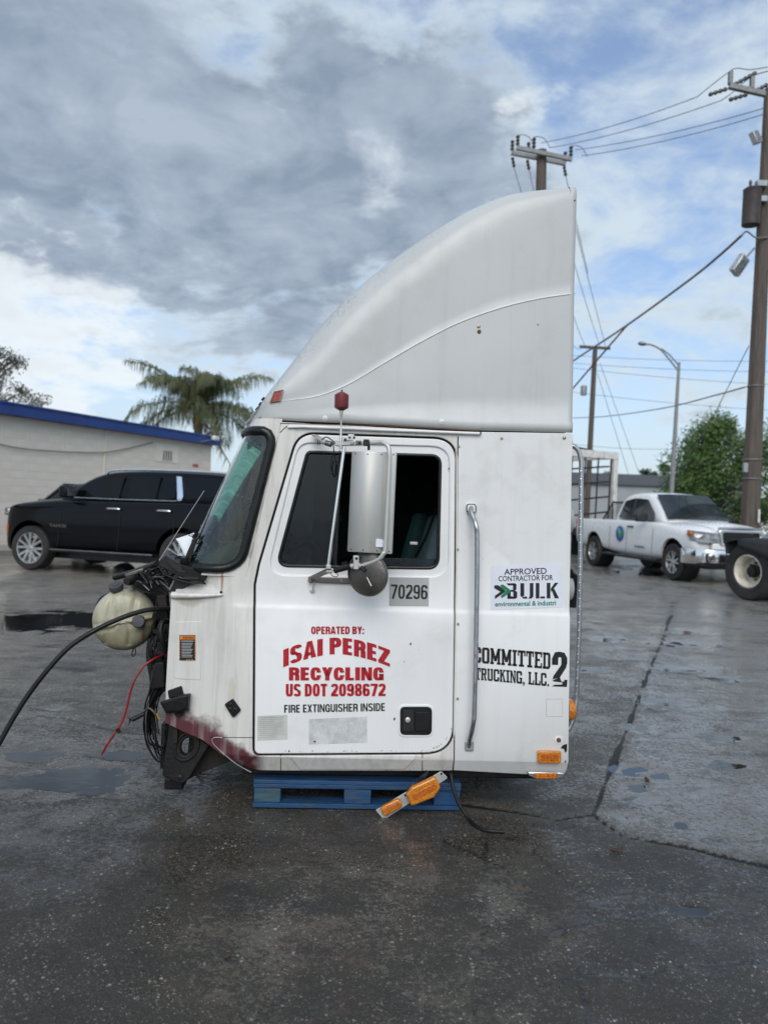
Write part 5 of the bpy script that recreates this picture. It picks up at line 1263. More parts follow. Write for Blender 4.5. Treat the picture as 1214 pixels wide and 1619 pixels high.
nk = C(185, 931, TV - .03); mb = MB(); mb.lathe([(.026, -.05), (.026, 0), (.036, .0), (.037, .018), (.034, .026), (.018, .027), (.016, .031), (.001, .031)], nk, (-.18, -.5, 1), 24); mb.build('filler_cap', M['cap'], tank, 35)
ck = C(220.5, 982.5, TV - .086); mb = MB(); mb.lathe([(.030, -.02), (.030, .012), (.034, .012), (.034, .026), (.029, .033), (.001, .034)], ck, (0.1, -1, .15), 10); mb.build('drain_cap', M['cap'], tank, 25)
mb = MB(); mb.tube(spl([C(173, 940, TV), C(160, 948, TV), C(152, 968, TV + .04), C(150, 990, TV + .06)], 6), .011, 8); mb.build('overflow_hose', M['black_rubber'], tank, 60)
mb = MB(); mb.tube(spl([C(225, 992, TV - .082), C(226, 1002, TV - .085), C(224, 1014, TV - .075)], 4), .0045, 6); mb.build('tank_drip', M['tank_stain'], tank)
mb = MB(); mb.tube(spl([C(212, 1024, TV), C(209, 1034, TV), C(211, 1038, TV), C(215, 1032, TV), C(214, 1024, TV)], 4), .003, 6); mb.build('wire_loop', M['black_rubber'], tank)
# firewall clutter: fuse box, hoses, harness
mb = MB(); mb.box2(C(238, 1042, .25), C(266, 1090, .42)); mb.build('fuse_box', M['black_plastic'], cab, bevel=.012)
mb = MB(); mb.prism([C(x_, y_, .2) for x_, y_ in ((244, 1048), (260, 1046), (262, 1088), (236, 1092))], (0, .06, 0)); mb.build('connector_block', M['black_plastic'], cab, bevel=.01)
mb = MB(); mb.box2(C(248, 1015, .2), C(268, 1030, .3)); mb.build('relay_box', M['black_plastic'], cab, bevel=.005)
mb = MB(); mb.tube(spl([C(266, 983, .16), C(258, 983, .12), C(254.5, 995, .1), C(257, 1012, .1), C(264, 1028, .14)], 6), .0135, 10); mb.build('heater_hose', M['black_rubber'], cab, 60)
hr = random.Random(3)
for k in range(26):
    x0 = 236 + hr.random() * 22; e = hr.random()
    q = [C(x0 + 4, 1030 + 20 * hr.random(), .22 + .1 * hr.random()), C(x0 - 4 + 6 * e, 1078 + 14 * hr.random(), .2 + .1 * e), C(228 + 20 * e, 1120 + 20 * hr.random(), .2 + .1 * e), C(230 + 22 * e, 1155 + 20 * hr.random(), .2 + .1 * hr.random()), C(250 + 10 * e, 1180 + 26 * hr.random(), .24), C(262, 1150 + 46 * hr.random(), .26)]
    if k < 9: q = q[:4]
    if k > 19: q = [C(234 + 4 * e, 1010, .3), C(232 + 8 * e, 1040, .28), C(238 + 8 * e, 1080, .26), C(236 + 12 * e, 1120, .24)]
    mb = MB(); mb.tube(spl(q, 5), .0024 + .0032 * hr.random() ** 2, 6); mb.build('harness_wire', M['black_rubber'] if k % 6 else M['dark_steel'], cab, 60)
mb = MB(); mb.tube(spl([C(229, 1124, .2), C(236, 1120, .18), C(244, 1126, .17), C(252, 1139, .18)], 5), .006, 8); mb.build('copper_pipe', mat('brass_dirty', (.12, .10, .07), .5, metal=.5), cab, 60)
mb = MB(); mb.tube([C(248, 1128, .165), C(253, 1139, .17)], .004, 6); mb.build('yellow_tie', mat('yellow_tie', (.45, .27, .03), .5), cab)
mb = MB(); mb.tube([C(229, 1128, .22), C(209, 1138, .2)], [.011, .013], 8)
for k in range(7): mb.tube([C(209, 1138, .2), C(203 + k % 3, 1134 + 2.0 * k, .19)], .0016, 5)
mb.build('cut_cable', M['black_rubber'], cab, 60)
for k in range(22):
    x0, y0 = 244 + hr.random() * 20, 935 + hr.random() * 150; w_, h_ = 6 + hr.random() * 12, 6 + hr.random() * 16; v_ = .2 + hr.random() * .3
    mb = MB(); mb.box(C(x0, y0, v_), (w_ * .003, .05, h_ * .003), Matrix.Rotation(hr.uniform(-.5, .5), 3, 'Y')); mb.build('firewall_fitting', M['black_plastic'] if k % 3 else M['dark_steel'], cab, bevel=.003)
for k in range(16):
    x0, y0 = 246 + hr.random() * 16, 930 + hr.random() * 90
    mb = MB(); mb.tube(spl([C(x0, y0, .25), C(x0 - 10 * hr.random() - 4, y0 + 14 + 20 * hr.random(), .2), C(x0 - 6, y0 + 40 + 20 * hr.random(), .24), C(x0 + 4, y0 + 60 + 30 * hr.random(), .26)], 5), .002 + .003 * hr.random(), 6); mb.build('harness_wire', M['black_rubber'], cab, 60)
mb = MB(); mb.box2(C(256, 1145, .30), C(266, 1205, .40)); mb.build('frame_post', M['dark_steel'], cab)
# turn lamp bracket on the wing, small socket
plate('lamp_base', cpoly(fillet([(265.5, 1092, 2), (287, 1084.5, 2), (291, 1099, 2), (267, 1104, 2)], 4), -.01), M['black_plastic'], cab, -.014, .016, .004)
for x_, y_ in ((269, 1093), (285.5, 1087)): bolt(x_, y_, .0035, M['dark_steel'], cab, 'bolt', .004, (C(x_, y_, -.014), Vector((0, -1, 0))))
mb = MB(); f_ = [(253, 1110), (290, 1097), (302, 1096), (300, 1122), (285, 1128), (262, 1127)]
mb.loft([[C(277 + (x_ - 277) * k, 1112 + (y_ - 1112) * k, v_) for x_, y_ in f_] for k, v_ in ((1, .0), (1, -.03), (.86, -.055), (.7, -.06))]); mb.build('turn_lamp', M['black_plastic'], cab, 25, bevel=.003)
plate('lamp_tongue', cpoly(fillet([(272, 1120, 2), (292, 1118, 2), (290, 1130, 3), (280, 1134.5, 3)], 4), -.01), M['black_plastic'], cab, -.018, .012, .004)
so_ = fillet([(355.5, 1113, 2), (368.5, 1104, 2), (382, 1122, 3), (369, 1134.5, 3)], 4)
sk = plate('connector_socket', cpoly(so_, -.01), M['black_plastic'], cab, -.024, .026, .004)
for x_, y_ in ((365, 1114), (372, 1122), (364, 1121)):
    mb = MB(); mb.lathe([(.008, -.004), (.008, .003), (.005, .004), (.004, -.003)], C(x_, y_, -.024), (0, -1, 0), 14); mb.build('socket_pin', M['trim_black'], sk)
# front mount: pressed steel bracket with a ringed hole, gusset
BV = .05
bo = fillet([(268, 1146, 3), (299, 1157, 2), (331, 1179, 3), (318.6, 1199, 4), (300, 1230, 4), (290, 1239, 6), (278, 1238, 6), (256.5, 1227, 3), (258, 1208, 3), (265, 1167, 3)], 4)
hole = [(296 + 10.5 * math.cos(a) + 3.0 * math.sin(a), 1181 - 14 * math.sin(a) + 0 * math.cos(a)) for a in [2 * math.pi * k / 20 for k in range(20)]]
mnt = plate('front_mount', cpoly(bo, BV), M['dark_steel'], cab, BV, .045, .008, [cpoly(hole, BV)], bres=3)
ro = [(295.5 + 18 * math.cos(a) + 5 * math.sin(a), 1180 - 22 * math.sin(a)) for a in [2 * math.pi * k / 28 for k in range(28)]]
mb = MB(); mb.tube([(p[0], BV - .001, p[1]) for p in cpoly(ro, BV)], .008, 8, closed=True); mb.build('hole_collar', M['dark_steel'], mnt, 60)
mb = MB(); mb.lathe([(.013, 0), (.013, .007), (.008, .01), (.001, .01)], C(285, 1228, BV), (0, -1, 0), 12); mb.build('mount_bolt', M['dark_steel'], mnt)
mb = MB(); mb.prism([C(x_, y_, .12) for x_, y_ in ((300, 1160), (335, 1176), (366, 1203), (312, 1225), (292, 1236))], (0, .03, 0)); mb.build('mount_gusset', M['dark_steel'], cab, bevel=.004)
mb = MB(); mb.box2(C(260, 1230, .12), C(296, 1238, .22)); mb.build('mount_pad', M['black_rubber'], cab, bevel=.01)
for k, q in enumerate((((310, 1226), (330, 1231)), ((312, 1228), (322, 1238)), ((315, 1224), (336, 1224)))):
    mb = MB(); mb.tube([C(*q[0], .12), C(*q[1], .10)], .004, 6); mb.build('mount_pin', M['dark_steel'], cab)
# white rolled edge of the wing foot
mb = MB(); mb.tube(spl([C(352, 1166, -.004), C(338, 1166.5, -.006), (C(337, 1175, -.006)), C(352, 1190, -.004), C(374, 1208, .0), C(397, 1221, .012)], 5), .0020, 6); mb.build('wing_edge', M['plate_metal'], cab, 60)

# ------------------------------------------------------------------ loose things on and around the cab
def cabthing(o): o.parent = None; o.matrix_world = cab.matrix_basis.copy(); return o
bpy.context.view_layer.update()
CABM = Matrix.Translation((0, D0, 0)) @ Matrix.Rotation(YAW, 4, 'Z')
def wp(px, py, v): return CABM @ C(px, py, v)
# ends of the hose and cable stay clear of the picture edge and run down to the asphalt
hp = [wp(268, 962.5, .16), wp(245, 963, .10), wp(222, 967, .06), wp(190, 978, .02), wp(150, 997, -.02), wp(110, 1023, -.05), wp(75, 1060, -.08), wp(45, 1099, -.1), wp(20, 1138, -.12), wp(0, 1174, -.14), wp(-40, 1245, -.18), wp(-85, 1292, -.2), wp(-170, 1302, -.1)]
mb = MB(); mb.tube(spl(hp, 6), .0118, 12); tag(mb.build('rubber_hose', M['black_rubber'], None, 60), 'thick black rubber hose arching past the coolant tank down to the ground', 'hose')
rp_ = [wp(263, 1034.5, .22), wp(252, 1038, .16), wp(240, 1044, .12), wp(225, 1056, .10), wp(212, 1078, .08), wp(205, 1100, .08), wp(201, 1118, .08), wp(194, 1140, .08), wp(183, 1158, .08), wp(172, 1174, .09), wp(161, 1193, .10)]
mb = MB(); mb.tube(spl(rp_, 6), .0054, 10); rc = mb.build('red_cable', M['red_cable'], None, 60); tag(rc, 'thin red battery cable hanging loose in front of the wiring', 'cable')
mb = MB(); mb.tube([wp(185, 1152, .075), wp(190, 1158, .078)], .009, 8); mb.tube([wp(188, 1156, .07), wp(188, 1160, .06)], .003, 6); mb.build('cable_tie', M['black_rubber'], rc)
# sheet of paper at the windscreen foot
mb = MB(); pp = [wp(278, 852, .16), wp(308, 842, .18), wp(307, 868, .12), wp(294, 884, .12)]
g = [[pp[0].lerp(pp[1], a).lerp(pp[3].lerp(pp[2], a), b_) + Vector((0, .012 * math.sin(3 * a + 2 * b_), .006 * math.sin(5 * b_))) for a in [k / 6 for k in range(7)]] for b_ in [k / 6 for k in range(7)]]
mb.loft(g, closed=False, caps=False); pz = mb.build('paper_sheet', M['paper'], None, 60); pz.modifiers.new('thick', 'SOLIDIFY').thickness = .001
tag(pz, 'crumpled white paper sheet tucked behind the wiper arm', 'paper')
# lamp bar dangling under the sill
LV = -.03
lb = empty('lamp_bar', (0, 0, 0)); tag(lb, 'scuffed metal plate with two amber marker lamps dangling under the door sill', 'marker lamp')
def lplate(name, px, m, parent, v0, thick, bev=0):
    o = plate(name, cpoly(px, v0), m, parent, v0, thick, bev); return o
lb.matrix_world = CABM
lplate('backing_plate', fillet([(593.5, 1281, 2), (697, 1219.5, 2), (708.5, 1230, 3), (607, 1296.5, 2)], 3), M['plate_metal'], lb, LV, .005, .0015)
l1 = lplate('lamp_lens', fillet([(642, 1257, 4), (650, 1246, 3), (688, 1228, 5), (697, 1246, 6), (686, 1262, 5), (650, 1276, 5)], 4), M['amber'], lb, LV - .034, .034, .010)
lplate('lens_facet', fillet([(652, 1257, 2), (687, 1238, 3), (690, 1247, 3), (656, 1266, 3)], 3), M['amber_dark'], l1, LV - .0365, .006, .002)
l2 = lplate('lamp_lens', fillet([(601.5, 1277, 5), (631, 1262.5, 5), (637.5, 1276, 6), (606, 1293, 6)], 4), M['amber'], lb, LV - .026, .026, .008)
lplate('lens_facet', fillet([(607, 1280, 2), (629, 1268, 2), (632, 1275, 3), (609, 1287, 3)], 3), M['amber_dark'], l2, LV - .0285, .006, .002)
for x_, y_ in ((697.5, 1223), (640.5, 1257)):
    mb = MB(); mb.lathe([(.005, 0), (.005, .004), (.002, .005)], C(x_, y_, LV), (0, -1, 0), 8); mb.build('screw', M['dark_steel'], lb)
mb = MB()
for k in range(4): mb.tube(spl([C(652 + 3 * k, 1250, LV + .006), C(653 + 4 * k, 1238, LV + .02), C(662 + 3 * k, 1230, .04), C(676 + k, 1218, .07)], 4), .0016, 5)
mb.build('lamp_wire', M['grey_metal'], lb)
# black cable that drops from the sill to the asphalt
cp = [wp(711, 1216, .06), wp(713, 1226, .03), wp(717, 1248, .0), wp(726, 1272, -.02), wp(740, 1293, -.05)]
g1 = [G(752, 1306, .012), G(770, 1313, .011), G(797, 1315, .011)]
mb = MB(); mb.tube(spl(cp + g1, 6), .0088, 10); tag(mb.build('black_cable', M['black_rubber'], None, 60), 'black cable trailing from behind the dangling amber lamps onto the asphalt', 'cable')
mb = MB(); mb.tube(spl([C(752, 1221, .15), C(753.5, 1230, .16), C(752, 1244, .16)], 4), .006, 8); mb.build('drain_tube', M['black_rubber'], cab, 60)

# ------------------------------------------------------------------ blue block pallet under the cab
PV = .05
pe = wp(400, 1262, PV); pd = wp(728, 1262, PV); PLn = (pd - pe).length
pal = empty('pallet', (pe.x, pe.y, 0), YAW); tag(pal, 'blue painted wooden block pallet carrying the white truck cab', 'pallet')
PD = 1.2; BZ = .018   # clear of the asphalt's ripples by sitting on its high spots
def pbox(name, a, b_, m): mb = MB(); mb.box2(a, b_); return mb.build(name, m, pal, bevel=.0035)
Z0 = .012
for k, v_ in enumerate((0, (PD - .1) / 2, PD - .1)): pbox('bottom_board', (0, v_, Z0), (PLn, v_ + .1, Z0 + .022), M['blue_pallet'] if k else M['blue_pallet'])
for i in range(3):
    for j in range(3):
        u_ = (PLn - .13) / 2 * i; v_ = (PD - .1) / 2 * j
        pbox('block', (u_ + (.004 if i == 0 else 0), v_ + .006, Z0 + .022), (u_ + .13 - (.004 if i == 2 else 0), v_ + .094, Z0 + .094), M['blue_pallet_worn'] if i == 0 else M['blue_pallet'])
for v_ in (0, (PD - .1) / 2, PD - .1): pbox('stringer_board', (0, v_, Z0 + .094), (PLn, v_ + .1, Z0 + .114), M['blue_pallet'])
pbox('lead_board', (0, 0, Z0 + .114), (PLn, .1, Z0 + .1335), M['blue_pallet'])
for k in range(7):
    u_ = (PLn - .1) / 6 * k; pbox('deck_board', (u_, 0.103, Z0 + .114), (u_ + .1, PD - .002, Z0 + .1335), M['blue_pallet_worn'] if k % 3 == 0 else M['blue_pallet'])

# ------------------------------------------------------------------ vehicles
def cut(o, cutters):
    """boolean the wheel openings out of a body, keep only the result"""
    mods = []
    for c_ in cutters:
        b_ = o.modifiers.new('cut', 'BOOLEAN'); b_.object = c_; b_.operation = 'DIFFERENCE'; b_.solver = 'EXACT'
    dg = bpy.context.evaluated_depsgraph_get(); dg.update()
    me = bpy.data.meshes.new_from_object(o.evaluated_get(dg))
    o.modifiers.clear(); old = o.data; o.data = me; bpy.data.meshes.remove(old)
    for c_ in cutters: bpy.data.objects.remove(c_)
    me.polygons.foreach_set('use_smooth', [True] * len(me.polygons)); me.set_sharp_from_angle(angle=R(32))
    return o
def body(name, stations, W_, m, parent, sub=2):
    """stations: (u, [(inset, z), ...]) half sections from the sill up to the centre line"""
    rings = []
    for u, half in stations:
        rings.append([Vector((u, i, z)) for i, z in half] + [Vector((u, W_ - i, z)) for i, z in reversed(half)])
    mb = MB(); mb.loft(rings); return mb.build(name, m, parent, 40, sub=sub)
def arch_cutter(u, z, r_, W_, parent, depth=.34):
    cs = []
    for v0, d in ((-.2, 1), (W_ + .2, -1)):
        mb = MB(); mb.lathe([(r_, 0), (r_, depth + .2)], (u, v0, z), (0, d, 0), 40); o = mb.build('cutter', None, parent, 0); cs.append(o)
    return cs
def wheel(parent, u, v, z, r_, rim, width, sgn, spokes=6, twin=True, rimmat=None):
    """sgn -1: outer face towards -v"""
    hwid = width / 2; o = Vector((u, v, z)); ax = Vector((0, sgn, 0))
    pr = [(rim * .96, -hwid * .8), (rim + .01, -hwid), (r_ * .95, -hwid), (r_, -hwid * .75), (r_, hwid * .75), (r_ * .95, hwid), (rim + .012, hwid), (rim * .97, hwid * .85), (rim * .97, -hwid * .8)]
    mb = MB(); mb.lathe(pr, o, ax, 40, False, False); t = mb.build('wheel', M['tyre'], parent, 30)
    mb = MB(); mb.lathe([(rim * .99, hwid * .9), (rim * .95, hwid * .88), (rim * .90, hwid * .55), (rim * .86, -hwid * .6), (rim * .3, -hwid * .6)], o, ax, 40, False, True)
    mb.build('rim_barrel', rimmat or M['alloy'], t, 40)
    mb = MB(); mb.lathe([(rim * .22, hwid * .35), (rim * .22, hwid * .72), (rim * .14, hwid * .8), (.002, hwid * .8)], o, ax, 20, True, False)
    e1 = ax.orthogonal().normalized(); e2 = ax.cross(e1)
    for k in range(spokes):
        for d in ((-.11, .11) if twin else (0,)):
            a0 = 2 * math.pi * k / spokes + d * .5; a1 = 2 * math.pi * k / spokes + d * 2.2
            p0 = o + (e1 * math.cos(a0) + e2 * math.sin(a0)) * rim * .16 + ax * hwid * .66; p1 = o + (e1 * math.cos(a1) + e2 * math.sin(a1)) * rim * .96 + ax * hwid * .74
            mb.bar(p0, p1, rim * (.15 if twin else .22), .03, ax)
    mb.build('rim', rimmat or M['alloy'], t, 30)
    mb = MB(); mb.lathe([(rim * .6, -hwid * .2), (rim * .6, hwid * .1)], o, ax, 24); mb.build('brake_disc', M['dark_steel'], t)
    return t
def side_pane(name, pts, m, parent, vfun, lift=.006, side=0, W_=0, th=.006):
    mb = MB(); s = 1 if side == 0 else -1
    front = [Vector((u, (vfun(u, z) - lift) if side == 0 else W_ - vfun(u, z) + lift, z)) for u, z in pts]
    mb.prism(front, (0, s * th, 0)); return mb.build(name, m, parent, 0)

# ---------------- black SUV
SYAW = -.29
EU = Vector((math.cos(SYAW), math.sin(SYAW), 0)); EV = Vector((-EU.y, EU.x, 0))
fw = P(45, 899, 14.6); SO = fw - EU * .98 * 1.05; SO.z = .012
suv = empty('sport_utility_vehicle', SO, SYAW); tag(suv, 'black sport utility vehicle with chrome window trim parked along the block wall', 'car')
WS = 2.05; FWU, RWU, TR2 = .98, 4.05, .40
def half(zb, zs, zt, ib=.05, im=.0, it=.10):
    zm = zb + (zs - zb) * .5
    return [(WS / 2, zb - .01), (ib + .14, zb - .005), (ib, zb + .05), (im + .005, zb + .22), (im, zm + .06), (im + .02, zs - .10), (it - .035, zs - .02), (it + .03, zs + .01), (it + .3, zt), (WS / 2, zt + .015)]
st = [(0.22, half(.42, .95, 1.00, .50, .48, .54)), (.25, half(.34, 1.06, 1.10, .36, .33, .40)), (.34, half(.30, 1.12, 1.16, .17, .13, .21)), (.48, half(.30, 1.17, 1.22, .07, .03, .12)), (.85, half(.32, 1.22, 1.27, .05, .0, .10)), (1.45, half(.34, 1.28, 1.33, .05, 0, .10)),
      (1.7, half(.34, 1.29, 1.33, .05, 0, .09)), (3.0, half(.35, 1.30, 1.34, .05, 0, .09)), (4.2, half(.36, 1.32, 1.36, .05, 0, .09)), (5.0, half(.38, 1.33, 1.37, .06, .02, .11)), (5.28, half(.40, 1.30, 1.35, .12, .07, .15)), (5.36, half(.46, 1.22, 1.26, .2, .15, .25))]
bd = body('body', st, WS, M['black_paint'], suv)
cut(bd, arch_cutter(FWU, TR2 + .03, .47, WS, suv) + arch_cutter(RWU, TR2 + .03, .47, WS, suv))
def gh(zb, zt, ib, it): return [(WS / 2, zb), (ib, zb), (ib + (it - ib) * .5 - .008, (zb + zt) / 2), (it - .01, zt - .08), (it + .05, zt - .012), (it + .28, zt + .012), (WS / 2, zt + .02)]
gst = [(1.42, gh(1.15, 1.30, .13, .15)), (1.55, gh(1.15, 1.40, .11, .17)), (1.95, gh(1.15, 1.66, .10, .22)), (2.25, gh(1.15, 1.80, .10, .25)), (2.7, gh(1.15, 1.86, .10, .26)), (3.6, gh(1.15, 1.87, .10, .26)), (4.5, gh(1.15, 1.85, .10, .26)), (4.95, gh(1.15, 1.81, .11, .27)), (5.15, gh(1.15, 1.6, .14, .26)), (5.27, gh(1.15, 1.25, .2, .28))]
body('cabin', gst, WS, M['black_paint'], suv)
def svf(u, z): return .10 + (z - 1.15) * .20 - .004
wins = [fillet([(1.74, 1.36, .03), (2.02, 1.55), (2.28, 1.71, .06), (2.80, 1.755, .03), (2.74, 1.35, .03)], 4), fillet([(2.90, 1.35, .03), (2.96, 1.76, .03), (3.52, 1.77, .02), (3.48, 1.35, .02)], 3), fillet([(3.54, 1.35, .02), (3.58, 1.77, .02), (3.82, 1.77, .03), (3.87, 1.39, .06)], 4), fillet([(4.08, 1.77, .03), (4.92, 1.735, .05), (5.02, 1.44, .06), (4.2, 1.40, .05), (3.98, 1.48, .04)], 5)]
for s_ in (0, 1):
    for wpts in wins: side_pane('window', wpts, M['car_glass'], suv, svf, .010, s_, WS)
def vline(pts, r_, name, m, lift=.014, s_=0, n=6):
    mb = MB(); mb.tube([Vector((u, (svf(u, z) - lift), z)) for u, z in pts], r_, n); return mb.build(name, m, suv, 60)
vline([(1.72, 1.34), (2.8, 1.335), (3.86, 1.34), (3.93, 1.355), (3.96, 1.39)], .010, 'belt_trim', M['chrome'])
mb = MB(); q = [(3.83, 1.77), (3.93, 1.765), (4.01, 1.43), (3.985, 1.36), (3.92, 1.342), (3.905, 1.39)]; mb.prism([Vector((u, svf(u, z) - .016, z)) for u, z in q], (0, .01, 0)); mb.build('pillar_trim', M['chrome'], suv)
for v_ in (.30, WS - .30):
    mb = MB(); mb.tube(spl([(2.35, v_, 1.79), (2.45, v_, 1.84), (2.8, v_, 1.868), (3.6, v_, 1.875), (4.5, v_, 1.855), (4.85, v_, 1.825), (4.95, v_, 1.78)], 4), .021, 8); mb.build('roof_rail', M['chrome'], suv, 60)
def sfl(u, z): return -.004
for u0 in (2.62, 3.62):
    mb = MB(); mb.tube([(u0, -.022, 1.165), (u0 + .03, -.04, 1.17), (u0 + .22, -.04, 1.17), (u0 + .25, -.022, 1.165)], .017, 8); mb.build('door_handle', M['chrome'], suv, 60)
for u0 in (1.62, 2.86, 3.93):
    mb = MB(); mb.tube([(u0 - .03, -.003, .45), (u0, -.006, .8), (u0 + .01, .0, 1.05)], .004, 5); mb.build('door_seam', M['trim_black'], suv)
mb = MB(); mb.box((2.5, .02, .385), (2.1, .10, .05)); mb.build('running_board', M['black_plastic'], suv, bevel=.015)
mb = MB(); mb.box((2.5, -.028, .405), (2.1, .012, .012)); mb.build('sill_trim', M['galv'], suv, bevel=.004)
for s_ in (0, 1):
    vv = -.10 if s_ == 0 else WS + .10
    mb = MB(); mb.box((1.84, vv, 1.44), (.18, .26, .21)); mr = mb.build('door_mirror', M['black_paint'], suv, bevel=.04, bseg=3)
    mb = MB(); mb.box((1.932, vv, 1.44), (.006, .20, .15)); mb.build('mirror_glass', M['lamp_glass'], mr)
    wheel(suv, FWU, .14 if s_ == 0 else WS - .14, TR2, TR2, .285, .27, -1 if s_ == 0 else 1)
    wheel(suv, RWU, .14 if s_ == 0 else WS - .14, TR2, TR2, .285, .27, -1 if s_ == 0 else 1)
    mb = MB(); mb.box((.37, .16 if s_ == 0 else WS - .16, 1.04), (.12, .12, .14)); mb.build('headlamp', M['lamp_glass'], suv, bevel=.03)
    mb = MB(); mb.box((.45, .055 if s_ == 0 else WS - .055, .74), (.04, .03, .13)); mb.build('side_marker', M['amber_dark'], suv, bevel=.005)
mb = MB(); mb.box((.24, WS / 2, .80), (.08, 1.1, .36)); mb.build('grille', M['chrome'], suv, bevel=.03)
# name on the front door
uv, fs = text_pts('TAHOE', .02); me = bpy.data.meshes.new('badge'); me.from_pydata([(1.42 + .36 * a, -.012, .80 + .055 * b_) for a, b_ in uv], [], fs); link('badge', me, M['grey_metal'], suv, 0)
mb = MB(); mb.box2((1.0, .35, .22), (4.9, WS - .35, .42)); mb.build('underbody', M['trim_black'], suv)
suv.scale = (1.05, 1.05, 1.05)

# ---------------- dark red car behind it
cO = P(70, 800, 17.3); car = empty('parked_car', (-9.25, 18.1, .012), -.25); car.scale = (1, 1, 1.2); tag(car, 'dark red car mostly hidden behind the black sport utility vehicle', 'car')
W2 = 1.8
def half2(zb, zs, zt, i0): return [(W2 / 2, zb), (i0 + .1, zb), (i0, zb + .1), (i0, zs - .15), (i0 + .06, zs), (i0 + .3, zt), (W2 / 2, zt + .01)]
bd2 = body('body', [(.72, half2(.4, .82, .86, .2)), (.80, half2(.28, .92, .96, .08)), (1.2, half2(.28, .98, 1.03, 0)), (3.4, half2(.28, 1.0, 1.04, 0)), (4.4, half2(.3, .98, 1.02, .05)), (4.5, half2(.4, .85, .9, .15))], W2, M['maroon_paint'], car)
cut(bd2, arch_cutter(1.35, .33, .38, W2, car) + arch_cutter(3.55, .33, .38, W2, car))
def gh2(zb, zt, ib, it): return [(W2 / 2, zb), (ib, zb), (it, zt - .04), (it + .2, zt), (W2 / 2, zt + .02)]
body('cabin', [(1.15, gh2(.95, 1.0, .1, .14)), (1.8, gh2(.95, 1.42, .08, .2)), (2.4, gh2(.95, 1.47, .08, .22)), (3.4, gh2(.95, 1.43, .08, .22)), (4.2, gh2(.95, 1.02, .1, .2))], W2, M['maroon_paint'], car)
side_pane('window', [(1.45, 1.05), (1.9, 1.36), (2.4, 1.40), (2.4, 1.05)], M['car_glass_grey'], car, lambda u, z: .08 + (z - .95) * .26, .02)
side_pane('window', [(2.5, 1.05), (2.5, 1.40), (3.3, 1.36), (3.6, 1.05)], M['car_glass_grey'], car, lambda u, z: .08 + (z - .95) * .26, .02)
mb = MB(); mb.prism([Vector((1.20, .28, 1.04)), Vector((1.74, .34, 1.40)), Vector((1.74, W2 - .34, 1.40)), Vector((1.20, W2 - .28, 1.04))], (-.02, 0, .03)); mb.build('windscreen', M['car_glass_grey'], car)
for u_ in (1.35, 3.55):
    for s_ in (0, 1): wheel(car, u_, .1 if s_ == 0 else W2 - .1, .33, .33, .21, .2, -1 if s_ == 0 else 1, 5, False)
mb = MB(); mb.box((1.45, -.06, 1.05), (.1, .18, .12)); mb.build('door_mirror', M['maroon_paint'], car, bevel=.03)

# ---------------- white pickup
hx, hy = .20, -.98
PYAW = math.atan2(hy, hx)
pf = P(1060, 918, 17.6); PO = Vector((pf.x, pf.y, 0)) - Vector((hx, hy, 0)) * 4.82 * 1.05; PO.z = .004
pk = empty('pickup_truck', PO, PYAW); tag(pk, 'white double cab pickup truck with round blue door emblem and dented bumper', 'pickup truck')
WP = 2.0; PW1, PW2, PR = 1.12, 4.82, .40
def hp_(zb, zs, zt, ib=.05, im=0., it=.1, flat=False):
    return [(WP / 2, zb - .01), (ib + .14, zb), (ib, zb + .06), (im + .01, zb + .22), (im, (zb + zs) / 2 + .06), (im + .015, zs - .10), (it - .045, zs - .015), (it + .02, zs + .008), (it + .28, zt), (WP / 2, zt + .02)]
stp_ = [(0, hp_(.52, 1.20, 1.21, .08, .04, .09)), (.05, hp_(.5, 1.24, 1.24, .05, .01, .07)), (.6, hp_(.5, 1.25, 1.24, .04, 0, .07)), (1.7, hp_(.48, 1.25, 1.24, .04, .0, .07)), (2.05, hp_(.40, 1.26, 1.26, .05, 0, .08)), (3.0, hp_(.38, 1.25, 1.28, .05, 0, .08)), (4.0, hp_(.38, 1.24, 1.29, .05, 0, .10)), (4.25, hp_(.40, 1.22, 1.29, .05, 0, .12)),
        (4.8, hp_(.45, 1.19, 1.29, .05, -.02, .12)), (5.3, hp_(.50, 1.15, 1.25, .06, .0, .14)), (5.50, hp_(.54, 1.11, 1.19, .09, .04, .17)), (5.64, hp_(.58, 1.03, 1.10, .2, .14, .26))]
bdp = body('body', stp_, WP, M['truck_white'], pk)
mb = MB(); mb.box2((.09, .10, .72), (1.92, WP - .10, 1.5)); bedc = mb.build('cutter', None, pk, 0)
cut(bdp, arch_cutter(PW1, PR + .05, .475, WP, pk) + arch_cutter(PW2, PR + .05, .475, WP, pk) + [bedc])
def ghp(zb, zt, ib, it): return [(WP / 2, zb), (ib, zb), (ib + (it - ib) * .45, zb + (zt - zb) * .5), (it - .01, zt - .09), (it + .05, zt - .015), (it + .26, zt + .01), (WP / 2, zt + .02)]
body('cabin', [(1.98, ghp(1.18, 1.3, .14, .2)), (2.04, ghp(1.18, 1.60, .11, .25)), (2.18, ghp(1.18, 1.86, .09, .28)), (2.5, ghp(1.18, 1.93, .09, .29)), (3.2, ghp(1.18, 1.94, .09, .29)), (3.55, ghp(1.18, 1.89, .09, .28)), (4.05, ghp(1.18, 1.54, .11, .22)), (4.34, ghp(1.18, 1.30, .14, .18))], WP, M['truck_white'], pk)
def pvf(u, z): return .09 + (z - 1.18) * .25 - .010
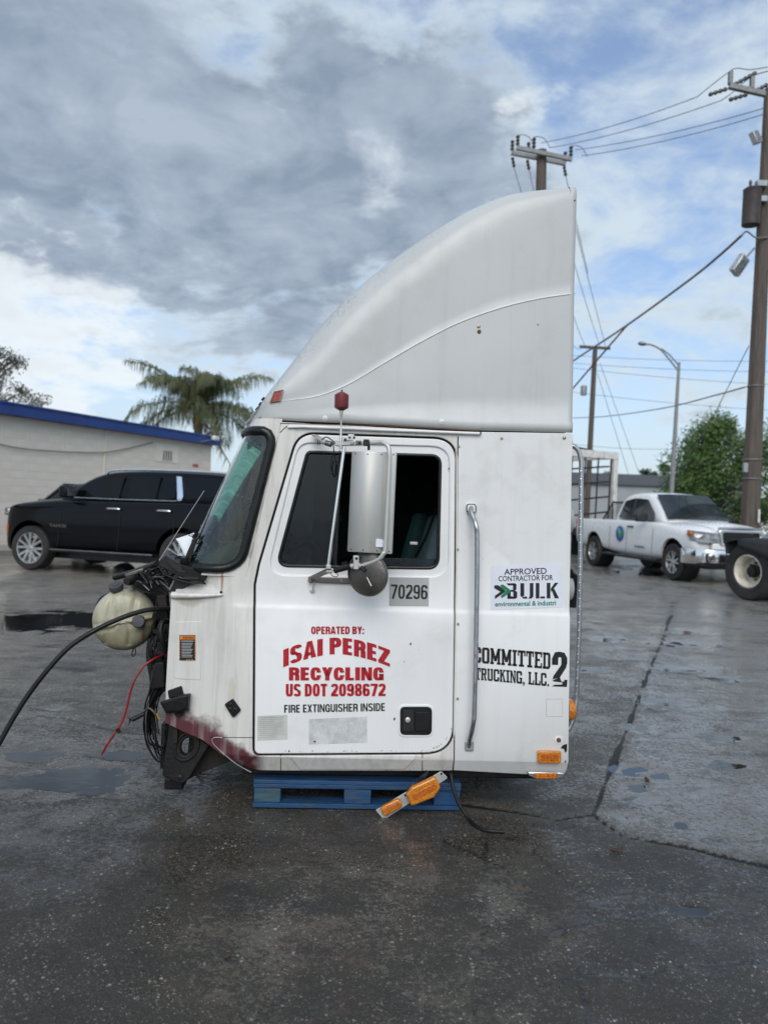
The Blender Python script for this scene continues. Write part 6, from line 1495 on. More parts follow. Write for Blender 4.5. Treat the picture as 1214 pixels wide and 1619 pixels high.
for s_ in (0, 1):
    side_pane('window', fillet([(2.26, 1.31, .05), (2.40, 1.73, .08), (2.82, 1.80, .03), (2.80, 1.29, .03)], 4), M['car_glass_grey'], pk, pvf, .014, s_, WP)
    side_pane('window', fillet([(2.92, 1.29, .03), (2.94, 1.80, .03), (3.42, 1.77, .08), (3.86, 1.44, .05), (3.90, 1.285, .04)], 4), M['car_glass_grey'], pk, pvf, .014, s_, WP)
    side_pane('window_pillar', [(2.80, 1.29), (2.82, 1.80), (2.94, 1.80), (2.92, 1.29)], M['trim_black'], pk, pvf, .012, s_, WP)
    vv = -.13 if s_ == 0 else WP + .13
    mb = MB(); mb.box((3.72, vv, 1.34), (.14, .28, .20)); mb.build('door_mirror', M['trim_black'], pk, bevel=.04, bseg=3)
    for u_, hd_ in ((2.60, 0), (2.98, 1)):
        pass
    mb = MB(); mb.tube([(2.92, -.012 if s_ == 0 else WP + .012, 1.11), (2.96, -.035 if s_ == 0 else WP + .035, 1.11), (3.12, -.035 if s_ == 0 else WP + .035, 1.11), (3.16, -.012 if s_ == 0 else WP + .012, 1.11)], .022, 8); mb.build('door_handle', M['trim_black'], pk, 60)
    for u_ in (PW1, PW2): wheel(pk, u_, .13 if s_ == 0 else WP - .13, PR, PR, .245, .27, -1 if s_ == 0 else 1, 5, True)
    mb = MB(); mb.box((3.05, -.02 if s_ == 0 else WP + .02, .40), (2.5, .14, .05)); rb = mb.build('running_board', M['trim_black'], pk, bevel=.015)
    for k in range(4):
        mb = MB(); mb.box((2.1 + k * .62, -.05 if s_ == 0 else WP + .05, .428), (.22, .06, .006)); mb.build('step_pad', M['galv'], rb)
    for u_ in (2.02, 2.86, 4.02):
        mb = MB(); v_ = -.004 if s_ == 0 else WP + .004; mb.tube([(u_ - .02, v_, .50), (u_, v_ , .9), (u_, v_ + (.012 if s_ == 0 else -.012), 1.10)], .0035, 5); mb.build('door_seam', M['trim_black'], pk)
    for u_ in (PW1, PW2):
        mb = MB(); vv0 = .05 if s_ == 0 else WP - .05; d_ = 1 if s_ == 0 else -1
        mb.lathe([(.46, 0), (.46, .36), (.01, .36)], (u_, vv0, PR + .05), (0, d_, 0), 32, False, False); mb.build('arch_liner', M['trim_black'], pk)
    # head lamp wraps the corner
    s2 = 1 if s_ == 0 else -1; w0 = 0 if s_ == 0 else WP
    hl = [Vector((5.34, w0 + s2 * -.005, 1.12)), Vector((5.62, w0 + s2 * .14, 1.10)), Vector((5.75, w0 + s2 * .50, 1.06)), Vector((5.76, w0 + s2 * .50, .86)), Vector((5.66, w0 + s2 * .13, .86)), Vector((5.45, w0 + s2 * -.005, .92))]
    mb = MB(); mb.prism(hl, (-.10, s2 * .10, 0)); hlo = mb.build('headlamp', M['lamp_glass'], pk, bevel=.02)
    mb = MB(); mb.box((5.43, w0 + s2 * .03, 1.04), (.15, .08, .09)); mb.build('turn_signal', M['amber_dark'], hlo, bevel=.02)
# windscreen: bowed sheet following the slope
rowsP = []
for k in range(5):
    f = k / 4; row = []
    for j in range(13):
        a = j / 12 * 2 - 1; u_ = 4.36 - .70 * f - .06 * a * a; z_ = 1.345 + .565 * f - .02 * abs(a) ** 3
        hw_ = .80 - .13 * f; row.append(Vector((u_, WP / 2 + a * hw_, z_)))
    rowsP.append(row)
mb = MB(); mb.loft(rowsP, closed=False, caps=False); wso = mb.build('windscreen', M['car_glass_grey'], pk, 180)
mb = MB()
for k in (0, 1): mb.tube([Vector((4.44, .5 + .75 * k, 1.33)), Vector((4.28, .75 + .75 * k, 1.44))], .008, 6)
mb.build('wiper', M['trim_black'], pk)
# bonnet shut line, grille, bumper
mb = MB(); mb.tube(spl([(4.30, .12, 1.255), (4.9, .20, 1.245), (5.4, .36, 1.205), (5.62, .46, 1.15)], 4), .006, 5); mb.build('bonnet_seam', M['faint_ink'], pk)
gq = fillet([(.46, 1.16, .08), (1.54, 1.16, .08), (1.50, .80, .06), (.50, .80, .06)], 5); gi = fillet([(.56, 1.09, .05), (1.44, 1.09, .05), (1.41, .84, .04), (.59, .84, .04)], 5)
def yz_plate(name, outline, holes, m, parent, u0, th, bev=.01):
    me = curve_mesh([outline] + list(holes), th, bev); 
    for v in me.vertices: v.co = Vector((u0 + v.co.z, v.co.x, v.co.y))
    return link(name, me, m, parent, 35)
yz_plate('grille_frame', gq, [gi], M['chrome'], pk, 5.72, .10, .025)
yz_plate('grille_back', gi, [], M['trim_black'], pk, 5.69, .03, .002)
for k in range(3):
    mb = MB(); mb.box((5.725, WP / 2, .905 + .06 * k), (.03, .82, .018)); mb.build('grille_bar', M['trim_black'], pk, bevel=.004)
mb = MB(); mb.tube(spl([(5.70, .50, 1.17), (5.745, .8, 1.185), (5.75, 1.0, 1.188), (5.745, 1.2, 1.185), (5.70, 1.5, 1.17)], 4), .028, 8); mb.build('bonnet_moulding', M['galv'], pk, 60)
bring = []
for v_, u_ in ((-.02, 5.28), (-.01, 5.45), (.05, 5.62), (.2, 5.76), (.5, 5.82), (1.0, 5.84), (1.5, 5.82), (1.8, 5.76), (1.95, 5.62), (2.01, 5.45), (2.02, 5.28)):
    bring.append([Vector((u_, v_, .46)), Vector((u_ + .015, v_, .60)), Vector((u_ - .01, v_, .72)), Vector((u_ - .10, v_ , .73)), Vector((u_ - .10, v_, .42))])
mb = MB(); mb.loft(bring); bmp = mb.build('bumper', M['chrome'], pk, 50)
yz_plate('bumper_intake', fillet([(.55, .64, .03), (1.45, .64, .03), (1.40, .46, .03), (.60, .46, .03)], 3), [], M['trim_black'], bmp, 5.845, .03, .005)
for v_ in (.30, WP - .30):
    mb = MB(); mb.lathe([(.085, -.04), (.085, .02), (.06, .03), (.055, 0)], (5.79, v_, .56), (1, (-.3 if v_ < 1 else .3), 0), 20); mb.build('fog_lamp', M['lamp_glass'], bmp)
mb = MB(); mb.prism([Vector((5.30, .0, .36)), Vector((5.70, .15, .36)), Vector((5.70, WP - .15, .36)), Vector((5.30, WP, .36))], (0, 0, .10)); mb.build('air_dam', M['trim_black'], pk, bevel=.02)
yz_plate('bumper_cover', fillet([(.36, .86, .05), (1.64, .86, .05), (1.66, .725, .02), (.34, .725, .02)], 4), [], M['truck_white'], pk, 5.70, .10, .02)
# door emblem: blue disc, green land, gold centre
ec = Vector((2.55, .0, .92))
def disc(name, r_, m, par, off, dz=0., du=0., squash=1.0):
    mb = MB(); mb.lathe([(r_, 0), (r_ * .98, .003), (.001, .0035)], (ec.x + du, -.016 - off, ec.z + dz), (0, -1, 0), 28); return mb.build(name, m, par, 30)
em = disc('emblem', .19, mat('emblem_blue', (.01, .09, .30), .4), pk, 0)
disc('emblem_land', .105, mat('emblem_green', (.06, .26, .14), .4), em, .004, .01, .03)
disc('emblem_sky', .07, mat('emblem_sky', (.10, .38, .60), .4), em, .005, .08, -.04)
disc('emblem_sun', .03, mat('emblem_gold', (.55, .42, .06), .4), em, .0085, .03, .02)
uv, fs = text_pts('TUNDRA', .02); me = bpy.data.meshes.new('badge'); me.from_pydata([(3.25 + .46 * a, -.016, .62 + .06 * b_) for a, b_ in uv], [], fs); link('badge', me, M['trim_black'], pk, 0)
mb = MB(); mb.box((.01, .12, 1.08), (.06, .16, .30)); mb.build('tail_lamp', M['lamp_red'], pk, bevel=.02)
mb = MB(); mb.box2((.5, .45, .30), (5.4, WP - .45, .5)); mb.build('underbody', M['trim_black'], pk)
mb = MB(); mb.box2((.10, .1, .70), (1.91, WP - .1, .74)); mb.build('bed_floor', M['trim_black'], pk)
# mesh headache rack behind the cab with a raked wing
rk = MB(); rk.tube([(1.90, .12, 1.24), (1.90, .12, 1.70), (1.90, WP - .12, 1.70), (1.90, WP - .12, 1.24)], .025, 8); rk.tube([(1.90, .12, 1.68), (1.45, .10, 1.25)], .02, 8)
for k in range(16): z_ = 1.26 + .027 * k; rk.tube([(1.90, .12, z_), (1.90, WP - .12, z_)], .006, 4)
for k in range(9):
    f = k / 8; rk.tube([(1.45 + .45 * f, .11, 1.25), (1.45 + .45 * f, .11, 1.25 + .43 * f)], .006, 4); rk.tube([(1.45 + .45 * f, .11, 1.25 + .43 * f), (1.90, .11, 1.25 + .43 * f)], .006, 4)
rk.build('headache_rack', M['black_bar'], pk, 40)
pk.scale = (1.05, 1.05, 1.05)

# ---------------- rear axle of a truck chassis at the edge of the lot
wc_ = P(1189, 899, 13.9); CY = -R(66)
ch = empty('truck_chassis', (wc_.x, wc_.y, .008), CY); tag(ch, 'rear axle of a truck chassis with cream dual wheels and black mud flap', 'truck chassis')
def dual(u_, v_, sgn):
    r_ = .52; o = Vector((u_, v_, r_)); ax = Vector((0, sgn, 0)); rim = .29
    mb = MB(); mb.lathe([(rim, -.11), (rim + .03, -.14), (r_ * .93, -.14), (r_, -.10), (r_, .10), (r_ * .93, .14), (rim + .04, .145), (rim, .12), (rim, -.11)], o, ax, 48, False, False); t = mb.build('wheel', M['tyre'], ch, 30)
    mb = MB(); mb.lathe([(rim + .012, .125), (rim - .005, .13), (rim - .03, .10), (rim - .05, .02), (rim - .055, -.10), (.13, -.115), (.12, -.06)], o, ax, 48, False, False); mb.build('rim', M['cream_steel'], t, 40)
    mb = MB(); mb.lathe([(.12, -.11), (.12, -.02), (.095, 0), (.09, .05), (.06, .06), (.001, .06)], o, ax, 24); mb.build('hub', M['dark_steel'], t)
    for k in range(8):
        a = 2 * math.pi * k / 8; mb = MB(); mb.lathe([(.014, -.11), (.014, -.05), (.002, -.045)], o + Vector((math.cos(a) * .15, 0, math.sin(a) * .15)), ax, 8); mb.build('wheel_nut', M['dark_steel'], t)
    mb = MB(); mb.lathe([(rim, -.13), (r_ * .95, -.14), (r_, -.10), (r_, .10), (r_ * .95, .14), (rim, .13)], o - ax * .34, ax, 40); mb.build('inner_tyre', M['tyre'], t, 30)
dual(0, 0, -1); dual(0, 2.25, 1)
mb = MB(); mb.tube([(0, .3, .52), (0, 2.0, .52)], .09, 12); mb.build('axle', M['dark_steel'], ch)
for v_ in (.7, 1.55): mb = MB(); mb.box2((.1, v_ - .04, .85), (3.2, v_ + .04, 1.05)); mb.build('frame_rail', M['dark_steel'], ch, bevel=.01)
mb = MB(); fl = [(-.46, .80), (-.50, .98), (-.40, 1.04), (-.2, 1.08), (.2, 1.10), (.5, 1.05), (.62, .92)]
mb.loft([[Vector((u_, -.16, z_)), Vector((u_, .5, z_ + .02)), Vector((u_, .5, z_ + .04)), Vector((u_, -.16, z_ + .02))] for u_, z_ in fl]); mb.build('fender', M['tarp'], ch, 30)
mb = MB(); g = [[Vector((-.2 + .9 * a, -.17 - .02 * math.sin(4 * a), 1.09 - .30 * b_ * (.4 + a) + .03 * math.sin(3 * a))) for a in [k / 6 for k in range(7)]] for b_ in (0, .33, .66, 1)]; mb.loft(g, closed=False, caps=False); o_ = mb.build('mud_flap', M['tarp'], ch, 60); o_.modifiers.new('thick', 'SOLIDIFY').thickness = .008
# front axle of the chassis, out to the right
dual(3.0, 0, -1); dual(3.0, 2.25, 1)
mb = MB(); mb.tube([(3.0, .3, .52), (3.0, 2.0, .52)], .09, 12); mb.build('axle', M['dark_steel'], ch)

# ---------------- caged stake trailer
tO = P(966, 880, 25.5); TY = R(28)
trl = empty('stake_trailer', (tO.x, tO.y, .01), TY); tag(trl, 'caged trailer with white frame and black bar sides behind the pickup bed', 'trailer')
TL, TW, TZ0, TZ1 = 5.0, 2.2, .95, 3.28
for u_ in (-TL, 0):
    for v_ in (0, TW):
        mb = MB(); mb.box2((u_ - .09, v_ - .07, TZ0), (u_ + .09, v_ + .07, TZ1 - .02)); mb.build('corner_post', M['white_frame'], trl, bevel=.01)
for v_ in (0, TW): mb = MB(); mb.box2((-TL - .1, v_ - .08, TZ1 - .02), (.1, v_ + .08, TZ1 + .22)); mb.build('top_rail', M['white_frame'], trl, bevel=.01)
for u_ in (-TL, 0): mb = MB(); mb.box2((u_ - .06, .09, TZ1), (u_ + .06, TW - .09, TZ1 + .18)); mb.build('top_rail', M['white_frame'], trl, bevel=.01)
mb = MB(); mb.box2((-TL - .1, -.05, TZ0 - .2), (.1, TW + .05, TZ0)); mb.build('deck', M['dark_steel'], trl)
for v_ in (0, TW):
    for k in range(9): mb = MB(); u_ = -TL + .3 + k * .56; mb.tube([(u_, v_, TZ0), (u_ + .06, v_, TZ1)], .028, 6); mb.build('cage_bar', M['black_bar'], trl)
    for k in range(4): mb = MB(); z_ = TZ0 + .42 + k * .5; mb.tube([(-TL, v_, z_ - .35), (-.25, v_, z_ + .15)], .032, 6); mb.build('cage_rail', M['black_bar'], trl)
mb = MB(); tp = [[Vector((-TL + (TL - .6) * a, TW * b_, TZ1 + .22 + .26 * math.sin(math.pi * min(max(a * .9 + .1, 0), 1)) * math.sin(math.pi * (b_ * .8 + .1)) + .03 * math.sin(17 * a + 5 * b_))) for b_ in [k / 6 for k in range(7)]] for a in [k / 10 for k in range(11)]]
mb.loft(tp, closed=False, caps=False); o_ = mb.build('tarpaulin', M['tarp'], trl, 60); o_.modifiers.new('thick', 'SOLIDIFY').thickness = .02
for u_ in (-3.4, -2.5):
    for v_, sg in ((.0, -1), (TW, 1)): wheel(trl, u_, v_ + (.12 if sg < 0 else -.12), .38, .38, .22, .22, sg, 6, False)
mb = MB(); mb.box2((-3.9, .1, .3), (-2.0, TW - .1, .75)); mb.build('running_gear', M['dark_steel'], trl)
mb = MB(); mb.box2((-.1, .8, .35), (1.2, 1.4, .75)); mb.box2((-.6, .9, .012), (-.4, 1.3, .75)); mb.build('drawbar', M['dark_steel'], trl)

# ------------------------------------------------------------------ block building with blue fascia
b0, b1 = P(-260, 800, 15.6), P(331.5, 800, 27.6); a0 = Vector((P(0, 868, 19.3).x, 19.3, 0)); a1 = Vector((P(331.5, 800, 27.6).x, 27.6, 0))
bd_ = (a1 - a0).normalized(); BYAW = math.atan2(bd_.y, bd_.x); BH = 3.50
start = a0 - bd_ * 9.0; BL = (a1 - start).length
bld = empty('block_building', start, BYAW); tag(bld, 'low pale concrete block building with bright blue roof fascia', 'building')
mb = MB(); mb.box2((0, .006, -.05), (BL, 12, BH + .1)); wl = mb.build('wall_core', M['block_wall'], bld)
# courses of block, each with its own edges on the stretch in view
ch_, cl_ = .203, .405
blk = MB(); blk.box2((0, 0, 0), (cl_ * 2 - .004, .064, ch_ - .005)); bme = blk.mesh('wall_block')
bme.materials.append(M['block_wall'])
nb_ = 0; rb_ = random.Random(5)
u_start = 8.2
nblk = MB()
for r_ in range(17):
    z_ = r_ * ch_ + .01
    if z_ + ch_ > BH + .08: continue
    u_ = u_start + (r_ % 2) * cl_
    while u_ + cl_ * 2 < BL:
        if nb_ < 298 and z_ > 1.2:
            o = bpy.data.objects.new('wall_block', bme); COL.objects.link(o); o.parent = bld; o.location = (u_, -.002 + rb_.uniform(-.0012, .0012), z_); nb_ += 1
        else: nblk.box2((u_, 0, z_), (u_ + cl_ * 2 - .004, .064, z_ + ch_ - .005))
        u_ += cl_ * 2
o = nblk.build('wall_blocks', M['block_wall'], bld, 0); o['kind'] = 'stuff'
def bz(px, py):
    """wall coordinates under a pixel"""
    d = ray(px, py); n = Vector((-bd_.y, bd_.x, 0)); t = n.dot(start) / n.dot(d); p = Vector((0, 0, CAM_H)) + d * t - Vector((start.x, start.y, 0)); return (bd_.dot(p), p.z)
fz0 = (bz(20, 659)[1] + bz(320, 701)[1]) / 2; fz1 = (bz(20, 641)[1] + bz(320, 690)[1]) / 2
mb = MB(); mb.prism([Vector((-.2, -.30, fz0)), Vector((-.2, -.30, fz1)), Vector((-.2, .1, fz1 + .05)), Vector((-.2, .1, fz0))], (BL + .32, 0, 0)); mb.build('fascia', M['blue_fascia'], bld)
mb = MB(); mb.box2((-.2, -.33, fz1 - .02), (BL + .14, -.27, fz1 + .04)); mb.build('drip_edge', M['blue_fascia'], bld, bevel=.008)
mb = MB(); mb.box2((-.2, .12, fz1 - .1), (BL + .1, 12, fz1 + .03)); mb.build('roof', M['roofing'], bld)
mb = MB(); u_, z_ = bz(166, 700); mb.tube([(u_, -.02, .1), (u_, -.02, fz0)], .022, 6); mb.build('conduit', M['block_wall'], bld, 60)
mb = MB(); cps = [(-40, 690), (0, 703), (40, 710), (80, 713), (120, 715), (165, 715), (200, 709), (240, 699)]; mb.tube(spl([(bz(*p)[0], -.06, bz(*p)[1]) for p in cps], 4), .016, 6); mb.build('slung_cable', M['wire'], bld, 60)
# bricked-up opening with a small barred vent
mb = MB(); q0, q1 = bz(245, 699), bz(281, 733); mb.box2((q0[0], -.02, q1[1]), (q1[0], -.005, q0[1])); mb.build('infill_panel', M['block_wall'], bld, bevel=.004)
q0, q1 = bz(256, 712), bz(270.5, 728); mb = MB(); mb.box2((q0[0], -.032, q1[1]), (q1[0], -.022, q0[1])); vt = mb.build('vent', M['trim_black'], bld)
for k in range(5):
    f = k / 4; mb = MB(); u_ = q0[0] + (q1[0] - q0[0]) * f; mb.box2((u_ - .018, -.06, q1[1] - .02), (u_ + .018, -.036, q0[1] + .02)); mb.build('vent_bar', M['white_frame'], vt)
q0, q1 = bz(305, 733.5), bz(313, 738.5); mb = MB(); mb.box2((q0[0], -.025, q1[1]), (q1[0], -.008, q0[1])); mb.build('wall_sign', mat('sign_red', (.45, .09, .08), .6, var=.3, vscale=20), bld)
u_, z_ = bz(325, 693); mb = MB(); mb.box((u_, -.42, z_), (.32, .16, .16)); mb.build('flood_lamp', M['white_frame'], bld, bevel=.04)
u2, z2 = bz(306, 698.5); mb = MB(); mb.tube([(u_, -.38, z_ - .02), (u2, -.31, z2)], .016, 6); mb.build('flood_arm', M['galv'], bld)
mb = MB(); mb.box2((0, -1.4, -.02), (BL - .3, -.02, .14)); kb = mb.build('plinth', mat('concrete', (.28, .27, .25), .85, bump=.4, dirt=(.15, .14, .12)), bld, bevel=.02)

# ------------------------------------------------------------------ trees
def leafcloud(mb, c, r_, n, size, rg, squash=.8):
    for _ in range(n):
        d = Vector((rg.gauss(0, 1), rg.gauss(0, 1), rg.gauss(0, 1))).normalized() * r_ * rg.random() ** .45; d.z *= squash
        p = c + d; a = Vector((rg.gauss(0, 1), rg.gauss(0, 1), rg.gauss(0, 1))).normalized(); b_ = a.orthogonal().normalized(); s = size * rg.uniform(.6, 1.3)
        mb.add([p - a * s, p - b_ * s * .42, p + a * s, p + b_ * s * .42], [(0, 1, 2, 3)])
def tree(name, label, base, h, cr_, m, nclump, nleaf, lsize, seed, trunk_h=.35, spread=1.0, group=None, clr=.32, tr=.12):
    rg = random.Random(seed); t = empty(name, base); tag(t, label, 'tree', group)
    tb = MB(); top = Vector((rg.uniform(-.2, .2), rg.uniform(-.2, .2), h * .86)); tp = [Vector((0, 0, -.05)), Vector((.05, 0, h * .2)), Vector((rg.uniform(-.15, .15), 0, h * trunk_h)), top * .75, top]
    tb.tube(spl(tp, 4), [tr * (1 - .8 * k / 16) for k in range(17)], 8)
    lf = MB()
    for k in range(nclump):
        f = rg.random(); z = h * (trunk_h * .85 + (1 - trunk_h * .85) * f); env = math.sin(math.pi * min(max(.12 + .88 * f, 0), 1) ** .8) ** .6
        a = rg.uniform(0, 2 * math.pi); rr = cr_ * env * math.sqrt(rg.random()) * spread
        c = Vector((math.cos(a) * rr, math.sin(a) * rr, z)); s = Vector((0, 0, max(z - rr * .8, h * trunk_h * .7)))
        if k % 2 == 0: tb.tube(spl([s, s.lerp(c, .5) + Vector((0, 0, .12)), c], 3), [tr * .35, tr * .3, tr * .25, tr * .2, tr * .15, tr * .1, tr * .06], 5)
        leafcloud(lf, c, clr * cr_ * rg.uniform(.6, 1.2), nleaf, lsize, rg)
    tb.build('trunk', M['bark'], t, 60); lf.build('crown', m, t, 0, fixn=False); return t
tb_ = P(1125, 826, 38); tree('leafy_tree', 'round green tree growing right beside the tall wooden utility pole', (tb_.x, 38, 0), 6.3, 2.5, M['leaf'], 170, 90, .11, 3, .2, group=None)
tb_ = P(1102, 826, 41); tree('leafy_tree', 'lower green tree spreading towards the street lamp post', (tb_.x, 41, 0), 4.7, 1.7, M['leaf'], 100, 80, .11, 4, .2)
tb_ = P(1196, 830, 36); tree('leafy_tree', 'green tree behind the tall wooden utility pole, beyond the truck chassis', (tb_.x + 1.3, 36, 0), 6.2, 2.6, M['leaf'], 140, 80, .11, 5, .22)
for k, (px, Y, h, lab) in enumerate(((1023, 75, 4.6, 'small distant tree poking over the grey warehouse roof'), (1048, 72, 5.0, 'distant dark tree just left of the street lamp post'), (955, 78, 4.2, 'distant dark shrub seen through the trailer cage'))):
    tb_ = P(px, 800, Y); tree('distant_tree', lab, (tb_.x, Y, 0), h + 1.2, 1.5, M['leaf_dark'], 40, 40, .2, 20 + k, .3)
tb_ = P(-8, 800, 31); tree('sparse_tree', 'sparse grey-green tree rising behind the blue fascia', (tb_.x, 31, 0), 7.2, 2.0, M['leaf_grey'], 70, 60, .065, 9, .45, clr=.22)

# far-off wood that closes the horizon round the lot
rgw = random.Random(31); fw_ = MB()
for k in range(520):
    a = R(-100 + 200 * k / 520); d_ = 165 + rgw.uniform(-12, 12); c = Vector((math.sin(a) * d_, math.cos(a) * d_, rgw.uniform(.6, 2.4)))
    leafcloud(fw_, c, rgw.uniform(1.4, 2.2), 26, .55, rgw)
tag(fw_.build('far_wood', M['leaf_dark'], None, 0, fixn=False), 'low dark line of far-off trees along the horizon', 'trees', kind='stuff')

# ------------------------------------------------------------------ queen palm
def palm(base, zc, seed):
    rg = random.Random(seed); t = empty('palm_tree', base); tag(t, 'feathery queen palm drooping over the end of the block building', 'palm tree')
    mb = MB(); mb.tube(spl([(0, 0, -.05), (.05, 0, zc * .5), (.0, 0, zc - .4), (-.02, 0, zc)], 5), [.2] * 6 + [.17] * 5 + [.15] * 5, 10); mb.build('trunk', M['palm_trunk'], t, 60)
    mb = MB(); mb.lathe([(.15, -.7), (.22, -.35), (.16, .25), (.05, .7)], (0, 0, zc), (0.05, 0, 1), 12); mb.build('crown_shaft', M['palm_boot'], t, 60)
    spec = [(178, 52, 3.0, .55), (172, 62, 2.3, .9), (4, 50, 2.7, .65), (10, 20, 2.5, .9), (95, 78, 2.0, 1.0), (85, 82, 1.9, 1.2), (265, 75, 2.1, 1.1), (300, 60, 2.4, 1.1), (60, 60, 2.4, 1.1), (230, 50, 2.5, 1.0), (140, 55, 2.4, 1.1), (200, 18, 2.5, .8), (340, 15, 2.6, .8), (20, -2, 2.3, .75), (165, 0, 2.4, .75), (270, 20, 2.2, 1.0), (245, 68, 2.0, 1.3), (115, 66, 2.1, 1.2), (320, 72, 2.0, 1.3), (215, 72, 1.9, 1.3)]
    spec += [(rg.uniform(0, 360), rg.uniform(-5, 62), rg.uniform(1.8, 2.5), rg.uniform(.7, 1.2)) for _ in range(9)]
    for az, el, L_, droop in spec:
        L_ *= 1.22
        a, e = R(az), R(el); d = Vector((math.cos(a), math.sin(a), 0)); p = Vector((0, 0, zc + .15)); pts = [p.copy()]; n = 22
        for k in range(n):
            ee = e - droop * 1.5 * ((k + 1) / n) ** 1.4; p = p + (d * math.cos(ee) + Vector((0, 0, math.sin(ee)))) * (L_ / n); pts.append(p.copy())
        mb = MB(); mb.tube(pts, [.03 * (1 - .85 * k / n) for k in range(n + 1)], 5)
        for k in range(2, n + 1):
            for s in range(4):
                f = (k + s / 4 - .3) / n
                if f > 1: continue
                i = min(int(f * n), n - 1); q = pts[i].lerp(pts[i + 1], f * n - i); tg = (pts[i + 1] - pts[i]).normalized(); sd = tg.cross(Vector((0, 0, 1)))
                if sd.length < .05: sd = Vector((-d.y, d.x, 0))
                sd.normalize(); ll = .95 * math.sin(math.pi * min(.15 + .85 * f, .97)) ** .5 * rg.uniform(.75, 1.15) + .1
                for sg in (-1, 1):
                    dr = (sd * sg * rg.uniform(.35, .8) + tg * rg.uniform(.2, .6) + Vector((0, 0, rg.uniform(-.2, .35)))).normalized()
                    m1 = q + dr * ll * .45; m2 = m1 + (dr * .22 + Vector((0, 0, -1))).normalized() * ll * .6; w = Vector((0, 0, 1)).cross(dr).normalized() * .016
                    mb.add([q - w, q + w, m1 + w, m1 - w, m2], [(0, 1, 2, 3), (3, 2, 4)])
        mb.build('frond', M['palm_leaf'], t, 0, fixn=False)
    for az, L_ in ((-12, 2.6), (30, 1.8), (-40, 1.7)):
        a = R(az); d = Vector((math.cos(a), math.sin(a), 0)); mb = MB(); p0 = Vector((0, 0, zc - .1)); pts = [p0 + d * L_ * f * .55 + Vector((0, 0, -L_ * .75 * f ** 1.2)) for f in [k / 8 for k in range(9)]]
        mb.tube(pts, .022, 5)
        for k in range(1, 9):
            for s in range(4):
                q = pts[k]; dr = Vector((rg.uniform(-.5, .5), rg.uniform(-.5, .5), -1)).normalized(); w = Vector((.012, 0, 0)); mb.add([q - w, q + w, q + dr * rg.uniform(.3, .7)], [(0, 1, 2)])
        mb.build('dead_frond', M['dead_frond'], t, 0, fixn=False)
    return t
pb = P(309, 800, 31); palm((pb.x, 31, 0), P(309, 652, 31).z, 4)

# ------------------------------------------------------------------ grey warehouse far right
w0 = P(900, 790, 62); w1 = P(1075, 790, 62); zt = P(1020, 751, 62).z; zm = P(1020, 768, 62).z
wh = empty('warehouse', (w0.x - 8, 62, 0)); tag(wh, 'long low grey warehouse with dark upper band beyond the pickup', 'building')
mb = MB(); mb.box2((0, 0, 0), (w1.x - w0.x + 14, 16, zm)); mb.build('wall', M['grey_wall'], wh)
mb = MB(); mb.box2((-.3, -.3, zm), (w1.x - w0.x + 14.3, 16, zt)); mb.build('roof_band', M['grey_roof'], wh)
x0 = P(1068, 800, 48); hs = empty('white_outbuilding', (x0.x - .8, 50, 0)); tag(hs, 'small pale outbuilding glimpsed between the trees', 'building')
mb = MB(); mb.box2((0, 0, 0), (9, 5, 1.9)); mb.build('wall', M['white_frame'], hs); mb = MB(); mb.prism([Vector((-.2, -.2, 1.9)), Vector((9.2, -.2, 1.9)), Vector((9.2, 2.5, 2.7)), Vector((-.2, 2.5, 2.7))], (0, 0, .08)); mb.build('roof', M['grey_roof'], hs)
# low kerb wall at the lot edge on the right
kx = P(1150, 830, 30); kw = MB(); kw.box2((0, 0, -.02), (26, .3, .22)); ko = kw.build('kerb_wall', M['galv_dull'], None, bevel=.02); ko.location = (kx.x, 30, 0); tag(ko, 'low grey kerb wall along the lot edge by the trees', 'kerb')

# ------------------------------------------------------------------ utility poles
def pole(name, label, px_b, px_t, py_t, Y, r0_, r1_, square=False):
    b_ = P(px_b, 820, Y); b_.z = 0; t_ = P(px_t, py_t, Y); o = empty(name, b_); tag(o, label, 'utility pole', None)
    d = t_ - b_; mb = MB(); n = 8 if square else 12
    mb.tube([Vector((0, 0, -.2)), d * .5, d], [r0_, (r0_ + r1_) / 2, r1_], n); mb.build('post', M['wood_pole'], o, 30 if square else 60, bevel=0)
    return o, b_, d
p1, p1b, p1d = pole('utility_pole', 'tall brown utility pole with transformer and flood lamps beside the pickup', 1184, 1216, 141, 19.6, .255, .135, True)
def q1(px, py, Y=19.6): return P(px, py, Y) - p1b
mb = MB(); mb.bar(q1(1152, 136), q1(1250, 158), .12, .13); mb.build('crossarm', M['galv_dull'], p1, bevel=.01)
for x_, y_ in ((1154, 113), (1188, 122)):
    mb = MB(); mb.box2(q1(x_ - 3.3, y_ + 20) + Vector((0, -.06, 0)), q1(x_ + 3.5, y_) + Vector((0, .06, 0))); mb.build('cutout', M['galv_dull'], p1, bevel=.01)
def beads(par, a, b_, n, r_, name='insulator'):
    mb = MB(); d = (b_ - a); L_ = d.length; pr = []
    for k in range(n):
        h0 = L_ * k / n; pr += [(r_ * .62, h0), (r_, h0 + L_ / n * .3), (r_, h0 + L_ / n * .5), (r_ * .62, h0 + L_ / n * .8)]
    mb.lathe(pr, a, d, 10); mb.build(name, M['insulator'], par, 30)
beads(p1, q1(1120, 150), q1(1150, 140), 4, .055); beads(p1, q1(1152, 158), q1(1182, 149), 4, .055); beads(p1, q1(1160, 134), q1(1196, 114), 5, .055); beads(p1, q1(1195, 143), q1(1214, 133), 3, .055)
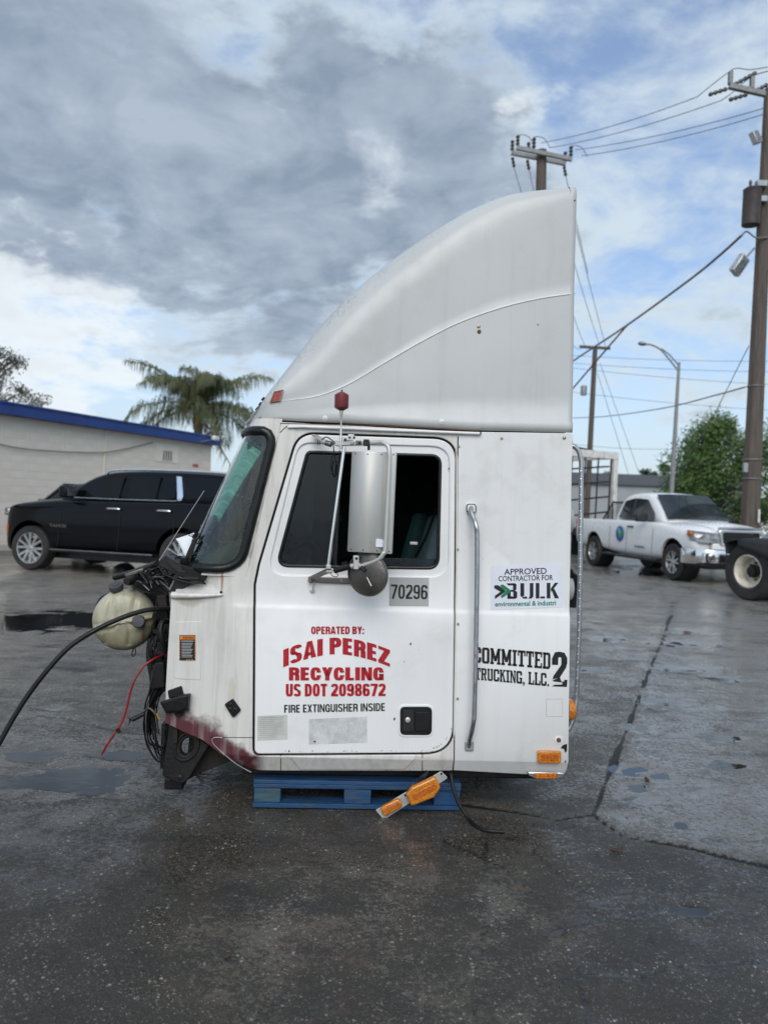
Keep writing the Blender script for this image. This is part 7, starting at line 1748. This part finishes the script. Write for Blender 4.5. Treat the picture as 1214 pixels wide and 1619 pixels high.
mb = MB(); mb.lathe([(.06, -.0), (.215, .02), (.22, .06), (.22, .90), (.23, .92), (.16, .97), (.001, 1.0)], q1(1182, 361) + Vector((-.01, -.15, 0)), (0.02, 0, 1), 24); tr_ = mb.build('transformer', M['transformer'], p1, 40)
mb = MB(); mb.lathe([(.03, 0), (.05, .05), (.03, .1), (.045, .15), (.02, .22)], q1(1181, 301) + Vector((0, -.15, -.02)), (0, 0, 1), 10); mb.build('bushing', M['insulator'], tr_)
for y_ in (296, 320): mb = MB(); mb.box(q1(1200, y_) + Vector((-.05, -.18, 0)), (.26, .18, .15)); mb.build('pole_bracket', M['galv'], p1, bevel=.01)
mb = MB(); mb.bar(q1(1194, 303), q1(1192, 352), .05, .08); mb.build('transformer_fin', M['galv_dull'], p1)
def flood(px, py, w, h, rot, arm):
    c = q1(px, py) + Vector((0, -.25, 0)); mm = Matrix.Rotation(rot, 3, 'Y') @ Matrix.Rotation(.5, 3, 'Z')
    mb = MB(); mb.box(c, (w, .16, h), mm); f = mb.build('flood_lamp', M['flood'], p1, bevel=.02)
    mb = MB(); mb.box(c + mm @ Vector((0, -.085, 0)), (w * .78, .01, h * .82), mm); mb.build('lamp_glass', M['lamp_glass'], f)
    mb = MB(); mb.tube([c, q1(*arm)], .025, 6); mb.build('lamp_arm', M['galv_dull'], p1)
flood(1161, 424, .30, .50, .55, (1192, 392)); flood(1186, 225, .22, .32, -.45, (1205, 221))
mb = MB(); mb.box(q1(1173, 740) + Vector((-.02, -.2, 0)), (.11, .1, .24)); mb.build('meter_box', M['galv'], p1, bevel=.01)
for y_ in (611, 727, 757):
    x_ = 1184 + (820 - y_) * 32 / 679; rr = .255 - .12 * (820 - y_) / 679; mb = MB(); c = q1(x_, y_); mb.tube([c + Vector((math.cos(a) * (rr + .004), math.sin(a) * (rr + .004), 0)) for a in [2 * math.pi * k / 8 + .0 for k in range(8)]], .012, 6, closed=True); mb.build('pole_band', M['galv'], p1)
mb = MB(); mb.tube([q1(1191, 805) + Vector((0, -.27, 0)), q1(1190.5, 826) + Vector((0, -.27, 0))], .03, 6); mb.build('ground_guard', M['white_frame'], p1)

p2, p2b, p2d = pole('utility_pole', 'wooden utility pole with double crossarm rising behind the roof fairing', 846, 856, 238, 26, .23, .17)
def q2(px, py, Y=26): return P(px, py, Y) - p2b
mb = MB(); mb.bar(q2(816, 233.5, 25.7), q2(904, 252, 25.7), .11, .14); mb.build('crossarm', M['galv_dull'], p2, bevel=.01)
mb = MB(); mb.bar(q2(808, 241.5, 26.3), q2(894, 259, 26.3), .11, .14); mb.build('crossarm', M['galv_dull'], p2, bevel=.01)
for x_, y_, Y_ in ((818, 230, 25.7), (843.5, 234, 25.7), (902, 247, 25.7), (809.5, 238, 26.3), (835, 241, 26.3), (893, 256, 26.3)): beads(p2, q2(x_, y_, Y_), q2(x_ + .5, y_ - 17, Y_), 3, .07)
for x_, y_ in ((809.5, 248), (833, 252), (891, 262)): beads(p2, q2(x_ + 3, y_ + 16, 26.3), q2(x_, y_, 26.3), 3, .06)
p3, p3b, p3d = pole('utility_pole', 'slim distant utility pole rising behind the caged trailer', 926, 940.5, 548, 42, .17, .13)
def q3(px, py, Y=42): return P(px, py, Y) - p3b
mb = MB(); mb.bar(q3(916, 548), q3(964, 551), .12, .14); mb.build('crossarm', M['wood_pole'], p3)
mb = MB(); mb.lathe([(.16, 0), (.17, .05), (.17, .5), (.05, .55)], q3(922, 625), (0, 0, 1), 14); mb.build('transformer', M['galv'], p3)

# ------------------------------------------------------------------ street lamp
lbp = P(1058, 806, 33); lbp.z = 0; lt = P(1073, 573, 33)
sl_o = empty('street_lamp', lbp); tag(sl_o, 'grey cobra-head street lamp on a tall metal post', 'street lamp')
def ql(px, py, Y=33): return P(px, py, Y) - lbp
mb = MB(); mb.tube([Vector((0, 0, -.1)), (lt - lbp) * .5, lt - lbp], [.12, .095, .06], 12); mb.build('post', M['galv_dull'], sl_o, 60)
mb = MB(); mb.tube(spl([ql(1071.5, 586), ql(1058, 569), ql(1044, 553), ql(1030, 545.5), ql(1020, 544)], 5), .04, 8); mb.tube([ql(1072.5, 578), ql(1058, 561), ql(1045, 551)], .03, 6); mb.build('arm', M['galv_dull'], sl_o, 60)
hA, hB = ql(1022, 544.5), ql(1008.5, 542.5); mb = MB(); dd_ = hB - hA; mb.loft([[hA + dd_ * f + Vector((0, math.cos(a) * w, math.sin(a) * w * .55)) for a in [2 * math.pi * k / 10 for k in range(10)]] for f, w in ((0, .05), (.2, .12), (.6, .17), (.9, .13), (1, .05))]); mb.build('lamp_head', M['galv'], sl_o, 60)

# ------------------------------------------------------------------ wires
def line(a, b_, sag, r_, label, m=None, n=14, group='overhead wires between the utility poles'):
    a, b_ = Vector(a), Vector(b_); pts = [a.lerp(b_, k / n) - Vector((0, 0, sag * 4 * (k / n) * (1 - k / n))) for k in range(n + 1)]
    mb = MB(); mb.tube(pts, r_, 6); tag(mb.build('overhead_wire', m or M['wire'], None, 60), label, 'wire', group)
UPL, LOL = 'overhead wire ending in dark insulator strings at the tall pole crossarm', 'overhead wire meeting the tall pole just below its crossarm'
for a, b_, L_ in (((1101.7, 153, 19.7), (855, 226, 25.7), UPL), ((1139, 159, 19.7), (868, 233.7, 25.7), UPL), ((1214, 169, 19.5), (908.7, 237, 25.7), LOL), ((1214, 178.5, 19.5), (919, 246.5, 25.6), LOL)):
    line(P(*a), P(*b_), .12, .0105, L_, group='wires at the crossarm ends' if L_ == UPL else 'wires below the crossarm')
def path(pts, r_, label, m=None, group='overhead wires between the utility poles'):
    mb = MB(); mb.tube(spl(pts, 5), r_, 6); tag(mb.build('overhead_wire', m or M['wire'], None, 60), label, 'wire', group)
JL = 'jumper wire looping over the end cutout of the tall pole crossarm'; JL2 = 'jumper wire looping over the inner cutout of the tall pole crossarm'
path([P(1101.7, 153, 19.7), P(1125, 134, 19.6), P(1150, 115, 19.6), P(1163, 108, 19.6), P(1185, 110, 19.6), P(1214, 106, 19.4)], .012, JL, group=None)
path([P(1139, 159, 19.7), P(1155, 148, 19.6), P(1186, 122, 19.6), P(1214, 112, 19.4)], .012, JL2, group=None)
for k, (x_, y_) in enumerate(((818, 214), (843, 217), (902, 231))):
    path([P(x_, y_, 25.7), P(x_ + 8, y_ - 1, 25.7), P(x_ + 18, y_ + 3, 25.7), P(x_ + 26, y_ + 17, 25.7)], .012, 'curled jumper wire on the double-crossarm pole', group='jumper wires on the double-crossarm pole')
for x_, y_, x2, y2 in ((812, 264, 822, 298), (836, 268, 843, 300), (894, 278, 899, 300)): line(P(x_, y_, 26.3), P(x2 + (x2 - x_) * 6, y2 + (y2 - y_) * 6, 28), 0, .012, 'wire dropping steeply from the double-crossarm pole', group='drop wires')
path([P(1172, 372, 19.5), P(1140, 401, 20.5), P(1090, 442, 22.5), P(991, 514, 27), P(923, 559, 31), P(880, 588, 34)], .034, 'thick dark cable slanting down from the tall pole past the street lamp', M['wire_thick'], None)
path([P(991, 514, 27), P(960, 550, 28), P(907, 612, 31), P(870, 655, 33)], .032, 'reddish cable branching down from the thick slanting cable', M['wire_red'], None)
path([P(1172, 372, 19.5), P(1180, 366, 19.5), P(1195, 376, 19.4), P(1214, 375, 19.4)], .022, 'short cable tying the thick slanting cable to the pole', M['wire_thick'], None)
for k, (x0, y0, x1, y1) in enumerate(((898, 310, 957, 548), (900, 390, 948, 548), (900, 480, 925, 548), (900, 540, 918, 552))): line(P(x0, y0, 27 + k * 2), P(x1, y1, 42), .1, .013, 'thin wire running from behind the fairing to the distant pole', group='wires to the distant pole')
FARL = 'faint far wire crossing the sky behind the street lamp'
for x0, y0, x1, y1 in ((890, 561, 1240, 571), (890, 573, 1240, 588), (890, 580, 1240, 609), (890, 618, 1240, 650), (890, 700, 1056, 710)): line(P(x0, y0, 55), P(x1, y1, 55), .15, .016, FARL, group='far wires')
path([P(905, 661, 40), P(960, 658, 36), P(1050, 645, 28), P(1130, 625, 22.5), P(1177, 612, 19.6)], .02, 'sagging service cable ending low on the tall pole', None, None)
line(P(1183, 547, 19.6), P(1098, 716, 27), 0, .012, 'straight guy wire slanting down left from the tall pole', group=None)
line(P(948, 574, 42), P(1009.6, 748, 46), 0, .014, 'guy wire slanting right from the distant pole', group='guy wires of the distant pole'); line(P(944, 590, 42), P(993, 750, 46), 0, .014, 'guy wire slanting right from the distant pole', group='guy wires of the distant pole')

# ------------------------------------------------------------------ litter
lm = mat('dead_leaf', (.07, .035, .02), .7, var=.3, vscale=30)
for k, (px, py, s, lab) in enumerate(((975, 1346, .035, 'curled brown leaf beside the crack in the asphalt'), (1022, 1234, .03, 'dark brown leaf lying in the puddle on the paler slab'), (720, 1290, .0, ''), (945, 1350, .014, 'small dark scrap next to the brown leaf'), (360, 1513, .016, 'small dark pebble on the foreground asphalt'))):
    if not s: continue
    c = G(px, py, .008); mb = MB(); a = .5 + k
    g = [[c + Vector((math.cos(a) * s * x - math.sin(a) * s * y * .5 * (1 - x * x), math.sin(a) * s * x + math.cos(a) * s * y * .5 * (1 - x * x), .006 * (y * y + x * x) * (s / .03))) for x in (-1, -.6, -.2, .2, .6, 1)] for y in (-1, 0, 1)]
    mb.loft(g, closed=False, caps=False); o_ = mb.build('dead_leaf' if k != 4 else 'pebble', lm, None, 60); o_.modifiers.new('thick', 'SOLIDIFY').thickness = .001; tag(o_, lab, 'leaf' if k != 4 else 'pebble')
